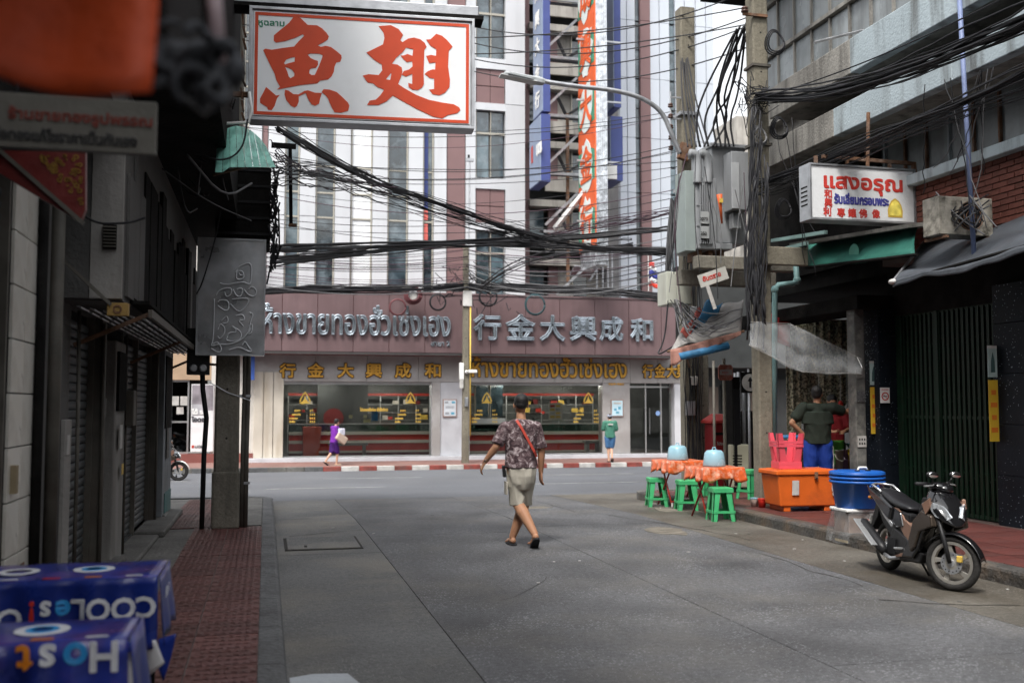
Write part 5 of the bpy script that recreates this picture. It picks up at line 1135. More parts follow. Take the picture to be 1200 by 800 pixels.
# ================================================================ right poles and electrical gear
P2 = sqpole('utility_pole', XY(894, 13.47, 500), 13.47, .1, 11.5, .22, .27, 'tall concrete utility pole beside the orange cool box, its top out of frame', m_poleR)
P1 = sqpole('utility_pole', XY(808, 17.0, 500), 17.0, 0, ZY(12, 17, 803), .25, .29, 'weathered concrete pole carrying the street lamp, its flat top visible', m_poleR)
P3 = sqpole('utility_pole', XY(821, 17.4, 480), 17.4, -.1, 3.2, .26, .24, 'short dark concrete pole close beside the red postbox', m_pole)
P4 = sqpole('utility_pole', XY(545.5, 32.2, 450), 32.2, -.28, ZY(290, 32.2), .22, .17, 'slim concrete pole on the far pavement in front of the gold shop', m_poleR)
MB().tube([(.14,-.1,.9),(.14,-.1,5.2)], .025, 8).build('yellow_conduit', m_goldp, P4, smooth=True)
for z, w_, h_, mm in ((2.6,.16,.32,m_kw),(2.0,.14,.3,m_galv),(3.0,.2,.55,m_white)): MB().box((-.16 if h_ > .31 else .0,-.13,z), (w_*.7,.12,h_)).build('small_box', mm, P4, bev=.01)
MB().tube([(0,-.2,2.95),(.0,-.12,3.0)], .05, 8).build('camera_bracket', m_white, P4); MB().box((.2,-.2,3.0), (.28,.1,.1)).build('security_camera', m_white, P4, bev=.01)
MB().box((.03,-.12,5.4), (.3,.06,.5)).build('splice_frame', m_kw, P4)
th = thing('thin_mast', 'thin metal mast with a small lamp head above the far concrete pole', 'mast', (XY(549, 32.4, 290), 32.4, ZY(300, 32.4)))
MB().tube([(0,0,-.6),(.04,0,3.2)], .03, 8).build('mast', m_galv, th); MB().box((.03,0,3.25), (.28,.12,.1)).build('lamp_head', m_galv, th); MB().box((.0,0,3.36), (.06,.06,.12)).build('sensor', m_dk, th)
def insulator(o, x, y, z, s_=1.0):
    MB().lathe([(.01*s_,0),(.05*s_,.01*s_),(.05*s_,.03*s_),(.02*s_,.04*s_),(.045*s_,.05*s_),(.045*s_,.07*s_),(.015*s_,.09*s_)], 10, (x,y,z)).build('insulator', mat('insulator_brown', (.08,.04,.03), .25), o, smooth=True)
# street lamp
lo = aY(797, 178, 16.8); sl_ = thing('street_lamp', 'grey street lamp on a long curved arm reaching left from the concrete pole', 'street lamp', tuple(lo))
P = [aY(px, py, 16.7) for px, py in ((797,180),(786,155),(778,135),(765,122),(745,112),(715,105),(680,102),(645,97),(636,95))]
MB().tube(smoothpts(P), .042, 10).build('arm', m_galv, sl_, world=True, smooth=True)
a, c = aY(638, 97, 16.7), aY(590, 87, 16.7)
d = (c-a).normalized(); b = MB(); up_ = V((0,0,1)); sd_ = d.cross(up_).normalized(); u2 = sd_.cross(d)
L2 = (c-a).length; prof = [(0,.06,.055),(.08,.085,.07),(.25,.1,.07),(.35,.13,.05),(.9,.14,.04),(1,.09,.025)]
vs = []
for t_, w_, h_ in prof:
    p = a+d*L2*t_
    for sx_, sz_ in ((-1,-.6),(-1,.4),(-.6,1),(.6,1),(1,.4),(1,-.6)): vs.append(p+sd_*w_*sx_+u2*h_*sz_)
b.add(vs, [(i*6+j, i*6+(j+1) % 6, (i+1)*6+(j+1) % 6, (i+1)*6+j) for i in range(5) for j in range(6)]+[tuple(range(6)), tuple(30+j for j in range(6))])
b.build('lamp_housing', mat('lamp_grey', (.35,.37,.38), .45, var=.1), sl_, world=True, bev=.008)
b = MB(); p = a.lerp(c, .64)-u2*.036; b.bar(p-d*.33, p+d*.33, .22, .02, up=tuple(u2)); b.build('lamp_lens', mat('lamp_lens', (.5,.52,.52), .15), sl_, world=True)
MB().box(aY(802, 178, 16.72), (.22,.1,.32), (0,R(15),0)).build('rusty_bracket', m_rust, sl_, world=True, bev=.02)
# big grey transformer cabinet on a platform between the poles
TYt = 14.6
tr = thing('transformer', 'big grey pole-mounted transformer cabinet between the two concrete poles', 'transformer', tuple(aY(848, 300, TYt)))
m_tg = mat('transformer_grey', (.26,.27,.28), .5, .1, var=.1, scale=1.5, stain=(.17,.17,.17), samt=.5, bump=.08, streak=True)
def TB(px0, px1, py0, py1, d0, d1, m, nm, **k): return MB().bb((XY(px0, TYt, 240), TYt+d0, aY((px0+px1)/2, py1, TYt).z), (XY(px1, TYt, 240), TYt+d1, aY((px0+px1)/2, py0, TYt).z)).build(nm, m, tr, world=True, **k)
tk = TB(815, 840, 208, 292, .0, .8, m_tg, 'tank', bev=.02); TB(836, 876, 172, 285, .05, .85, m_tg, 'tank', bev=.02); TB(834, 879, 169, 173, -.02, .9, m_tg, 'lid', bev=.006)
TB(848, 869, 183, 250, -.3, -.0, m_tg, 'control_cabinet', bev=.012); TB(847, 856, 196, 249, -.33, -.305, mat('cabinet_door', (.33,.34,.35), .5), 'cabinet_door', bev=.006); TB(803, 815, 200, 294, -.0, .4, mat('pale_green_grey', (.25,.29,.28), .5, var=.1, stain=(.18,.2,.2)), 'side_cabinet', bev=.01)
for y0 in (216, 240, 264): TB(816, 835, y0, y0+1.2, -.015, .01, m_tg, 'weld_seam')
for k in range(6): TB(819+k*2.6, 819.8+k*2.6, 215, 286, -.05, .0, m_tg, 'cooling_fin')
for px0, py0, h_ in ((819,249,14),(819,266,14)): TB(px0, px0+9, py0, py0+h_, -.08, -.055, mat('name_plate', (.30,.31,.31), .4), 'name_plate')
letters('3073', .07, aY(820, 258, TYt-.09), (1,0,0), (0,0,1), m_black, tr, 'plate_number', bold=.002, depth=.002)
letters('250', .07, aY(821, 275, TYt-.09), (1,0,0), (0,0,1), m_black, tr, 'plate_number', bold=.002, depth=.002)
for px in (820, 832):
    P = [aY(px-3, 215, TYt), aY(px-2, 190, TYt), aY(px-5, 181, TYt), aY(px-12, 180, TYt)]; MB().tube(smoothpts(P), .075, 10).build('bushing_pipe', m_tg, tr, world=True, smooth=True)
b = MB(); P = [aY(843, 228, TYt-.32), aY(844, 240, TYt-.32), aY(846, 262, TYt-.32)]; b.tube(P, [.05,.03,.015], 8); b.build('orange_fuse', mat('fuse_orange', (.55,.1,.03), .5), tr, world=True, smooth=True); MB().box(aY(845, 235, TYt-.36), (.05,.04,.07)).build('yellow_latch', m_goldp, tr, world=True)
TB(852, 862, 252, 270, -.2, -.05, m_tg, 'junction_box', bev=.01); TB(838, 858, 285, 292, 0, .5, m_tg, 'tank_foot', bev=.01)
for px in (820, 833, 846): TB(px, px+5, 291, 303, .1, .5, m_rust, 'tank_foot')
pf = thing('transformer_platform', 'concrete cross beams carrying the grey transformer between the poles', 'platform', tuple(aY(860, 318, TYt)))
MB().bb((XY(816, TYt-.2, 305), TYt-.25, aY(850, 318, TYt).z), (XY(931, TYt-.2, 305), TYt-.05, aY(850, 303, TYt).z)).build('beam', m_pole, pf, world=True, bev=.015)
MB().bb((XY(795, TYt+.6, 305), TYt+.5, aY(850, 330, TYt).z), (XY(906, TYt+.6, 305), TYt+.7, aY(850, 312, TYt).z)).build('beam', m_pole, pf, world=True, bev=.015)
MB().bb((XY(880, 13.6, 300), 13.2, aY(890, 313, 13.5).z), (XY(931, 13.6, 300), 13.3, aY(890, 292, 13.5).z)).build('beam', m_poleR, pf, world=True, bev=.015)
# red on white sign under the transformer, and a pale cabinet
o = thing('electric_warning_sign', 'tilted white enamel sign with red Thai lettering under the transformer', 'sign', tuple(aY(836, 330, TYt-.35)))
a, c = aY(819, 333, TYt-.4), aY(854, 321, TYt-.4); rz_ = math.atan2(c.z-a.z, c.x-a.x)
o.rotation_euler = (0, -rz_, 0); bpy.context.view_layer.update(); 
MB().box((.02,0,.07), (.5,.015,.2)).build('plate', mat('enamel_white', (.5,.49,.45), .5, var=.15, stain=(.3,.25,.2)), o); letters('อันตราย', .1, (-.17,-.01,.05), (1,0,0), (0,0,1), m_sred, o, 'red_lettering', bold=.004, depth=.002, world=False)
MB().box((-.12,.0,-.2), (.06,.012,.42)).build('hanging_strip', m_kw, o); MB().box((.0,.08,.1), (.06,.16,.06)).build('bracket', m_rust, o)
o = thing('pale_cabinet', 'pale beige metal cabinet hanging on the pole left of the transformer', 'cabinet', tuple(aY(796, 357, 15.6)))
a, c = aY(781, 357, 15.6), aY(811, 319, 15.6)
m_pc = mat('pale_cabinet', (.46,.47,.41), .45, var=.08, scale=2, stain=(.33,.31,.26), samt=.5, streak=True)
MB().bb((a.x, 15.6, a.z), (c.x, 16.0, c.z)).build('case', m_pc, o, world=True, bev=.015); MB().bb((a.x+.03, 15.585, a.z+.03), (a.x+.17, 15.598, c.z-.03)).build('door', m_pc, o, world=True, bev=.004); MB().bb((a.x+.18, 15.585, a.z+.03), (c.x-.02, 15.598, c.z-.03)).build('door', m_pc, o, world=True, bev=.004)
# insulator strings and brackets on the poles
for zk in range(5):
    insulator(P1, -.35, -.1, 6.3+zk*.2, 1.0)
MB().tube([(-.35,-.1,6.2),(-.35,-.1,7.4)], .015, 6).build('insulator_rod', m_galv, P1)
for z in (6.4, 6.9, 7.3): MB().bar((0,-.1,z), (-.36,-.1,z), .03).build('insulator_arm', m_galv, P1)
for z in (7.0, 5.6, 4.9): MB().box((0,0,z), (.38,.38,.06)).build('steel_band', m_galv, P1)
for z in (5.4, 6.6, 3.6): MB().box((0,0,z), (.3,.3,.04)).build('steel_band', m_pipe, P2)
for z in (7.35, 7.75): MB().bar((-.3,-.15,z), (.1,-.15,z), .04).build('cross_arm', m_rust, P2)
for z in (7.35, 7.75): insulator(P2, -.27, -.15, z+.02, 1.1)
# rags and small awning under the cabinets
m_rag = mat('faded_pink_canvas', (.28,.14,.11), .8, var=.25, scale=5, stain=(.2,.12,.1), samt=.6, bump=.3); m_blu = mat('blue_tarpaulin', (.05,.2,.38), .5, var=.2, bump=.3); m_gcanv = mat('grey_canvas', (.26,.25,.24), .8, var=.2, scale=5, stain=(.2,.19,.18), samt=.5, bump=.3)
Ya = 15.2
o = thing('patched_stall_awning', 'small ragged stall awning with pink frill, grey cloth and blue tarpaulin roll', 'awning', tuple(aY(825, 415, Ya)))
TL, TR_, BL, BR_ = aY(808, 372, Ya+.7), aY(872, 350, Ya+.7), aY(785, 410, Ya), aY(868, 388, Ya)
MB().sheet(lambda u, v: TL.lerp(TR_, u).lerp(BL.lerp(BR_, u), v)+V((0,0,.03*math.sin(u*12+v*5))), 24, 8, .01).build('grey_cloth', m_gcanv, o, world=True, smooth=True)
def f(u, v): e = BL.lerp(BR_, u); return e+V((-.02*v, -.02-.05*v+.02*math.sin(u*34), -.26*v*(1-.75*u)-.03*v*math.sin(u*23)*(1-u)))
MB().sheet(f, 40, 5, .006).build('pink_frill', m_rag, o, world=True, smooth=True)
MB().tube([aY(796, 418, Ya-.05), aY(832, 410, Ya-.05), aY(853, 405, Ya-.05)], .065, 12).build('blue_roll', m_blu, o, world=True, smooth=True)
MB().tube([aY(782, 412, Ya+.02), aY(872, 388, Ya+.02)], .02, 8).build('front_pole', m_rust, o, world=True)
MB().sheet(lambda u, v: aY(797, 392, Ya+.2).lerp(aY(820, 362, Ya+.5), u)+V((.12*v, .02*math.sin(u*8), .03-.1*v+.03*math.sin(u*9+v*4))), 8, 4, .01).build('red_white_cloth', mat('pink_red_cloth', (.5,.12,.1), .7, var=.4, scale=4), o, world=True, smooth=True)
MB().sheet(lambda u, v: aY(800, 388, Ya+.3).lerp(aY(832, 352, Ya+.5), u)+V((.26*v, .05*math.sin(u*8), -.0-.05*v+.06*math.sin(u*9+v*4))), 10, 6, .01).build('blue_sheet', m_blu, o, world=True, smooth=True)
MB().bar(aY(805, 420, Ya), (7.47, 16.8, 2.3), .03).build('awning_bracket', m_rust, o, world=True)
# clear plastic sheet sagging over the stall
m_pl = bpy.data.materials.new('clear_plastic'); m_pl.use_nodes = True
N_ = m_pl.node_tree.nodes; L__ = m_pl.node_tree.links; bb_ = N_['Principled BSDF']; bb_.inputs['Base Color'].default_value = (.36,.37,.38,1); bb_.inputs['Roughness'].default_value = .18; bb_.inputs['Alpha'].default_value = .42
nz = N_.new('ShaderNodeTexNoise'); nz.inputs['Scale'].default_value = 2.6; nz.inputs['Detail'].default_value = 5; tc = N_.new('ShaderNodeTexCoord'); L__.new(tc.outputs['Object'], nz.inputs['Vector'])
mr_ = N_.new('ShaderNodeMapRange'); mr_.inputs[1].default_value = .35; mr_.inputs[2].default_value = .7; mr_.inputs[3].default_value = .12; mr_.inputs[4].default_value = .38; L__.new(nz.outputs[0], mr_.inputs[0]); L__.new(mr_.outputs[0], bb_.inputs['Alpha'])
bp = N_.new('ShaderNodeBump'); bp.inputs['Strength'].default_value = .8; bp.inputs['Distance'].default_value = .08; L__.new(nz.outputs[0], bp.inputs['Height']); L__.new(bp.outputs[0], bb_.inputs['Normal']); m_plw = m_pl
o = thing('plastic_sheet', 'clear plastic sheet slung between the pole and the food stall', 'plastic sheet', tuple(aY(945, 410, 12.6)))
K0, K1, K2, K3 = aY(880, 377, 13.0), aY(925, 379, 13.4), aY(1010, 421, 12.7), aY(1010, 439, 12.5)
K4, K5 = aY(878, 405, 12.8), aY(940, 423, 12.4)
def f(u, v):
    top = K0.lerp(K1, min(1, u*2.2)) if u < .4545 else K1.lerp(K2, (u-.4545)/.5455)
    bot = K4.lerp(K5, min(1, u*2)) if u < .5 else K5.lerp(K3, (u-.5)/.5)
    p = top.lerp(bot, v); return p+V((0, -.35*math.sin(v*math.pi)*math.sin(min(1,u*1.1)*math.pi)*.6+.01*math.sin(v*14+u*9)+.006*math.sin(u*40+v*6), -.12*math.sin(v*math.pi)*math.sin(u*math.pi)-.16*v*math.sin(u*math.pi)**2+.014*math.sin(u*13+v*7)))
MB().grid(f, 46, 16).build('clear_film', m_plw, o, world=True, smooth=True)
MB().tube([f(0,0), f(.4545,0), f(1,0)], .005, 6).build('edge_cord', m_gcanv, o, world=True)
MB().tube([f(0,1), f(.5,1), f(1,1)], .004, 6).build('edge_cord', m_gcanv, o, world=True)
MB().tube([f(1,.5), V((8.42,13.0,2.35))], .006, 5).build('tie_cord', m_white, o, world=True)
# patterned curtains behind the stall
mc = mat('patterned_curtain', (.30,.27,.19), .8, var=.1, scale=3, bump=.3)
t_ = mc.node_tree; vo = t_.nodes.new('ShaderNodeTexVoronoi'); vo.inputs['Scale'].default_value = 9; g_ = t_.nodes.new('ShaderNodeTexNoise'); g_.inputs['Scale'].default_value = 24; g_.inputs['Detail'].default_value = 4; tc = t_.nodes.new('ShaderNodeTexCoord'); t_.links.new(tc.outputs['Object'], g_.inputs['Vector'])
cr_ = t_.nodes.new('ShaderNodeValToRGB'); cr_.color_ramp.elements[0].position = .44; cr_.color_ramp.elements[0].color = (.20,.18,.12,1); cr_.color_ramp.elements[1].position = .56; cr_.color_ramp.elements[1].color = (.8,.74,.54,1); t_.links.new(g_.outputs[0], cr_.inputs[0]); t_.links.new(cr_.outputs[0], t_.nodes['Principled BSDF'].inputs['Base Color'])
for px0, px1, lab in ((924, 949, 'leftmost patterned cream curtain behind the food stall'), (950, 978, 'middle patterned curtain directly above the stallholder'), (979, 1012, 'rightmost patterned curtain beside the stickered column')):
    Yc = 15.9; a, c = aY(px0, 560 if px0 < 930 else 500, Yc), aY(px1, 415, Yc)
    o = thing('patterned_curtain', lab, 'curtain', ((a.x+c.x)/2, Yc, a.z))
    MB().sheet(lambda u, v: V((a.x+(c.x-a.x)*u, Yc+.05*math.sin(u*22), a.z+(c.z-a.z+.6)*v)), 30, 4, .008).build('cloth', mc, o, world=True, smooth=True)
    MB().tube([(a.x, Yc, c.z+.6), (c.x, Yc, c.z+.6)], .015, 6).build('rail', m_rust, o, world=True)
o = thing('red_banner', 'red cloth hanging behind the mint drain pipe under the plastic sheet', 'cloth', tuple(aY(912, 398, 15)))
MB().sheet(lambda u, v: aY(893, 362, 15).lerp(aY(925, 378, 15), u)+V((0, .03*math.sin(u*12), -.42*v)), 12, 4, .008).build('cloth', mat('banner_red', (.5,.03,.03), .6), o, world=True, smooth=True)
# ================================================================ tables with blue cloths, lower left
m_clb = mat('blue_cloth', (.012,.03,.22), .28, var=.35, scale=3, stain=(.01,.015,.09), samt=.6, bump=.1, bscale=6, coat=.4)
m_clp = mat('purple_galaxy_cloth', (.02,.035,.24), .3, var=.5, scale=6, stain=(.14,.06,.22), samt=.75, bump=.1, bscale=6, spk=((.5,.5,.6), 60, .05), coat=.4)
m_clw = mat('cloth_white_back', (.62,.62,.63), .6, var=.05); m_cb = mat('cloth_letter_blue', (.03,.28,.62), .4); m_co = mat('cloth_letter_orange', (.75,.25,.02), .4); m_cr_ = mat('cloth_letter_red', (.55,.03,.02), .4); m_cw = mat('cloth_letter_white', (.68,.69,.72), .4)
def cloth_table(x0, x1, y0, y1, z, dropf, front, lab_t, lab_c, grp, word1, far):
    t = thing('folding_table', lab_t, 'table', ((x0+x1)/2, (y0+y1)/2, .11)); h = z-.11-.02
    MB().box((0,0,h), (x1-x0-.02, y1-y0-.02, .03)).build('table_top', m_white, t)
    l0 = MB().tube([(-(x1-x0)/2+.06,-(y1-y0)/2+.05,0), (-(x1-x0)/2+.06,-(y1-y0)/2+.05,h)], .016, 8).build('leg', m_dk, t)
    for dx, dy in ((x1-x0-.12,0),(0,y1-y0-.1),(x1-x0-.12,y1-y0-.1)): shared(l0, t, (dx,dy,0))
    c = thing('tablecloth', lab_c, 'tablecloth', ((x0+x1)/2, (y0+y1)/2, z-.0)); c['group'] = grp
    wv = lambda x, d: .020*math.sin(x*19+math.sin(x*7)*2)*min(1,d*5)+.009*math.sin(x*51+1)*min(1,d*6)
    MB().sheet(lambda u, v: V((x0+(x1-x0)*u, y0+(y1-y0)*v, z+.004+.002*math.sin(u*9+v*4))), 20, 8, .004).build('cloth_top', m_clp, c, world=True, smooth=True)
    def fr(x, d): return V((x, y0-.008-wv(x, d)-.03*d, z+.004-d))
    MB().sheet(lambda u, v: fr(x0+(x1-x0+.004)*u, dropf(u)*v), 60, 10, .003).build('front_drop', front, c, world=True, smooth=True)
    def sd(y, d): return V((x1+.008+.012*math.sin(y*26)*min(1,d*5)+.10*d, y, z+.004-d))
    if far:
        MB().sheet(lambda u, v: sd(y0+(y1-y0)*u, (.30-.04*math.sin(u*3))*v), 30, 8, .003).build('side_drop', front, c, world=True, smooth=True)
        k = sd(y0, .28); b = MB()
        b.sheet(lambda u, v: V((x1-.16+.16*u+.04*v*u, y0+.02+.03*math.sin(u*5), z-.27-.23*v*(1-.75*abs(u-.25)))), 14, 6, .003); b.build('white_underside', m_clw, c, world=True, smooth=True)
        MB().sheet(lambda u, v: V((x1+.01+.075*u-.02*v*u, y0+.01, z-.27+.02*u-.2*v*(1-.9*abs(u-.45)))), 10, 6, .003).build('hanging_corner', m_clb, c, world=True, smooth=True)
    else: MB().sheet(lambda u, v: sd(y0+(y1-y0)*u, .55*v), 26, 8, .003).build('side_drop', m_clb, c, world=True, smooth=True)
    def wr(p): d = z-p.z; return V((p.x, fr(p.x, d).y+(p.y-y0)-.004, p.z))
    def row(items, xr, zb_, s_, m_default):
        x = xr
        for ch, m, w_ in items:
            letters(ch, s_, (x, y0, zb_+s_*.7), (-1,0,0), (0,0,-1), m, c, 'printed_letter', bold=s_*.03, depth=.002, warp=wr); x -= w_*s_
    if far:
        row([('C',m_cw,.68),('O',m_cw,.82),('O',m_cw,.82),('L',m_cw,.5),('e',m_cb,.6),('s',m_cw,.5),('!',m_cr_,.3)], x1-.0, z-.135-.035, .125, m_cw)
        row([('O',m_cw,.8)], x0+.36, z-.20, .125, m_cw)
        for yy, ch, m in ((y0+.1,'F',m_cw),(y0+.17,'U',m_cw),(y0+.24,'L',m_cw)): letters(ch, .06, V((x1+.03, yy, z-.06)), (0,-1,0), (0,0,-1), m, c, 'printed_letter', bold=.002, depth=.002)
    else:
        row([('H',m_cw,.72),('o',m_cb,.7),('s',m_cw,.52),('t',m_co,.4)], x1-.02, z-.10, .14, m_cw)
        row([('F',m_cw,.52),('I',m_cw,.26),('Z',m_cw,.56),('Z',m_cw,.56),('I',m_cw,.26),('e',m_cb,.56),('s',m_cw,.46),('!',m_co,.3)], x1-.20, z-.26, .085, m_cw)
        row([('F',m_cw,.6)], x1-.62, z-.18, .16, m_cw)
    # ring motif on the top
    for px_, r_, m in ((x1-.3,.09,m_cw),(x1-.3,.055,m_cb),(x1-.62,.09,m_cw)):
        MB().lathe([(r_*.62,0),(r_,0),(r_,.002),(r_*.62,.002)], 24, (0,0,0), 'Z', False).build('printed_ring', m, c).location = (px_-(x0+x1)/2, 0, .0085+(.002 if m is m_cb else 0))
    for k in range(7): MB().box((0,0,0), (.07,.018,.002)).build('printed_mark', (m_cw, m_co, m_cr_)[k % 3], c).location = ((x1-x0)/2-.1-.17*k, -(y1-y0)/2+.03, .0095)
cloth_table(-1.36, -.455, 4.72, 5.22, .84, lambda u: .30+.02*math.sin(u*9), m_clb, 'small folding table under the farther blue printed cloth', 'farther blue plastic tablecloth with upside-down white letters and a torn white corner', 'printed drink tablecloths', 'COOLes', True)
cloth_table(-1.34, -.44, 3.62, 3.98, .815, lambda u: .55, m_clp, 'small folding table under the nearer purple printed cloth', 'nearer purple and blue plastic tablecloth with upside-down printed letters', 'printed drink tablecloths', 'Host', False)
# ================================================================ plastic stools
def stool(lab, m, loc, rz, h=.46, w_=.30, grp='green plastic stools'):
    o = thing('plastic_stool', lab, 'stool', loc, rz, grp); t_ = w_*.5
    MB().box((0,0,h-.012), (t_*1.9, t_*1.9, .024)).build('seat', m, o, bev=.01)
    b = MB(); r = t_*.97
    for s_ in (-1, 1): b.box((0, s_*r*.96, h-.04), (t_*1.85,.012,.05)); b.box((s_*r*.96, 0, h-.04), (.012,t_*1.85,.05))
    b.build('apron', m, o)
    q = None
    for i, (sx, sy) in enumerate(((1,1),(-1,1),(-1,-1),(1,-1))):
        b = MB(); tp = V((sx*t_*.84, sy*t_*.84, h-.02)); bt = V((sx*w_*.56, sy*w_*.56, 0)); 
        ex = V((-sx*w_*.25,0,0)); ey = V((0,-sy*w_*.25,0)); ex2 = ex*.85; ey2 = ey*.85; th = .012
        for e, e2, n_ in ((ex, ex2, V((0,-sy*th,0))), (ey, ey2, V((-sx*th,0,0)))):
            vs = [tp, tp+e*1.25, bt+e2, bt]; b.add(vs+[p+n_ for p in vs], [(0,1,2,3),(7,6,5,4),(0,4,5,1),(1,5,6,2),(2,6,7,3),(3,7,4,0)])
        b.build('leg', m, o)
    z = h*.28; r2 = w_*.53; b = MB()
    for s_ in (-1, 1): b.box((0, s_*r2, z), (r2*1.9,.012,.035)); b.box((s_*r2, 0, z), (.012,r2*1.9,.035))
    b.build('stretcher', m, o); return o
m_sg = mat('green_plastic', (.05,.36,.14), .4, var=.14, scale=6, bump=.05, stain=(.09,.25,.12), samt=.4); m_spk = mat('pink_plastic', (.62,.08,.11), .35, var=.12, bump=.02)
st = stool('nearest green plastic stool, standing in front of the nearer orange table', m_sg, (6.2, 12.95, 0), -.12)
dup(st, (6.35, 14.45, -.01), -.2, 'green plastic stool between the two orange tables, behind the farther table leg')
dup(st, (6.2, 15.3, -.03), -.2, 'green plastic stool farthest left, half behind the far orange table')
dup(st, tuple(aZ(880, 584, .13)), .3, 'green plastic stool beside the beige ventilated cabinet')
dup(st, (7.2, 15.6, .1), .3, 'green plastic stool mostly hidden behind the beige cabinet and orange tables')
# stack of pink stools upside down on the cool box, in the photograph with legs up
def pinkstool(z, lab):
    o = stool(lab, m_spk, (7.3, 12.6, z), .35, .40, .30, 'pink plastic stools stacked upside down'); o.rotation_euler = (math.pi, 0, .35); return o
# orange tables
m_oc2 = mat('orange_print_cloth', (.55,.10,.025), .4, var=.25, scale=14, stain=(.75,.5,.38), samt=.8, bump=.15, coat=.4)
m_rl = mat('red_table_leg', (.30,.03,.02), .4)
def otable(lab, labc, cx, cy, w_, d_, rz):
    t = thing('folding_table', lab, 'table', (cx, cy, 0), rz, 'tables with orange cloths'); z = .72
    MB().box((0,0,z-.02), (w_*.92, d_*.92, .03)).build('table_top', m_white, t)
    for sx in (-1, 1):
        MB().tube([(sx*w_*.38,-d_*.4,0),(sx*w_*.30,d_*.36,z-.03)], .014, 8).build('leg', m_rl, t, smooth=True); MB().tube([(sx*w_*.38,d_*.4,0),(sx*w_*.33,-d_*.36,z-.03)], .014, 8).build('leg', m_rl, t, smooth=True)
        MB().tube([(sx*w_*.38,-d_*.4,0),(sx*w_*.38,-d_*.4,.06)], .018, 8).build('foot', m_kw, t)
    MB().tube([(-w_*.38,-d_*.36,.08),(w_*.38,-d_*.36,.08)], .01, 6).build('cross_rail', m_rl, t)
    c = thing('tablecloth', labc, 'tablecloth', (cx, cy, z), rz, 'orange tablecloths')
    def f(u, v):
        x = (u-.5)*2; y = (v-.5)*2; m_ = max(abs(x), abs(y)); k = .78
        a = math.atan2(y, x)
        if m_ <= k: return V((x/k*w_/2, y/k*d_/2, .004+.003*math.sin(u*15+v*11)))
        s_ = k/m_; d = (m_-k)/(1-k); xx, yy = x*s_/k*w_/2, y*s_/k*d_/2
        out = V((xx, yy, 0)).normalized()*(.03*d+.02*d*math.sin(a*13)); return V((xx+out.x, yy+out.y, .004-.15*d-.02*d*math.sin(a*11)-.05*d*(abs(math.sin(2*a)))))
    MB().sheet(f, 44, 44, .003).build('cloth', m_oc2, c, smooth=True)
    return t
otable('farther folding table with red legs under a ragged orange cloth', 'ragged orange cloth on the farther table, under the left plastic food dome', XY(795, 15.1, 540), 15.1, .66, .6, .1)
otable('nearer folding table with red legs under an orange printed cloth', 'orange printed cloth on the nearer table, under the right plastic food dome', XY(837, 13.35, 550), 13.35, .64, .6, .05)
m_dome = mat('pale_blue_plastic', (.32,.55,.66), .25, var=.06, bump=.02); m_dome.node_tree.nodes['Principled BSDF'].inputs['Transmission Weight'].default_value = .25
def dome(lab, x, y, s_=1):
    o = thing('food_cover', lab, 'food cover', (x, y, .728), 0, 'pale blue plastic covers on the orange tables')
    MB().lathe([(.17*s_,0),(.175*s_,.01),(.16*s_,.1),(.145*s_,.19),(.11*s_,.225),(.0,.235)], 20).build('cover', m_dome, o, smooth=True)
    MB().tube([(-.03,0,.23),(-.02,0,.265),(.02,0,.265),(.03,0,.23)], .008, 6).build('handle', m_dome, o)
dome('pale blue plastic food cover on the farther orange table', XY(794, 15.1, 530), 15.1, 1.0); dome('pale blue plastic food cover on the nearer orange table', XY(837, 13.4, 545), 13.4, .95)
# ================================================================ orange cool box
m_cool = mat('orange_plastic_box', (.62,.12,.018), .4, var=.1, scale=3, stain=(.30,.06,.02), samt=.6, bump=.08)
cx0, cx1 = 6.86, 7.72
o = thing('cool_box', 'large orange plastic cool box with latch on the right pavement', 'cool box', (7.32, 12.75, .14), -.06)
b = MB(); prof = [(-.41,-.25,.07),(.41,-.25,.07),(.41,.25,.07),(-.41,.25,.07),(-.455,-.28,.50),(.455,-.28,.50),(.455,.28,.50),(-.455,.28,.50)]
b.add(prof, [(0,3,2,1),(4,5,6,7),(0,1,5,4),(1,2,6,5),(2,3,7,6),(3,0,4,7)]); b.build('tub', m_cool, o, bev=.02)
MB().box((0,0,.535), (.97,.6,.065)).build('lid', m_cool, o, bev=.015); MB().box((0,0,.57), (.8,.46,.015)).build('lid_panel', m_cool, o, bev=.006)
for sx in (-.3, .3): MB().box((sx,0,.035), (.1,.46,.07)).build('foot', m_cool, o, bev=.01)
MB().box((.1,-.305,.5), (.05,.02,.09)).build('latch', m_rust, o, bev=.004); MB().tube([(.1,-.32,.47),(.1,-.33,.42)], .008, 6).build('latch_pin', m_dk, o)
MB().box((-.2,-.285,.33), (.1,.006,.2), (R(4),0,0)).build('white_label', m_kw, o); MB().box((.38,-.287,.36), (.08,.006,.17), (R(4),0,0)).build('white_label', m_kw, o); MB().lathe([(0,0),(.035,0),(.035,-.004),(0,-.004)], 14, (.38,-.283,.24), 'Y').build('round_label', m_kw, o)
MB().box((.38,-.291,.33), (.05,.004,.05), (R(4),0,0)).build('label_print', m_dome, o)
# pink stools on it
for k in range(2):
    p = stool('%s pink plastic stool of the stack standing upside down on the orange cool box' % ('lower' if k == 0 else 'upper'), m_spk, (7.12, 12.75, .71+.46+k*.045), .3, .46, .34, 'pink plastic stools stacked upside down')
    p.rotation_euler = (math.pi, 0, -.15)
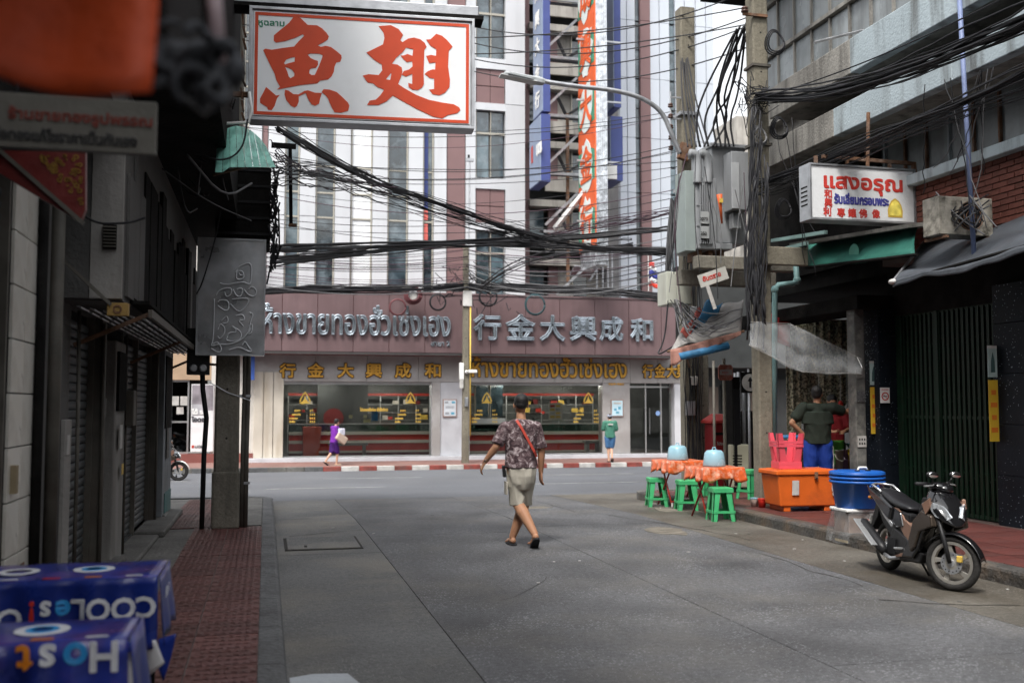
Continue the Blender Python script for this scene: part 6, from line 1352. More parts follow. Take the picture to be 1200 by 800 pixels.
# beige ventilated cabinet
q = aZ(862, 573, .13); o = thing('cooler_cabinet', 'beige cabinet with louvred vents between the tables and the cool box', 'cabinet', (q.x+.05, q.y, .13), -.25)
m_be = mat('beige_plastic', (.46,.45,.34), .45, var=.08, stain=(.3,.27,.2)); MB().box((0,0,.42), (.36,.5,.74)).build('case', m_be, o, bev=.015)
for k in range(7): MB().box((-.06,-.253,.3+k*.05), (.16,.012,.018), (R(25),0,0)).build('vent_slat', m_dk, o)
MB().box((.185,0,.42), (.01,.46,.66)).build('printed_side', mat('printed_side', (.4,.35,.25), .4, var=.3, scale=6), o); MB().lathe([(0,0),(.1,0),(.1,.006),(0,.006)], 18, (.19,0,.6), 'X').build('printed_disc', m_cr_, o)
for sx in (-.13, .13): 
    for sy in (-.2, .2): MB().lathe([(0,-.03),(.03,-.03),(.03,.03),(0,.03)], 10, (sx,sy,.03), 'X').build('castor', m_dk, o)
# sauce pots by the cool box
for px, py, m, lab in ((884, 593, mat('cocoa_tin', (.5,.4,.35), .5), 'pale sauce tub on the pavement beside the orange cool box'), (893, 594, m_cr_, 'red sauce tub on the pavement beside the orange cool box')):
    q = aZ(px, py, .145); o = thing('sauce_tub', lab, 'tub', tuple(q)); MB().lathe([(.05,0),(.058,.1),(.06,.11)], 14).build('pot', m, o, smooth=True); MB().lathe([(0,.11),(.064,.11),(.064,.125),(0,.125)], 14).build('lid', m_dome if m is not m_cr_ else m_cr_, o)
# red post box
q = (XY(841, 16.6, 500), 16.6); o = thing('post_box', 'dark red pillar post box with a sloping roof behind the tables', 'post box', (q[0], q[1], .0))
m_pb = mat('post_box_red', (.20,.015,.018), .4, var=.15, scale=3, stain=(.1,.012,.012), samt=.5); w_ = .36
MB().box((0,0,.64), (.36,.34,1.28)).build('body', m_pb, o, bev=.015); MB().box((0,0,.03), (.42,.4,.12)).build('plinth', m_pb, o, bev=.01)
b = MB(); b.add([(-.23,-.22,1.28),(.23,-.22,1.28),(.23,.22,1.28),(-.23,.22,1.28),(-.23,-.22,1.33),(.23,-.22,1.33),(.23,.22,1.33),(-.23,.22,1.33),(-.1,-.08,1.45),(.1,-.08,1.45),(.1,.08,1.45),(-.1,.08,1.45)], [(0,3,2,1),(0,1,5,4),(1,2,6,5),(2,3,7,6),(3,0,4,7),(4,5,9,8),(5,6,10,9),(6,7,11,10),(7,4,8,11),(8,9,10,11)]); b.build('roof', mat('post_box_lighter_red', (.36,.04,.035), .4), o, bev=.01)
MB().box((0,-.175,1.1), (.24,.015,.05)).build('letter_slot', m_dk, o, bev=.004); MB().box((0,-.172,.7), (.26,.006,.34)).build('collection_door', m_pb, o, bev=.004)
MB().tube([(-.12,-.18,.55),(0,-.18,.66),(.14,-.18,.7)], .008, 6).build('white_swoosh', m_kw, o); letters('ไปรษณีย์', .07, (-.1,-.178,.9), (1,0,0), (0,0,1), m_kw, o, 'lettering', bold=.002, depth=.002, world=False)
# one-way sign on pole, stop-like patched sign
def gpole(nm, lab, px, Y, pyt, zb_=.05, r_=.025, m=None):
    o = thing(nm, lab, 'sign', (XY(px, Y, 480), Y, zb_)); zt_ = aY(px, pyt, Y).z-zb_
    MB().tube([(0,0,0),(0,0,zt_)], r_, 8).build('post', m or m_galv, o, smooth=True); return o
o = gpole('one_way_sign', 'round white sign with a black upward arrow on a grey post', 878, 15.8, 432); z = aY(879, 448, 15.75).z-.05
MB().box((0,-.03,z), (.33,.012,.36)).build('back_plate', m_dk, o, bev=.01); MB().lathe([(0,0),(.15,0),(.15,-.008),(0,-.008)], 28, (0,-.04,z), 'Y').build('white_disc', m_kw, o)
MB().prism([(-.018,z-.09),(.018,z-.09),(.018,z+.02),(.05,z+.02),(0,z+.1),(-.05,z+.02),(-.018,z+.02)], -.056, -.05, 'XZ').build('arrow', m_black, o)
o = gpole('octagonal_board', 'faded red and white octagonal board hanging over the post box', 849, 16.0, 420, .0, .03, m_pole); z = aY(849, 436, 15.9).z-.0
oc = [(-.10,-.14),(.10,-.14),(.135,-.1),(.135,.09),(.1,.13),(-.1,.13),(-.135,.09),(-.135,-.1)]
MB().prism([(p[0],p[1]+z) for p in oc], -.07, -.05, 'XZ').build('board', mat('faded_red_board', (.30,.10,.07), .6, var=.2, scale=8, stain=(.5,.45,.4), samt=.6), o); MB().box((0,-.078,z), (.23,.006,.09)).build('white_band', m_kw, o); letters('หยุด', .07, (-.08,-.083,z-.025), (1,0,0), (0,0,1), m_sred, o, 'lettering', depth=.002, world=False)
o = thing('steel_post', 'thin grey steel post standing behind the nearer food cover', 'post', (XY(837, 14.4, 500), 14.4, .0)); MB().tube([(0,0,0),(0,0,2.3)], .022, 8).build('post', m_pipe, o, smooth=True); MB().lathe([(0,0),(.1,0),(.1,.02),(.03,.04)], 14).build('base', m_galv, o)
for k, (px, Y) in enumerate(((866, 16.4), (872, 16.3), (862, 16.9))):
    o = thing('steel_pipe', ('bright steel pipe left of the round arrow sign', 'bright steel pipe close behind the round arrow sign', 'thin steel pipe beside the dark post behind the tables')[k], 'pipe', (XY(px, Y, 500), Y, .0)); MB().tube([(0,0,0),(0,0,2.2)], .03, 8).build('tube', m_galv, o, smooth=True); MB().lathe([(0,0),(.06,0),(.06,.015),(0,.015)], 12).build('flange', m_galv, o)
# dark clutter cupboards behind the post
for k, (px0, px1, Y, zt_, lab) in enumerate(((853, 862, 16.2, 2.1, 'tall dark cupboard right of the red post box'), (872, 890, 16.9, 1.5, 'dark wrapped cupboard behind the round arrow sign'))):
    x0, x1 = XY(px0, Y, 500), XY(px1, Y, 500); o = thing('dark_cupboard', lab, 'cupboard', ((x0+x1)/2, Y, .0)); MB().box((0,0,zt_/2), (x1-x0,.4,zt_)).build('case', m_dk, o, bev=.01); MB().box((0,-.21,zt_*.5), ((x1-x0)*.8,.01,zt_*.8)).build('door', m_black, o)
# ================================================================ blue tubs on a wrapped crate
q = (XY(993, 10.6, 560), 10.5); m_tub = mat('blue_tub_plastic', (.012,.09,.36), .35, var=.15, scale=3, bump=.03)
o = thing('wrapped_crate', 'white crate wrapped in clear plastic under the blue tubs', 'crate', (q[0], q[1]-.1, .0), -.05)
MB().box((0,0,.05), (.52,.4,.025)).build('pallet_board', mat('pallet_wood', (.3,.24,.14), .8, var=.2), o)
for k in (-.2, 0, .2): MB().box((k,0,.02), (.07,.4,.035)).build('pallet_block', MATS['pallet_wood'], o)
MB().box((0,0,.22), (.42,.34,.30)).build('crate', mat('crate_brown', (.22,.16,.13), .6, var=.4, scale=5), o, bev=.01); MB().ell((.02,-.1,.25), (.09,.1,.08)).build('red_content', mat('dull_red_content', (.3,.08,.05), .5), o, smooth=True)
MB().box((0,0,.40), (.5,.4,.035)).build('white_lid', m_white, o, bev=.01)
def f(u, v):
    a = 2*math.pi*u; r_ = .27+.05*v+.018*math.sin(a*9+v*6)+.012*math.sin(a*17+v*9); c_, s_ = math.cos(a), math.sin(a); k = max(abs(c_), abs(s_))**.7
    return V((r_*c_/k, r_*.8*s_/k, .41-.38*v+.01*math.sin(a*5)))
MB().grid(f, 60, 12).build('plastic_wrap', m_plw, o, smooth=True)
zt_ = .42
def tub(z, lab, r0=.26, full=True):
    o = thing('blue_tub', lab, 'tub', (q[0], q[1]-.1, z), .1, 'stacked blue tubs')
    MB().lathe([(0,0),(r0*.92,0),(r0*.96,.01),(r0*1.08,.28),(r0*1.2,.285),(r0*1.22,.30),(r0*1.2,.315),(r0*1.1,.315),(r0*1.04,.3),(r0*.95,.03),(0,.02)], 32).build('bowl', m_tub, o, smooth=True)
    b = MB(); b.tube([(-.06,-r0*1.08,.24),(-.055,-r0*1.16,.2),(-.04,-r0*1.16,.17),(.04,-r0*1.16,.17),(.055,-r0*1.16,.2),(.06,-r0*1.08,.24)], .011, 8); b.build('handle', m_tub, o, smooth=True); return o
tub(zt_, 'lowest blue plastic tub of the stack, with its side handle showing'); tub(zt_+.045, 'middle blue plastic tub of the stack, only its rim showing'); tub(zt_+.09, 'topmost blue plastic tub of the stack, under the white handled lid')
o = thing('tub_lid', 'blue lid with a white and black handle on the tub stack', 'lid', (q[0], q[1]-.1, zt_+.41), .1); MB().lathe([(0,.015),(.29,.01),(.315,0),(.31,-.012),(0,-.01)], 32).build('lid', m_tub, o, smooth=True)
MB().tube([(-.075,-.1,.01),(-.05,-.1,.055),(.05,-.1,.055),(.075,-.1,.01)], .012, 8).build('handle', m_white, o, smooth=True)
for sx in (-.075, .075): MB().box((sx,-.1,.018), (.05,.04,.02)).build('handle_foot', m_black, o, bev=.004)
# stall goods
def pail(px, py, Y, m, lab, h, r_):
    p = aY(px, py, Y); o = thing('bucket', lab, 'bucket', (p.x, Y, p.z)); MB().lathe([(0,0),(r_*.8,0),(r_,h),(r_*1.06,h),(r_*1.06,h+.015),(r_*.94,h+.01),(r_*.75,.02),(0,.02)], 18).build('pail', m, o, smooth=True)
    MB().tube([(-r_*1.05,0,h*.9),(-r_*.8,-r_*.9,h*.6),(0,-r_*1.15,h*.5),(r_*.8,-r_*.9,h*.6),(r_*1.05,0,h*.9)], .008, 6).build('handle', m, o, smooth=True)
tb = thing('stall_counter', 'low dark counter inside the stall carrying the coloured buckets', 'counter', (XY(990, 14.3, 540), 14.3, .13)); zc = aY(990, 552, 14.2).z
MB().box((.0,0,(zc-.13)/2), (1.3,.5,zc-.13-.03)).build('front', m_dk, tb); MB().box((0,0,zc-.13-.015), (1.4,.6,.03)).build('top', m_galv, tb)
pail(983, 552, 14.1, mat('cream_plastic', (.5,.48,.4), .4), 'cream bucket at the left end of the bucket row', .32, .08); pail(991, 552, 14.1, mat('mauve_plastic', (.25,.18,.29), .4), 'mauve bucket beside the yellow one in the stall', .33, .085)
pail(1000, 551, 14.0, mat('yellow_plastic', (.65,.5,.02), .35), 'bright yellow bucket with a handle in the stall', .31, .085); pail(1009, 552, 14.0, mat('slate_plastic', (.13,.17,.2), .4), 'slate grey bin beside the stickered column in the stall', .42, .095)
p = aY(998, 525, 14.2); o = thing('blue_bowl', 'pale blue plastic bowl resting on the buckets in the stall', 'bowl', (p.x, 14.15, p.z-.02)); MB().lathe([(0,0),(.06,0),(.12,.09),(.125,.1),(.11,.09),(.05,.015),(0,.012)], 20).build('bowl', m_dome, o, smooth=True); MB().ell((.0,0,.07), (.09,.09,.02)).build('content', m_sg, o)
p = aY(1008, 516, 14.0); o = thing('herb_bunch', 'bunch of green herbs standing in the slate grey bin', 'herbs', (p.x, 14.0, p.z-.05)); random.seed(6); b = MB()
for k in range(120):
    a_ = random.uniform(0, 6.28); r_ = random.uniform(0, .09); h_ = random.uniform(.02, .2); c_ = V((r_*math.cos(a_), r_*math.sin(a_), h_)); d1 = V((random.uniform(-1,1), random.uniform(-1,1), random.uniform(.2,1.4))).normalized()*.03; d2 = d1.orthogonal().normalized()*.012
    b.add([c_-d1, c_+d2, c_+d1, c_-d2], [(0,1,2,3)])
b.build('leaves', mat('herb_green', (.06,.13,.03), .6, var=.4), o); MB().tube([(0,0,-.2),(0,0,.06)], .02, 6).build('stems', MATS['herb_green'], o)
p = aY(937, 520, 14.6); o = thing('blue_table', 'bright blue plastic table behind the pink stools', 'table', (XY(938, 14.3, 530), 14.3, .13)); z = aY(935, 512, 14.1).z-.13
m_bt = mat('bright_blue_plastic', (.03,.25,.55), .4); MB().box((0,0,z), (.6,.5,.04)).build('table_top', m_bt, o, bev=.01); l0 = MB().box((-.25,-.2,z/2), (.05,.05,z-.03)).build('leg', m_bt, o)
for dx, dy in ((.5,0),(0,.4),(.5,.4)): shared(l0, o, (dx,dy,0))
p = aY(1003, 478, 14.7); o = thing('white_bag', 'pale plastic bag hanging at the right of the stall', 'bag', tuple(p)); MB().sheet(lambda u, v: V(((u-.5)*.34*(.4+.6*v)+.02*math.sin(v*9), .03*math.sin(u*9+v*4), .22-.5*v)), 12, 8, .006).build('bag', mat('bag_white', (.4,.4,.39), .5), o, smooth=True); MB().tube([(0,0,.22),(0,0,.5)], .005, 5).build('string', m_white, o)
p = aY(952, 462, 15.5); o = thing('red_menu_board', 'white menu board with a red top behind the stallholder', 'menu board', tuple(aY(950, 505, 15.4))); MB().box((0,0,.15), (.34,.02,.42)).build('board', m_kw, o); MB().box((0,-.015,.33), (.34,.01,.07)).build('red_header', m_sred, o); MB().box((0,.03,-.25), (.04,.04,1.1)).build('stand', m_dk, o)
for k, (px, py, lab, m) in enumerate(((985, 470, 'clear bag of red sauce hanging beside the patterned curtains', m_cr_), (993, 474, 'knotted white bag hanging beside the red sauce bag', m_kw), (960, 470, 'small yellow packet hanging behind the stallholder', m_yel))):
    p = aY(px, py, 14.9); o = thing('hanging_packet', lab, 'packet', tuple(p)); MB().ell((0,0,-.06), (.05,.04,.075), 10, 8).build('packet', m, o, smooth=True); MB().tube([(0,0,0),(0,0,.5)], .004, 5).build('string', m_white, o)
for k, (px, h_, r_, m, lab) in enumerate(((968, .16, .11, m_galv, 'steel cooking pot on the stall counter behind the stallholder'), (977, .10, .07, m_kw, 'white enamel bowl beside the steel pot on the stall counter'))):
    p = aY(px, 548, 14.2); o = thing('pot', lab, 'pot', tuple(p)); MB().lathe([(0,0),(r_,0),(r_,h_),(r_*1.06,h_),(r_*1.06,h_+.01),(r_*.9,h_),(r_*.88,.01),(0,.01)], 20).build('body', m, o, smooth=True); MB().tube([(-r_,0,h_*.7),(-r_*1.3,0,h_*.75),(-r_,0,h_*.8)], .008, 6).build('handle', m, o)
# distant left paving frame, white crate at corner
# ================================================================ people
m_skin = mat('skin', (.40,.205,.12), .5, var=.06, scale=8, bump=.05, bscale=120); m_skin.node_tree.nodes['Principled BSDF'].inputs['Subsurface Weight'].default_value = .05
m_skinp = mat('pale_skin', (.50,.30,.21), .5, var=.05, bump=.05); m_hair = mat('black_hair', (.012,.011,.011), .45, var=.3, scale=30, bump=.5, bscale=90)
def remap(b, pts): 
    for a, ra, c, rc in pts: b.cap(a, ra, c, rc, 14)
    return b
def hand(b, wrist, dirv, side, palm=.085, curl=.5, s_=1.0):
    """palm, four unequal bent fingers and a thumb, added to the body's mesh"""
    w = V(wrist); d = V(dirv).normalized(); s = V(side).normalized(); s = (s-d*s.dot(d)).normalized(); n = d.cross(s)
    p1 = w+d*palm*s_
    for k in (-1, -.33, .33, 1): b.cap(w+s*k*.016*s_, .015*s_, p1+s*k*.030*s_, .0125*s_, 10)
    for k, L_ in ((-1,.058),(-.33,.074),(.33,.08),(1,.070)):
        r_ = .0085*s_; a = p1+s*k*.031*s_
        m1 = a+(d*math.cos(curl*.5)+n*math.sin(curl*.5))*L_*.42*s_; m2 = m1+(d*math.cos(curl*1.2)+n*math.sin(curl*1.2))*L_*.32*s_; m3 = m2+(d*math.cos(curl*1.8)+n*math.sin(curl*1.8))*L_*.26*s_
        b.cap(a, r_*1.15, m1, r_*1.05, 8); b.cap(m1, r_*1.05, m2, r_, 8); b.cap(m2, r_, m3, r_*.85, 8)
    t0_ = w+d*.025*s_+s*.03*s_; t1_ = t0_+(d*.6+s*.75+n*.25).normalized()*.042*s_; t2_ = t1_+(d*.9+s*.25+n*.35).normalized()*.034*s_
    b.cap(w+d*.02*s_, .015*s_, t0_, .0135*s_, 8); b.cap(t0_, .0125*s_, t1_, .0105*s_, 8); b.cap(t1_, .0105*s_, t2_, .009*s_, 8)
def head(b, c, yaw=0, s_=1.0, tilt=0):
    """skull, jaw, nose, lips, ears; faces +Y at yaw 0"""
    M_ = MX.Translation(V(c)) @ MX.Rotation(yaw, 4, 'Z') @ MX.Rotation(tilt, 4, 'X')
    q = lambda x, y, z: M_ @ V((x*s_, y*s_, z*s_))
    R3 = M_.to_3x3()
    b.ell(q(0,-.012,.03), (.077*s_,.096*s_,.092*s_), 16, 12, R3); b.ell(q(0,.03,-.045), (.06*s_,.066*s_,.07*s_), 14, 10, R3)
    b.cap(q(0,.088,.01), .010*s_, q(0,.107,-.022), .014*s_, 8); b.ell(q(0,.088,-.058), (.024*s_,.012*s_,.009*s_), 8, 6, R3); b.ell(q(0,.072,-.092), (.03*s_,.022*s_,.022*s_), 8, 6, R3)
    for k in (-1, 1): b.ell(q(k*.078,-.004,-.008), (.011*s_,.019*s_,.033*s_), 8, 8, R3); b.ell(q(k*.03,.083,.022), (.02*s_,.008*s_,.008*s_), 8, 6, R3)
    return q, R3
def eyes(par, q, s_=1.0):
    for k in (-1, 1): MB().ell(q(k*.03,.085,.012), (.012*s_,.006*s_,.006*s_), 8, 6).build('eye', m_black, par)
# ---- the walking man, seen from behind. local frame: +Y forward, +X his right
man = thing('person', 'man in a camouflage T-shirt, cream shorts and black flip-flops walking away mid-street', 'person', (2.86, 11.15, 0), R(-2))
hip = V((0,0,.86))
# right foot (his right, +X) pushing off behind, crossing; left foot planted ahead
b = MB()
LH, RH = V((-.09,0,.88)), V((.09,0,.88))
LK, RK = V((-.045,.0,.49)), V((.065,.10,.49)); LA, RA = V((.10,-.25,.165)), V((-.075,.12,.095))
remap(b, [(LH,.085,LK,.06),(LK,.064,LK.lerp(LA,.32)+V((0,-.015,0)),.07),(LK.lerp(LA,.32)+V((0,-.015,0)),.07,LA,.041),(RH,.085,RK,.06),(RK,.064,RK.lerp(RA,.32)+V((0,-.015,0)),.07),(RK.lerp(RA,.32)+V((0,-.015,0)),.07,RA,.041)])
LA, RA = RA, LA
# feet
b.cap(LA+V((0,-.035,-.045)), .034, LA+V((0,.02,-.05)), .036, 12); b.cap(LA+V((0,0,-.04)), .036, LA+V((-.015,.15,-.065)), .028, 12)
for k in range(5): b.cap(LA+V((-.045+.018*k,.14,-.07)), .011, LA+V((-.05+.018*k,.185-.006*abs(k-3),-.075)), .010, 8)
heel = RA+V((.005,-.045,-.025)); ball = RA+V((-.01,.10,-.115))
b.cap(heel, .033, RA+V((0,.0,-.03)), .036, 12); b.cap(heel, .032, ball, .028, 12)
for k in range(5): b.cap(ball+V((-.035+.018*k,.0,-.0)), .011, ball+V((-.035+.018*k,.042,-.008)), .010, 8)
# torso core, neck, arms
b.cap((0,0,.95), .10, (0,.0,1.2), .10, 16); b.cap((0,-.005,1.2), .10, (0,-.01,1.36), .075, 16); b.cap((0,-.012,1.38), .062, (.0,.01,1.49), .055, 14)
SL, SR = V((-.185,-.005,1.365)), V((.185,-.005,1.36))
EL, ER = V((-.30,-.03,1.13)), V((.245,.02,1.08)); WL_, WR_ = V((-.415,.055,.955)), V((.25,.075,.83))
remap(b, [(SL,.045,EL,.044),(EL,.043,EL.lerp(WL_,.35),.042),(EL.lerp(WL_,.35),.042,WL_,.028),(SR,.045,ER,.044),(ER,.043,ER.lerp(WR_,.35),.042),(ER.lerp(WR_,.35),.042,WR_,.028)])
hand(b, WL_, (-.40,.25,-.85), (0,1,.2), curl=.6); hand(b, WR_, (.02,.12,-1), (-.2,1,0), curl=.45)
qh, R3 = head(b, (-.0,.015,1.605), R(0), 1.05)
b.build('body', m_skin, man, remesh=.0062, sm=2)
# hair
h = MB(); h.ell(qh(0,-.024,.048), (.083,.096,.086), 18, 14, R3); h.ell(qh(0,-.058,.008), (.073,.056,.058), 14, 10, R3)
for k in (-1, 1): h.ell(qh(k*.068,-.015,.02), (.015,.035,.03), 8, 8)
h.build('hair', m_hair, man, remesh=.007, sm=2); eyes(man, qh)
# shirt
m_camo = mat('camouflage_cotton', (.13,.085,.088), .85, var=.1, scale=4, bump=.3, bscale=14)
t_ = m_camo.node_tree; tc = t_.nodes.new('ShaderNodeTexCoord'); n1 = t_.nodes.new('ShaderNodeTexNoise'); n1.inputs['Scale'].default_value = 13; n1.inputs['Detail'].default_value = 7; n1.inputs['Roughness'].default_value = .75; n1.inputs['Distortion'].default_value = 1.2; t_.links.new(tc.outputs['Object'], n1.inputs['Vector'])
cr_ = t_.nodes.new('ShaderNodeValToRGB'); cr_.color_ramp.interpolation = 'LINEAR'; E_ = cr_.color_ramp.elements; E_[0].position = .41; E_[0].color = (.035,.02,.024,1); E_[1].position = .62; E_[1].color = (.46,.40,.41,1); e_ = E_.new(.48); e_.color = (.10,.062,.068,1); e_ = E_.new(.54); e_.color = (.17,.125,.13,1)
t_.links.new(n1.outputs[0], cr_.inputs[0]); t_.links.new(cr_.outputs[0], t_.nodes['Principled BSDF'].inputs['Base Color'])
s = MB()
def torso_ring(b, rows, n=22, wr=.0):
    vs = []
    for z, rx, ry, cx, cy in rows:
        for j in range(n):
            a = 2*math.pi*j/n; k = 1+wr*math.sin(a*5+z*30); vs.append((cx+rx*k*math.copysign(abs(math.cos(a))**.85, math.cos(a)), cy+ry*k*math.copysign(abs(math.sin(a))**.85, math.sin(a)), z))
    m_ = len(rows); b.add(vs, [(i*n+j, i*n+(j+1) % n, (i+1)*n+(j+1) % n, (i+1)*n+j) for i in range(m_-1) for j in range(n)]+[tuple(range(n)), tuple((m_-1)*n+j for j in range(n))]); return b
torso_ring(s, [(.89,.190,.142,0,-.003),(.95,.188,.140,.003,0),(1.05,.180,.133,0,0),(1.15,.182,.13,0,0),(1.26,.195,.128,0,0),(1.34,.20,.118,0,-.005),(1.385,.188,.10,0,-.01),(1.42,.13,.082,0,-.012),(1.445,.085,.07,0,-.01)], wr=.018)
for A__, B__ in ((SL, EL), (SR, ER)):
    s.ell(A__+V((0,0,.0)), (.064,.062,.062), 14, 10)
    s.tube([A__.lerp(B__,-.12), A__, A__.lerp(B__,.3), A__.lerp(B__,.88)], [.035,.062,.068,.074], 16)
s.build('t_shirt', m_camo, man, remesh=.0085, sm=5, fold=(.009, 7, 4))
# shorts
m_sh = mat('cream_shorts', (.42,.39,.33), .85, var=.08, scale=4, bump=.35, bscale=10)
s = MB(); torso_ring(s, [(.64,.10,.10,0,.0),(.72,.145,.12,0,-.005),(.80,.168,.132,0,-.008),(.88,.170,.134,0,-.006),(.915,.158,.12,0,0),(.965,.145,.11,0,0)])
for H_, K_, k in ((LH,LK,-1),(RH,RK,1)):
    e_ = H_.lerp(K_, 1.06); s.tube([H_+V((0,0,0)), H_.lerp(K_,.35), H_.lerp(K_,.7), e_], [.085,.09,.088,.087], 18)
s.build('shorts', m_sh, man, remesh=.0085, sm=4, fold=(.012, 9, 3.2))
MB().box((-.175,.01,.66), (.02,.13,.15)).build('thigh_pocket', m_sh, man, bev=.005)
# flip-flops
def flip(nm, c, pitch, yaw=0):
    P = [(-.042,.0),(-.05,.10),(-.045,.19),(-.02,.225),(.02,.225),(.048,.185),(.044,.10),(.034,0),(.02,-.03),(-.02,-.03)]
    f_ = MB(); f_.M = MX.Translation(V(c)) @ MX.Rotation(yaw, 4, 'Z') @ MX.Rotation(pitch, 4, 'X')
    f_.prism([(p[0], p[1]-.03) for p in P], -.0, .02, 'XY'); f_.tube([(-.04,.06,.02),(-.02,.11,.055),(0,.16,.022)], .006, 6); f_.tube([(.04,.06,.02),(.02,.11,.055),(0,.16,.022)], .006, 6); return f_.build(nm, m_blackr, man, bev=.004)
flip('flip_flop', LA+V((0,-.045,-.095)), 0, R(6)); flip('flip_flop', heel+V((0,-.02,-.055)), R(-36))
# strap, pouch, watch
b = MB(); P = []
for k in range(15):
    t = k/14; x = -.075+.235*t; z = 1.435-.42*t; y = -.13-.012*math.sin(t*3.14)+.045*max(0,(.12-t)*6)+.03*max(0,(t-.85)*6); P.append(V((x, y, z)))
vs = []; 
for p in P: vs += [p+V((-.012,0,-.008)), p+V((.012,0,.008)), p+V((.012,.006,.008)), p+V((-.012,.006,-.008))]
b.add(vs, [(i*4+j, i*4+(j+1) % 4, (i+1)*4+(j+1) % 4, (i+1)*4+j) for i in range(14) for j in range(4)]+[(0,1,2,3),(59,58,57,56)])
b.build('bag_strap', mat('red_strap', (.45,.06,.04), .6), man)
MB().box((-.20,.01,.85), (.03,.075,.135), (0,R(-6),0)).build('belt_pouch', m_black, man, bev=.01)
MB().lathe([(.031,-.008),(.035,-.008),(.035,.008),(.031,.008)], 16, (0,0,0), 'X', False).build('wrist_watch', m_chrome, man).location = WL_.lerp(EL, .1)
man.children[-1].rotation_euler = (0, R(40), R(-30))
# ---- generic small figure for the people farther off
def figure(lab, loc, rz, H_, skinm, joints, cloth, hairm, hat=None, vox=.010, extra=None):
    o = thing('person', lab, 'person', loc, rz); s_ = H_/1.68; J = {k: V(v)*s_ for k, v in joints.items()}
    b = MB()
    for S_ in 'LR':
        b.cap(J['hip'+S_], .085*s_, J['kne'+S_], .055*s_); b.cap(J['kne'+S_], .055*s_, J['ank'+S_], .036*s_); b.cap(J['ank'+S_]+V((0,-.03,-.05))*s_, .034*s_, J['ank'+S_]+V((0,.15,-.055))*s_, .028*s_)
        b.cap(J['sho'+S_], .052*s_, J['elb'+S_], .041*s_); b.cap(J['elb'+S_], .041*s_, J['wri'+S_], .028*s_)
        d = J['wri'+S_]-J['elb'+S_]; hand(b, J['wri'+S_], d, (1 if S_ == 'L' else -1, .8, 0), curl=.5, s_=s_)
    b.cap(J['pel'], .10*s_, J['che'], .09*s_); b.cap(J['che'], .09*s_, J['nec'], .052*s_); b.cap(J['nec'], .055*s_, J['hea']-V((0,0,.06))*s_, .052*s_)
    q, R3 = head(b, J['hea'], joints.get('yaw', (0,0,0))[0], .95*s_, joints.get('yaw', (0,0,0))[1])
    b.build('body', skinm, o, remesh=vox, sm=2)
    h = MB(); h.ell(q(0,-.022,.045), (.084*s_,.1*s_,.088*s_), 14, 10, R3); h.ell(q(0,-.052,.0), (.076*s_,.062*s_,.07*s_), 12, 8, R3); h.build('hair', hairm, o, remesh=vox, sm=2)
    eyes(o, q, s_)
    for nm, m, prims in cloth:
        c = MB()
        for pr in prims:
            a, ra, d, rd = pr[:4]; a = V(a)*s_ if not isinstance(a, str) else J[a]; d = V(d)*s_ if not isinstance(d, str) else J[d]
            if abs(a.x) < .06 and ra > .12:      # trunk of a garment: flattened rings with an open straight hem
                torso_ring(c, [(a.z+(d.z-a.z)*t, (ra+(rd-ra)*t)*s_*(1.12 if t < 1 or d.z < 1.2*s_ else .9), (ra+(rd-ra)*t)*s_*.84, a.x+(d.x-a.x)*t, a.y+(d.y-a.y)*t) for t in (0,.33,.66,1)])
            else: c.cap(a, ra*s_, d, rd*s_, 14)
        if nm in ('t_shirt', 'shirt', 'top'):
            c.cap(J['che'], .115*s_, J['nec']-V((0,0,.03*s_)), .07*s_, 14)
            c.cap(J['shoL'], .068*s_, J['shoR'], .068*s_, 14)
            for S_ in 'LR': c.cap(J['sho'+S_], .06*s_, J['nec']-V((0,0,.035*s_)), .058*s_, 12)
        c.build(nm, m, o, remesh=vox, sm=2, fold=(.008, 7, 4) if 'stripe' not in nm else None)
    return o, J, s_, q
m_pur = mat('purple_cotton', (.16,.02,.30), .8, var=.15, scale=8, bump=.3, bscale=14); m_dpur = mat('dark_purple_cotton', (.045,.006,.12), .8, var=.15)
jw = dict(hipL=(-.08,0,.84), hipR=(.08,0,.84), kneL=(-.07,-.06,.47), kneR=(.06,.10,.47), ankL=(-.07,-.30,.17), ankR=(.05,.08,.085), shoL=(-.16,.02,1.34), shoR=(.16,.02,1.34), elbL=(-.2,.06,1.10), elbR=(.2,.02,1.09), wriL=(-.12,.24,1.04), wriR=(.16,.22,1.02), pel=(0,0,.9), che=(0,.03,1.22), nec=(0,.05,1.40), hea=(0,.1,1.54), yaw=(0,-.25,0))
o, J, s_, q = figure('woman in a purple top and dark purple knee shorts hurrying past the left shop window', (2.11, 31.9, -.275), R(-62), 1.47, m_skinp, jw, [('top', m_pur, [((0,0,.82),.155,(0,.02,1.08),.145),((0,.02,1.08),.145,(0,.03,1.30),.13),('shoL',.075,(-.19,.05,1.15),.075),('shoR',.075,(.19,.03,1.15),.075)]), ('knee_shorts', m_dpur, [((-.08,0,.82),.11,(-.075,-.04,.50),.10),((.08,0,.82),.11,(.065,.08,.50),.10),((0,0,.84),.14,(0,0,.88),.15)])], m_hair, vox=.011)
for k, a_ in (('ankL', -35), ('ankR', 0)): 
    f_ = MB(); f_.M = MX.Translation(J[k]+V((0,-.02,-.08))*s_) @ MX.Rotation(R(a_), 4, 'X'); f_.box((0,.06,0), (.085,.25,.03)); f_.build('shoe', mat('beige_shoe', (.35,.3,.24), .6) if k == 'ankR' else m_blackr, o, bev=.01)
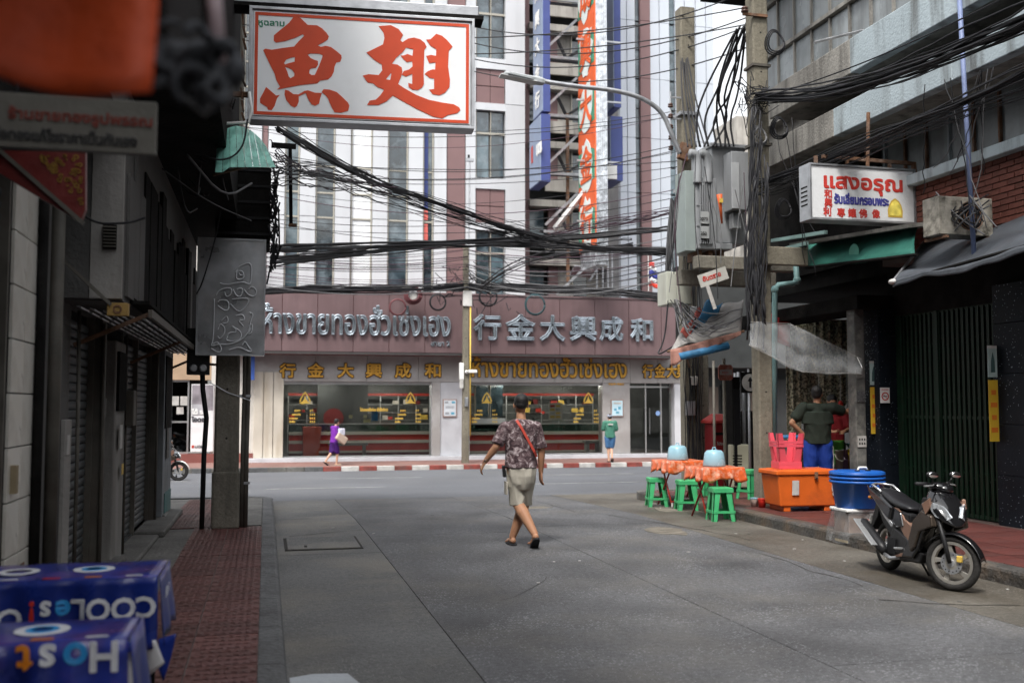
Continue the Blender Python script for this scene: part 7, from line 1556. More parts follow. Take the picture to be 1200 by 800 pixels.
bg_ = thing('shoulder_bag', 'white and tan shoulder bag carried by the woman in purple', 'bag', (2.32, 31.7, .45), R(-62)); MB().box((0,.0,.12), (.10,.40,.26), (R(-35),0,0)).build('bag', mat('tan_bag', (.5,.38,.3), .6, var=.2), bg_, bev=.04); MB().box((-.0,.0,.33), (.09,.22,.22)).build('white_parcel', mat('white_parcel', (.6,.6,.7), .5, var=.3, scale=14), bg_, bev=.03); MB().tube([(0,-.1,.2),(-.12,-.1,.6),(-.05,0,.75),(0,.1,.2)], .01, 6).build('strap', m_black, bg_)
m_gt = mat('green_shirt', (.05,.17,.12), .8, var=.1, bump=.3, bscale=14); m_ds = mat('denim_blue', (.06,.16,.33), .8, var=.15)
jg = dict(hipL=(-.09,0,.88), hipR=(.09,0,.88), kneL=(-.06,.06,.48), kneR=(.05,.06,.48), ankL=(-.05,-.02,.09), ankR=(.04,-.22,.16), shoL=(-.18,0,1.36), shoR=(.18,0,1.36), elbL=(-.23,.02,1.10), elbR=(.22,.04,1.10), wriL=(-.12,.22,1.12), wriR=(.1,.24,1.10), pel=(0,0,.92), che=(0,.0,1.24), nec=(0,.02,1.42), hea=(0,.06,1.54), yaw=(0,-.45,0))
o, J, s_, q = figure('man in green shirt, blue shorts and grey cap looking down by the shop door', (11.15, 31.55, -.27), R(-12), 1.60, m_skinp, jg, [('shirt', m_gt, [((0,0,.84),.165,(0,0,1.12),.155),((0,0,1.12),.155,(0,0,1.32),.14),('shoL',.085,(-.225,.02,1.15),.085),('shoR',.085,(.215,.03,1.15),.085)]), ('shirt_side_panel', m_white, [((.13,.05,.86),.05,(.135,.04,1.1),.045)]), ('shorts', m_ds, [((-.09,0,.85),.11,(-.07,.05,.56),.10),((.09,0,.85),.11,(.06,.05,.56),.10)])], m_hair, vox=.011)
MB().ell(q(0,-.015,.055), (.095,.11,.075), 14, 8).build('cap', mat('grey_cap', (.25,.27,.33), .8), o, smooth=True); MB().box(q(0,.11,.035), (.13,.12,.012)).build('cap_peak', MATS['grey_cap'], o, bev=.005); MB().box((-.0,-.155*s_,1.31*s_), (.16,.012,.045)).build('white_print', m_kw, o)
for k, a_ in (('ankL', 0), ('ankR', -40)):
    f_ = MB(); f_.M = MX.Translation(J[k]+V((0,-.02,-.075))*s_) @ MX.Rotation(R(a_), 4, 'X'); f_.box((0,.06,0), (.09,.26,.025)); f_.build('sandal', m_blackr, o, bev=.008)
# stallholder in dark shirt, hand on hip
m_dsh = mat('dark_olive_shirt', (.022,.030,.022), .85, var=.2, bump=.3, bscale=14); m_bs = mat('royal_blue_trousers', (.012,.045,.28), .7, var=.15, bump=.2)
jh = dict(hipL=(-.1,0,.88), hipR=(.1,0,.88), kneL=(-.11,.02,.48), kneR=(.11,.02,.48), ankL=(-.12,-.02,.09), ankR=(.12,-.02,.09), shoL=(-.2,0,1.38), shoR=(.2,0,1.38), elbL=(-.37,-.04,1.16), elbR=(.42,.1,1.32), wriL=(-.20,.0,.99), wriR=(.6,.2,1.40), pel=(0,0,.92), che=(0,0,1.26), nec=(0,0,1.44), hea=(0,.01,1.58), yaw=(R(-15),0,0))
o, J, s_, q = figure('stallholder in a dark olive T-shirt and royal blue trousers with one hand on the hip', (8.13, 13.6, .135), R(-25), 1.74, m_skin, jh, [('t_shirt', m_dsh, [((0,0,.86),.17,(0,0,1.15),.175),((-.04,0,1.15),.17,(-.05,0,1.32),.14),((.04,0,1.15),.17,(.05,0,1.32),.14),('shoL',.088,(-.30,-.02,1.25),.085),('shoR',.088,(.33,.06,1.34),.08)]), ('trousers', m_bs, [((-.09,0,.86),.12,(-.11,.02,.5),.10),((.09,0,.86),.12,(.11,.02,.5),.10),((-.11,.02,.5),.10,(-.12,-.01,.14),.085),((.11,.02,.5),.10,(.12,-.01,.14),.085)]), ('white_stripe', m_kw, [((.205,0,.82),.014,(.215,.02,.3),.014)])], m_hair, vox=.0095)
for S_ in (-1, 1): MB().box((S_*.12,.05,.02), (.1,.26,.035)).build('sandal', m_blackr, o, bev=.01)
jr = dict(jh); jr.update(elbL=(-.24,.1,1.12), wriL=(-.1,.3,1.1), elbR=(.24,.1,1.12), wriR=(.1,.3,1.1), yaw=(R(0),-.2,0))
o, J, s_, q = figure('second stallholder in a red shirt and green apron, mostly hidden behind the first', (8.78, 14.25, .135), R(165), 1.62, m_skin, jr, [('t_shirt', mat('red_shirt', (.25,.015,.02), .8, var=.1), [((0,0,.86),.165,(0,0,1.15),.17),((0,0,1.15),.165,(0,0,1.32),.14),('shoL',.085,(-.23,.06,1.2),.08),('shoR',.085,(.23,.06,1.2),.08)]), ('apron', mat('green_apron', (.07,.25,.04), .6), [((0,.06,.55),.15,(0,.06,.95),.15)]), ('trousers', m_dk, [((-.09,0,.86),.12,(-.12,-.01,.14),.085),((.09,0,.86),.12,(.12,-.01,.14),.085)])], m_hair, vox=.011)
for S_ in (-1, 1): MB().box((S_*.12,.05,.02), (.1,.26,.035)).build('sandal', m_blackr, o, bev=.01)
# ================================================================ scooters
m_bp = mat('gloss_black_paint', (.008,.008,.009), .12, var=.1, bump=0, coat=.8); m_brz = mat('bronze_panel', (.075,.058,.045), .22, .6, var=.1, bump=0, coat=.3); m_brz2 = mat('copper_panel', (.24,.14,.10), .35, .3, var=.05, bump=0); m_rim = mat('alloy_rim', (.48,.46,.42), .38, .75, var=.12, bump=.05); m_tyre = mat('tyre', (.022,.021,.02), .85, var=.3, scale=20, bump=.4); m_silp = mat('silver_paint', (.5,.51,.52), .3, .7, var=.1); m_seat = mat('seat_vinyl', (.014,.014,.016), .32, var=.1, bump=.1); m_lensw = mat('headlight_lens', (.5,.53,.56), .06, .55, var=.3, scale=30, bump=.2, bscale=12, coat=1); m_mirr = mat('mirror_glass', (.9,.9,.92), .05, 1, var=0, bump=0)
def wheel(par, c, r_, w_, rimm, spokes=5, disc=True, steer=0):
    x0 = V(c); T = MX.Translation(x0) @ MX.Rotation(steer, 4, 'Z')
    def mk(nm, m, fn, **k): b = MB(); b.M = T; fn(b); return b.build(nm, m, par, **k)
    par = mk('wheel', m_silp, lambda b: b.lathe([(0,-.05),(.035,-.05),(.045,-.03),(.045,.03),(.035,.05),(0,.05)], 18, (0,0,0), 'X'))
    n = 40; tp = []; k = 10
    def tyre(b):
        vs = []
        for i in range(n):
            a = 2*math.pi*i/n
            for j in range(k):
                t = 2*math.pi*j/k; rr = r_-w_*.55+w_*.55*math.cos(t)*(1 if math.cos(t) > 0 else .8); vs.append((w_*.5*math.sin(t), rr*math.cos(a), rr*math.sin(a)))
        b.add(vs, [(i*k+j, i*k+(j+1) % k, ((i+1) % n)*k+(j+1) % k, ((i+1) % n)*k+j) for i in range(n) for j in range(k)])
    ty = mk('tyre', m_tyre, tyre, smooth=True)
    ri = r_-w_*.95
    mk('rim', rimm, lambda b: b.lathe([(ri*.88,-w_*.33),(ri*1.03,-w_*.36),(ri*1.03,w_*.36),(ri*.88,w_*.33),(ri*.88,-w_*.33)], 40, (0,0,0), 'X', False), smooth=False, bev=.002)
    def sp_(b):
        for i in range(spokes):
            a = 2*math.pi*i/spokes+.3; a2 = a+.28
            P = [(0, .05*math.cos(a-.5), .05*math.sin(a-.5)), (0, .05*math.cos(a+.5), .05*math.sin(a+.5)), (0, ri*.93*math.cos(a2+.17), ri*.93*math.sin(a2+.17)), (0, ri*.93*math.cos(a2-.13), ri*.93*math.sin(a2-.13))]
            m1 = (0, ri*.5*math.cos(a+.02), ri*.5*math.sin(a+.02)); m2 = (0, ri*.5*math.cos(a+.3), ri*.5*math.sin(a+.3))
            Q = [P[0], m1, P[3], P[2], m2, P[1]]; b.add([(-.014, p[1], p[2]) for p in Q]+[(.014, p[1], p[2]) for p in Q], [(0,1,4,5),(1,2,3,4),(11,10,7,6),(10,9,8,7)]+[(j,(j+1) % 6,6+(j+1) % 6,6+j) for j in range(6)])
    for_ = mk('spokes', rimm, sp_, bev=.003)
    if disc:
        mk('brake_disc', m_galv, lambda b: b.lathe([(.06,-.04),(.105,-.04),(.105,-.036),(.06,-.036),(.06,-.04)], 30, (0,0,0), 'X', False))
        def hl(b):
            for i in range(14): a = 2*math.pi*i/14; b.lathe([(0,0),(.006,0),(.006,.003),(0,.003)], 6, (-.0435, .084*math.cos(a), .084*math.sin(a)), 'X')
        mk('disc_holes', m_dk, hl)
        mk('disc_carrier', m_rim, lambda b: b.lathe([(.03,-.045),(.062,-.04),(.062,-.036),(.03,-.04),(.03,-.045)], 20, (0,0,0), 'X', False))
        mk('brake_caliper', m_goldp, lambda b: b.box((-.05,.085,.05), (.035,.05,.06)), bev=.006)
def loft(b, secs):
    """secs: list of (centre point, half width, list of (u along dir1, w along dir2)) rings"""
    n = len(secs[0]); o = len(b.v); b.add([p for s_ in secs for p in s_], [(i*n+j, i*n+(j+1) % n, (i+1)*n+(j+1) % n, (i+1)*n+j) for i in range(len(secs)-1) for j in range(n)]+[tuple(range(n)), tuple((len(secs)-1)*n+j for j in range(n))]); return b
def panel(par, nm, m, prof, xin, xout, both=True, bev=.008, sub=0):
    """side body panel from a side-view outline (y forward, z up), between half-widths xin and xout"""
    for s_ in ((-1, 1) if both else (-1,)):
        b = MB(); b.prism(prof, s_*xin, s_*xout, 'YZ'); b.build(nm, m, par, bev=bev)
def scooter(loc, rz, scale, lab, st=R(-34), m_fen=None, m_rim=m_rim):
    m_fen = m_fen or m_bp
    o = thing('scooter', lab, 'scooter', loc, rz, None); o.scale = (-scale, scale, scale); WB_ = 1.24; r_ = .268
    fw = (0, WB_/2, r_); rwc = (0, -WB_/2, r_-.005)
    wheel(o, fw, r_, .075, m_rim, 5, True, st); wheel(o, rwc, r_-.005, .09, m_rim, 5, False)
    # fork, front fender
    F = lambda x, y, z: MX.Translation(V((0,WB_/2-.0,0))) @ MX.Rotation(st, 4, 'Z') @ V((x, y, z))
    for sx in (-.07, .07): MB().tube([F(sx,0,r_), F(sx,-.05,.45), F(sx*.9,-.14,.72)], [.02,.022,.022], 10).build('fork_leg', m_black, o, smooth=True)
    def fn(u, v): a = R(12+128*u); rr = r_+.03; x = (v-.5)*.12; return F(x, rr*math.cos(a)*(1.0), r_+rr*math.sin(a)-abs(v-.5)**2*.10)
    MB().sheet(fn, 18, 8, .004)  .build('front_fender', m_fen, o, smooth=True)
    # front fairing: nose cowl
    def ring(y, z, wx, hz, n=14, lean=0): return [V((wx*math.cos(2*math.pi*j/n), y+lean*math.sin(2*math.pi*j/n)*hz, z+hz*math.sin(2*math.pi*j/n))) for j in range(n)]
    b = MB(); loft(b, [ring(.66,.68,.03,.05,lean=-.5), ring(.645,.71,.10,.10,lean=-.5), ring(.58,.75,.165,.145,lean=-.6), ring(.49,.79,.19,.17,lean=-.5), ring(.40,.82,.17,.17,lean=-.4), ring(.33,.83,.12,.15,lean=-.2)]); b.build('nose_cowl', m_bp, o, sub=1)
    for s_ in (-1, 1):
        b = MB(); P = [(.10,.60,.80),(.175,.51,.83),(.185,.47,.77),(.165,.55,.69),(.10,.64,.665),(.045,.665,.70)]; vs = [V((s_*p[0], p[1]+.018, p[2])) for p in P]; b.add(vs+[v-V((s_*.03,.05,0)) for v in vs], [tuple(range(6)), tuple(range(11,5,-1))]+[(j,(j+1) % 6,6+(j+1) % 6,6+j) for j in range(6)]); b.build('headlight', m_lensw, o, bev=.012)
        b = MB(); P = [(.19,.50,.87),(.215,.40,.80),(.205,.46,.70),(.19,.52,.78)]; vs = [V((s_*p[0], p[1], p[2])) for p in P]; b.add(vs+[v-V((s_*.03,.02,0)) for v in vs], [(0,1,2,3),(7,6,5,4)]+[(j,(j+1) % 4,4+(j+1) % 4,4+j) for j in range(4)]); b.build('copper_trim', m_brz2, o, bev=.005)
    # side fairings (bronze) sweeping down and back
    panel(o, 'side_fairing', m_brz, [(.53,.70),(.36,.74),(.20,.62),(.12,.42),(.16,.30),(.24,.36),(.32,.52),(.44,.56),(.56,.60)], .13, .195, bev=.014)
    panel(o, 'leg_shield', m_bp, [(.40,.80),(.30,.82),(.10,.50),(.04,.28),(.14,.22),(.22,.34),(.30,.55)], .0, .15, bev=.012)
    b = MB(); b.prism([(.38,.86),(.28,.86),(.06,.34),(-.0,.28),(.05,.24),(.13,.30)], -.14, .14, 'YZ'); b.build('inner_panel', m_black, o, bev=.012)
    panel(o, 'body_shell', m_black, [(-.02,.66),(-.02,.36),(-.34,.34),(-.60,.52),(-.78,.77),(-.4,.72)], .01, .105, bev=.02)
    panel(o, 'lower_fairing', m_bp, [(.44,.60),(.34,.50),(.26,.34),(.16,.24),(-.06,.22),(.02,.34),(.14,.50),(.26,.66)], .10, .172, bev=.016)
    panel(o, 'tail_fairing', m_bp, [(-.30,.70),(-.34,.56),(-.56,.66),(-.84,.84),(-.80,.88),(-.55,.80)], .06, .165, bev=.02)
    # floor, tunnel, seat, rear body
    panel(o, 'under_cowl', m_black, [(.30,.30),(.24,.20),(-.30,.17),(-.42,.30),(-.30,.50),(-.05,.42),(.12,.32)], .02, .135, bev=.015)
    b = MB(); b.box((0,-.05,.27), (.30,.40,.08)); b.build('floor_board', m_black, o, bev=.02)
    panel(o, 'tunnel_panel', m_brz2, [(.10,.40),(.14,.52),(-.10,.60),(-.22,.70),(-.34,.71),(-.16,.48),(-.02,.36)], .06, .12, bev=.012)
    panel(o, 'rear_panel', m_bp, [(-.16,.66),(-.10,.52),(-.24,.50),(-.46,.60),(-.74,.80),(-.86,.86),(-.80,.78),(-.60,.78),(-.40,.72)], .05, .135, bev=.014)
    panel(o, 'silver_strip', m_silp, [(-.28,.53),(-.46,.63),(-.72,.81),(-.80,.83),(-.70,.76),(-.48,.59),(-.30,.49)], .137, .15, bev=.005)
    b = MB(); sz = [(-.04,.70,.09,.02),(-.10,.715,.13,.035),(-.25,.735,.135,.045),(-.40,.755,.14,.05),(-.50,.80,.135,.045),(-.62,.83,.12,.04),(-.76,.845,.085,.03),(-.80,.85,.05,.015)]
    loft(b, [[V((w_*c_, y, z+h_*s2)) for c_, s2 in ((1,-1),(1,.3),(.75,1),(.0,1.15),(-.75,1),(-1,.3),(-1,-1))] for y, z, w_, h_ in sz]); b.build('seat', m_seat, o, sub=1)
    b = MB(); b.tube([(-.11,-.62,.84),(-.12,-.80,.90),(-.05,-.88,.91),(.05,-.88,.91),(.12,-.80,.90),(.11,-.62,.84)], .013, 8); b.build('grab_rail', m_silp, o, smooth=True)
    MB().box((0,-.86,.80), (.17,.05,.07), (R(20),0,0)).build('tail_light', mat('tail_red', (.4,.01,.01), .15, coat=1), o, bev=.012)
    for s_ in (-1, 1): MB().ell((s_*.12,-.83,.76), (.03,.04,.022)).build('indicator', mat('amber_lens', (.6,.2,.02), .2), o, smooth=True)
    b = MB(); b.prism([(-.72,.72),(-.80,.74),(-.93,.42),(-.90,.40),(-.76,.56)], -.07, .07, 'YZ'); b.build('rear_mudguard', m_black, o, bev=.008); MB().box((0,-.915,.50), (.17,.012,.13), (R(-15),0,0)).build('number_plate', m_kw, o)
    # engine, belt case, exhaust, shock, stand
    MB().box((0,-.30,.27), (.22,.34,.20), (R(-6),0,0)).build('engine', mat('engine_grey', (.09,.09,.095), .5, .5, var=.2), o, bev=.03); MB().box((.11,-.46,.28), (.09,.42,.14), (R(-4),0,0)).build('drive_case', MATS['engine_grey'], o, bev=.04)
    b = MB()
    for k in range(8): b.box((-.13,-.22-.022*k,.30), (.05,.008,.16))
    b.build('cooling_fins', m_black, o); MB().lathe([(0,0),(.085,0),(.08,.03),(.0,.035)], 22, (-.135,-.32,.27), 'X').build('radiator_cover', m_black, o)
    b = MB(); b.tube([(-.12,-.15,.20),(-.15,-.30,.17),(-.165,-.42,.20)], .02, 8); b.build('exhaust_pipe', m_galv, o, smooth=True)
    b = MB(); b.tube([(-.165,-.40,.22),(-.17,-.48,.27),(-.175,-.86,.47),(-.175,-.90,.49)], [.045,.058,.055,.035], 16); b.build('exhaust_silencer', m_black, o, smooth=True); MB().bar((-.236,-.46,.28), (-.236,-.90,.51), .10, .014).build('heat_shield', m_silp, o, bev=.004)
    MB().tube([(.12,-.60,.30),(.11,-.55,.66)], .028, 10).build('shock_absorber', m_black, o, smooth=True); MB().bar((-.12,-.62,.27), (-.12,-.3,.3), .05, .03).build('swing_arm', m_galv, o)
    MB().tube([(.10,-.18,.20),(.24,-.22,.01)], .012, 8).build('side_stand', m_black, o); MB().box((-.17,-.10,.30), (.09,.05,.02)).build('footrest', m_silp, o, bev=.005)
    panel(o, 'copper_foot_trim', m_brz2, [(.02,.24),(-.16,.20),(-.20,.215),(-.02,.27)], .15, .165, both=True, bev=.003)
    # handlebar
    H = lambda x, y, z: MX.Translation(V((0,.36,0))) @ MX.Rotation(st, 4, 'Z') @ V((x, y, z))
    b = MB(); b.ell(H(0,0,.975), (.12,.09,.05)); b.ell(H(0,.05,.955), (.085,.07,.05)); b.build('handlebar_cowl', m_bp, o, smooth=True)
    MB().tube([H(-.31,-.06,1.0), H(-.12,0,1.0), H(.12,0,1.0), H(.31,-.06,1.0)], .014, 8).build('handlebar', m_black, o, smooth=True)
    for s_ in (-1, 1):
        MB().tube([H(s_*.21,-.03,1.0), H(s_*.34,-.075,1.0)], .019, 10).build('grip', m_blackr, o, smooth=True); MB().tube([H(s_*.17,.02,1.0), H(s_*.22,.04,.995), H(s_*.33,-.0,.985)], .007, 6).build('brake_lever', m_silp, o)
        MB().tube([H(s_*.17,0,1.01), H(s_*.19,.02,1.05), H(s_*.22,.03,1.08)], .006, 6).build('mirror_stem', m_black, o, smooth=True)
        MB().ell((0,0,0), (.06,.018,.034), 14, 8).build('mirror_shell', m_black, o, smooth=True).location = H(s_*.24,.03,1.095)
        MB().ell((0,0,0), (.053,.006,.028), 14, 8).build('mirror_glass', m_mirr, o, smooth=True).location = H(s_*.24,.05,1.095)
    return o
# heading towards the camera, leaning on its stand
sc1 = scooter((5.86, 8.12, .0), R(180-4), .9, 'black and bronze scooter parked at the right kerb, front wheel with five-spoke alloy rim')
sc1.rotation_euler = (0, R(-3), R(180-7))
# passing motorbike at far left with rider behind the pier
q = aZ(211, 563, -.33)
sc2 = scooter((q.x-.62, q.y, -.335), R(-90), .93, 'white and black motorbike ridden past on the cross road behind the left pier', 0, m_white, m_black)
jb = dict(hipL=(-.1,-.1,.78), hipR=(.1,-.1,.78), kneL=(-.14,.28,.72), kneR=(.14,.28,.72), ankL=(-.15,.2,.38), ankR=(.15,.2,.38), shoL=(-.18,.02,1.28), shoR=(.18,.02,1.28), elbL=(-.26,.24,1.10), elbR=(.26,.24,1.10), wriL=(-.26,.46,1.03), wriR=(.26,.46,1.03), pel=(0,-.1,.82), che=(0,0,1.15), nec=(0,.03,1.34), hea=(0,.08,1.48), yaw=(0,0,0))
figure('rider of the passing motorbike, only a bare forearm showing past the pier', (q.x-.80, q.y, -.335), R(-90), 1.66, m_skin, jb, [('shirt', m_dk, [((0,-.1,.8),.16,(0,0,1.1),.155),((0,0,1.1),.155,(0,.02,1.24),.13),('shoL',.08,(-.23,.15,1.17),.075),('shoR',.08,(.23,.15,1.17),.075)]), ('trousers', m_dk, [((-.1,-.1,.78),.11,(-.14,.28,.72),.085),((.1,-.1,.78),.11,(.14,.28,.72),.085),((-.14,.28,.72),.085,(-.15,.2,.42),.07),((.14,.28,.72),.085,(.15,.2,.42),.07)])], m_hair, vox=.012)
# ================================================================ overhead cables
random.seed(21)
def bundle(name, lab, A, B_, sag, n, spread, r_, m, grp=None, wob=.02, mat2=None, seg=18):
    b = MB(); A = V(A); B_ = V(B_)
    for k in range(n):
        o1 = V((random.gauss(0,spread*.4), random.gauss(0,spread*.4), random.gauss(0,spread))); o2 = V((random.gauss(0,spread*.4), random.gauss(0,spread*.4), random.gauss(0,spread)))
        L_ = sagline(A+o1, B_+o2, sag*random.uniform(.8,1.25), seg, wob); b.tube(L_, r_*random.uniform(.6,1.2), 5)
    o = b.build(name, m, None, smooth=True); return tag(o, lab, 'cables', grp)
# long single wires crossing in front of the towers
WY = 20.0
ws = [(10,-3,.0),(20,7,1),(42,33,0),(57,38,0),(78,66,0),(93,80,0)]
def wire(pa, pb, Ya, Yb, sag, lab, r_=.008, m=None, grp='single wires strung across the street', wob=.0, seg=20):
    a, c = aY(*pa, Ya), aY(*pb, Yb); o = cable('wire', sagline(a, c, sag, seg, wob), r_, m or m_wire); return tag(o, lab, 'wire', grp)
tops = [((250,-70),(900,-90),'second'),((250,-30),(905,-44),'third'),((230,20),(880,8),'a'),((230,38),(880,28),'b'),((540,28),(880,-12),'c'),((540,47),(890,15),'d'),((540,66),(890,25),'e'),((540,80),(896,48),'f')]
LW = 'thin black wire among the parallel ones strung high across the towers'
for pa, pb, _ in tops[2:]: wire(pa, pb, 20, 16, .5, LW, .012)
LW2 = 'thin dark wire among the many nearly level ones crossing the towers at lamp height'
for k, y in enumerate((128,134,147,166,172,178,188,197,206,214,240,246,252)): wire((250, y+random.uniform(-6,6)), (812, y+random.uniform(-14,4)), 22, 17.2, random.uniform(.2,.7), LW2, random.uniform(.005,.009), random.choice((m_wire, m_wire, m_wirep)), 'level thin wires in front of the towers')
LW3 = 'thin dark wire among the slack ones just above the mauve sign board'
for k in range(16):
    y = 288+k*3.1; wire((312, y+random.uniform(-3,3)), (548, y+random.uniform(-3,4)), 30, 32, random.uniform(.05,.3), LW3, random.uniform(.008,.014), random.choice((m_wire, m_wirep, m_wireg)), 'slack wires left of the far pole')
    wire((548, y+random.uniform(-6,6)), (790, y-6+random.uniform(-6,6)), 32, 24, random.uniform(.1,.6), LW3.replace('just above the', 'right of the far pole over the').replace('thin dark', 'dark'), random.uniform(.008,.014), random.choice((m_wire, m_wirep, m_wireg)), 'slack wires right of the far pole')
def bpix(lab, pts, Ys, n, spread, r_, m, grp=None, wob=.015, nm='cable_bundle'):
    """bundle running through several fixings"""
    P = [aY(p[0], p[1], y) for p, y in zip(pts, Ys)]; P = smoothpts(P, 2); b = MB()
    for k in range(n):
        off = V((random.gauss(0,spread*.3), random.gauss(0,spread*.3), random.gauss(0,spread))); tw = random.uniform(.5,3); ph = random.uniform(0,6.28)
        L_ = [p+off*(1+.35*math.sin(tw*i*.25+ph))+V((0,0,random.uniform(-wob,wob))) for i, p in enumerate(P)]; b.tube(L_, r_*random.uniform(.6,1.15), 5)
    o = b.build(nm, m, None, smooth=True); return tag(o, lab, 'cables', grp)
bpix('thick tangled black cable bundle sloping down from the left signboard to the right poles', [(325,150),(400,195),(455,220),(520,240),(600,270),(680,290),(785,297)], [12,14,15.5,16.5,17,17,16.9], 18, .034, .009, m_wire)
bpix('thin loose cables fanning out beneath the big white signboard', [(320,200),(370,200),(420,215),(470,232),(560,262),(640,283)], [12,13,14.5,16,17,17], 16, .07, .007, m_wire, wob=.03)
bpix('purplish loose cables hanging from the wrapped box to the thick bundle', [(322,185),(350,205),(390,212),(430,218),(460,222)], [12,13,14,15,15.5], 12, .09, .006, m_wirep, wob=.03)
bpix('upper of the two level black cable bundles crossing the street', [(318,292),(400,289),(500,286),(600,281),(700,276),(785,268)], [13,15,17,18,18,17], 9, .022, .018, m_wire)
bpix('lower of the two level black cable bundles crossing the street', [(318,308),(380,303),(470,292),(560,286),(660,290),(785,297)], [13,15,17,18,18,17], 9, .03, .016, m_wire)
bpix('wide black cable bundle lying along the top of the mauve sign board', [(300,342),(400,339),(500,338),(560,336),(660,339),(740,345),(790,352)], [31,31.5,32,32.2,32,31,30], 22, .07, .018, m_wire, wob=.03)
bpix('purple-black cables running level to the right poles below the street lamp', [(640,278),(700,265),(750,258),(790,248)], [20,19,18,17], 9, .1, .009, m_wirep, wob=.02)
bpix('slack cables from the far pole rising right across the towers', [(560,338),(600,310),(640,300),(690,292),(740,285)], [32,28,25,22,20], 8, .06, .014, m_wire)
# coils on the far pole and sign board
for ci_, (px, py, r_, m, lab) in enumerate(((484,346,.30,mat('coil_maroon', (.12,.04,.045), .6),'maroon coil of cable hanging over the silver lettering'), (466,360,.28,MATS['coil_maroon'],'thin maroon loop of cable left of the maroon coil'), (513,354,.28,m_wire,'dark loop of cable between the maroon coil and the far pole'), (572,348,.32,m_wire,'black coil of cable just right of the far pole'), (627,357,.36,mat('coil_teal', (.03,.07,.08), .5),'dark teal coil of cable above the second silver character'))):
    p = aY(px, py, 33.2); o = thing('cable_coil', lab, 'cable coil', tuple(p)); n_ = 5 if ci_ == 0 else 2
    for k in range(n_): rr = r_*(1-.09*k); MB().tube([(rr*math.cos(t), -.02*k, rr*math.sin(t)) for t in [2*math.pi*i/24 for i in range(25)]], .02, 6).build('cable_turn', m, o, smooth=True)
    if n_ == 5: MB().lathe([(0,0),(.14,0),(.14,.05),(0,.05)], 16, (0,.0,0), 'Y').build('closure_cap', m_kw, o)
b = MB()
for k in range(70):
    a = aY(random.gauss(548, 22), random.gauss(334, 11), 32.2); c = a+V((random.gauss(0,.45), random.gauss(0,.1), random.gauss(0,.25))); m_ = a.lerp(c, .5)+V((0,0,random.uniform(-.2,.12))); b.tube([a, m_, c], .014, 5)
tag(b.build('cable_tangle', m_wire, None), 'knotted black tangle of wires around the top of the slim far pole', 'cables')
for k in range(6):
    p = aY(random.uniform(395, 750), random.uniform(336, 341), 32.4); o = thing('splice_case', 'pale splice case clipped among the cables along the mauve sign board', 'splice case', tuple(p)); o['group'] = 'splice cases on the cable run'; MB().lathe([(0,-.2),(.05,-.17),(.06,0),(.05,.17),(0,.2)], 10, (0,0,0), 'X').build('case', m_kw if k % 2 else m_galv, o, smooth=True); MB().box((0,0,.06), (.06,.03,.06)).build('clip', m_dk, o)
# right-hand bundles from pole 2 towards the camera
def wpt(x, y, z): return V((x, y, z))
def bw(lab, P, n, spread, r_, m, wob=.012, nm='cable_bundle'):
    P = smoothpts([V(p) for p in P], 2); b = MB()
    for k in range(n):
        off = V((random.gauss(0,spread), random.gauss(0,spread*.3), random.gauss(0,spread))); tw = random.uniform(.5,3); ph = random.uniform(0,6.28)
        b.tube([p+off*(1+.4*math.sin(tw*i*.25+ph))+V((0,0,random.uniform(-wob,wob))) for i, p in enumerate(P)], r_*random.uniform(.6,1.15), 5)
    return tag(b.build(nm, m, None, smooth=True), lab, 'cables')
bw('thick tangled cable bundle running from the tall pole along the pale blue slabs', [aY(885,115,13.3), aX(960,112,7.3), aX(1050,88,7.3), aX(1130,55,7.35), aX(1230,12,7.4)], 26, .05, .012, m_wire)
bw('lower cable bundle running from the tall pole across above the white box sign', [aY(890,215,13.3), aX(960,190,7.4), aX(1050,150,7.4), aX(1130,120,7.4), aX(1230,70,7.4)], 14, .035, .011, m_wire)
bw('sloping cables behind the lower bundle above the box sign hanger', [aY(890,228,13.3), aX(960,200,7.6), aX(1080,150,7.6), aX(1230,95,7.6)], 8, .06, .008, m_wire)
for pa, pb in (((880,118),(1220,-25)), ((905,112),(1200,20))): wire(pa, pb, 13.3, 8.6, .12, 'black wire running up to the right in front of the pale blue slabs', .010, None, 'wires in front of the pale blue slabs')
random.seed(33)
for k in range(11):
    px = random.uniform(1078, 1165) if k % 4 else random.uniform(905, 945); py = 100+(1080-px)*.25; a = aX(px, py, 7.5); c = aX(px+random.uniform(-60,60), py+random.uniform(90,190), 7.7)
    o = cable('wire', sagline(a, c, random.uniform(-.1,.25), 10, .02), .006, random.choice((m_wire, m_wireg, m_wire))); tag(o, 'loose wire dangling from the cable bundles in front of the slabs', 'wire', 'dangling loose wires at the right shophouse')
for k in range(16):
    a = aX(random.uniform(1085,1165), random.uniform(225,250), 8.0); c = aX(random.uniform(1085,1175), random.uniform(250,278), 8.0); m_ = a.lerp(c, .5)+V((-.12,0,random.uniform(-.2,.1)))
    a.x = c.x = 7.95; o = cable('wire', smoothpts([a, m_, c]), .009, random.choice((m_wire, m_wire, m_wireg))); tag(o, 'short tangled wire draped over the mouldy air conditioner', 'wire', 'wires tangled over the air conditioner')
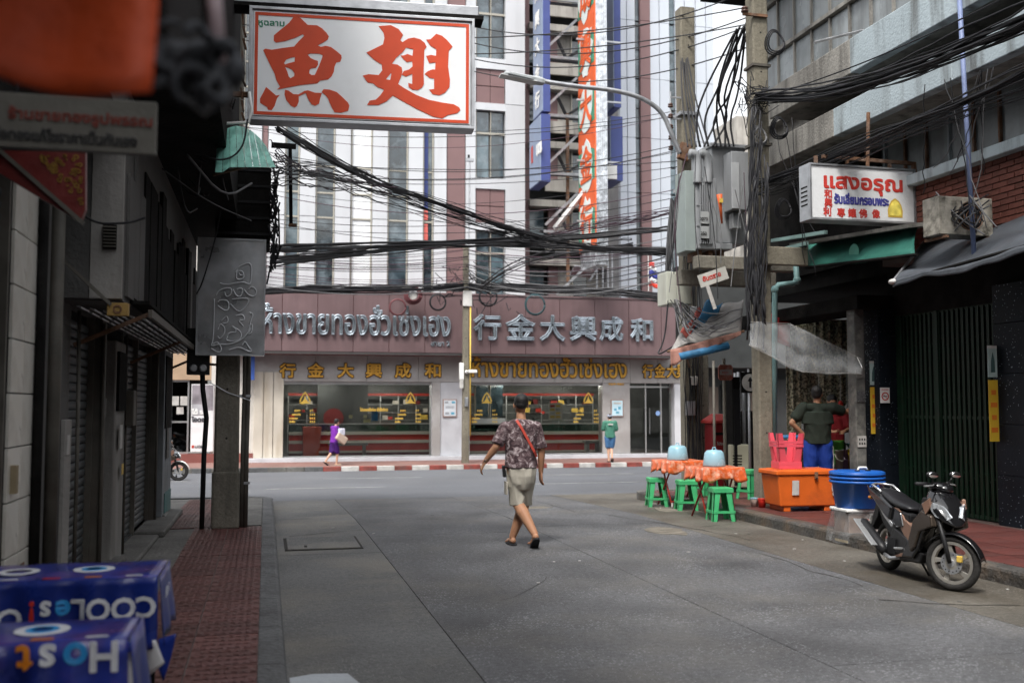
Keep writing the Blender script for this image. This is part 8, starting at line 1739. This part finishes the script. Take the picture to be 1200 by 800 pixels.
# vertical drops down pole 2
b = MB()
for k in range(26):
    x = XY(873+random.uniform(0, 22), 13.15, 300); zt_ = random.uniform(4.6, 6.0); zb_ = random.uniform(2.4, 3.4); P = []
    for i in range(14): t = i/13; P.append(V((x+.035*math.sin(t*7+k)+random.uniform(-.008,.008)+(.1*(1-t)**3), 13.1+random.uniform(-.04,.04), zt_+(zb_-zt_)*t)))
    b.tube(P, random.uniform(.007,.016), 5)
tag(b.build('cable_bundle', m_wire, None, smooth=True), 'vertical mass of black cables running down the tall concrete pole', 'cables')
for k in range(13):
    a = aY(random.uniform(792, 880), random.uniform(165, 230), 14.15); c = aY(random.uniform(788, 885), random.uniform(270, 372), 14.1); c.x = a.x+random.uniform(-.3,.3); m_ = a.lerp(c, .5)+V((random.uniform(-.12,.12), 0, random.uniform(-.2,.0)))
    o = cable('wire', smoothpts([a, m_, c], 3), random.uniform(.004,.009), random.choice((m_wire, m_wire, m_wireg, m_wirep))); tag(o, 'thin loose wire looping in front of the grey transformer', 'wire', 'loose wires in front of the transformer')
for k, (z_, m_, w_, h_) in enumerate(((1.55,m_galv,.16,.26),(2.05,m_kw,.12,.16),(2.9,m_pipe,.2,.3),(3.3,m_galv,.14,.2))): MB().box((.02 if k % 2 else -.05,-.17,z_), (w_,.09,h_)).build('service_box', m_, P1, bev=.008)
b = MB()
for k in range(14):
    x_ = random.uniform(-.16,.18); P = [V((x_+.03*math.sin(t*.9+k)+random.uniform(-.012,.012), -.17-random.uniform(0,.05), .3+t*.42)) for t in range(11)]; b.tube(smoothpts(P, 1), random.uniform(.006,.013), 5)
b.build('cable_drops', m_wire, P1, smooth=True)
# fat cables from the crossarm down to the transformer
for k in range(9):
    a = aY(868+random.uniform(-8,8), 35+random.uniform(-10,10), 13.6); c = aY(820+k*5, 172, 14.4); m1 = aY(825+random.uniform(-5,22)+k*3, 90+random.uniform(-10,25), 14.2); m2 = aY(815+random.uniform(-3,35)+k*2, 140, 14.4)
    o = cable('power_cable', smoothpts([a, m1, m2, c]), .017, m_wire, n=6); tag(o, 'thick black power cable looping from the tall pole down to the transformer lid', 'cable', 'power cables feeding the transformer')
for k in range(6):
    a = aY(798+k*1.5, 70+random.uniform(-5,5), 16.5); m1 = aY(803-random.uniform(0,6)+k*3, 120, 16.2); c = aY(806+k*5, 172, 15)
    o = cable('power_cable', smoothpts([a, m1, c]), .014, m_wire, n=6); tag(o, 'black power cable curving down beside the lamp pole to the transformer', 'cable', 'power cables beside the lamp pole')
for k in range(12):
    a = aY(788+random.uniform(-4,6), 235+random.uniform(-6,10), 16.6); c = aY(781+random.uniform(-3,4), 335, 16.0); m_ = aY(787+random.uniform(-6,4), 285, 16.3)
    o = cable('down_cable', smoothpts([a, m_, c]), .022, m_wire, n=6); tag(o, 'thick black cable in the fat bunch curving down the left side of the lamp pole', 'cable', 'bunch of down cables left of the lamp pole')
for k in range(18):
    a = aY(random.uniform(782, 800), random.uniform(350, 365), 15.5); c = aY(random.uniform(800, 880), random.uniform(360, 400), 14.8); m_ = a.lerp(c, .5)+V((0,0,-random.uniform(.05,.5)))
    o = cable('wire', smoothpts([a, m_, c], 3), random.uniform(.006,.012), random.choice((m_wire, m_wireg, m_wireg))); tag(o, 'slack grey-black wire looping under the pale cabinet and over the patched awning', 'wire', 'slack wires above the patched awning')
o = cable('wire', smoothpts([aY(783,352,15.6), aY(779,400,15.6), aY(768,418,15.6), aY(790,405,15.4)], 3), .014, m_wire); tag(o, 'thick black cable loop hanging left of the patched awning over the mauve board', 'wire')
for px, py, r_ in ((908, 50, .16), (913, 150, .14), (889, 160, .13), (918, 245, .13)):
    p = aY(px, py, 13.2); o = thing('cable_coil', {908:'uppermost black cable coil on the tall pole near the window frames', 913:'black cable coil on the right side of the tall pole above the bundles', 889:'grey cable coil on the front of the tall pole', 918:'lowest black cable coil right of the tall pole, beside the box sign'}[px], 'cable coil', tuple(p))
    for k in range(3): rr = r_*(1-.12*k); MB().tube([(rr*math.cos(t), -.02*k+.03*math.sin(t*2), rr*1.2*math.sin(t)) for t in [2*math.pi*i/24 for i in range(25)]], .012, 6).build('cable_turn', m_wire if px != 889 else m_wireg, o, smooth=True)
b = MB(); random.seed(44)
for k in range(60):
    a = aY(random.gauss(885, 9), random.gauss(118, 10), 13.2); c = a+V((random.gauss(0,.14), random.gauss(0,.05), random.gauss(0,.2))); b.tube([a, a.lerp(c,.5)+V((random.gauss(0,.06),0,random.gauss(0,.08))), c], .007, 5)
tag(b.build('cable_tangle', m_wire, None), 'dense tangle of thin wires around the tall pole at the cable bundles', 'cables')
# left clutter of cables under the dark overhang
random.seed(9)
for k in range(24):
    a = aY(random.uniform(185, 285), random.uniform(110, 200), 9.0+random.uniform(0,2)); c = aY(random.uniform(190, 300), random.uniform(150, 260), 10+random.uniform(0,2)); m_ = a.lerp(c, .5)+V((random.gauss(0,.05),0,-random.uniform(.05,.3)))
    o = cable('wire', smoothpts([a, m_, c], 2), random.uniform(.006,.014), m_wire); tag(o, 'sooty slack cable among those looping under the dark left overhang', 'wire', 'sooty cables under the left overhang')
for pts, lab in (([(262,200),(258,260),(238,330),(230,345)], 'black cable hanging in front of the silver neon sign'), ([(290,140),(285,175),(262,190),(230,180)], 'curved black cable in front of the green canopy'), ([(60,200),(100,262),(150,262),(170,255)], 'thin cable looping across the grey end wall of the left row')):
    o = cable('wire', smoothpts([aY(p[0], p[1], 9.0 if pts[0][0] > 200 else 7.3) if pts[0][0] != 262 else aY(p[0], p[1], 12.2) for p in pts], 3), .009, m_wire); tag(o, lab, 'wire')
b = MB()
for k in range(60):
    a = aY(random.gauss(321, 2.5), random.uniform(215, 312), 12.3); b.tube([a, a+V((random.uniform(-.03,.04), 0, random.uniform(-.14,.14))), a+V((random.uniform(-.05,.06), .05, random.uniform(-.25,.25)))], .011, 5)
tag(b.build('cable_tangle', m_wire, None), 'black tangle of cables down the right edge of the wrapped box on the left', 'cables')
# bracket post left with a small lamp, in front of the tower
o = thing('steel_bracket', 'dark steel bracket with a hanging rod beside the wrapped box', 'bracket', tuple(aY(340, 168, 12.8))); MB().bar(aY(318,170,12.8), aY(347,172,12.8), .06).build('arm', m_dk, o, world=True); MB().bar(aY(340,172,12.8), aY(341,262,12.8), .045).build('rod', m_dk, o, world=True); MB().box(aY(343, 264, 12.8), (.1,.05,.04)).build('hook', m_rust, o, world=True)
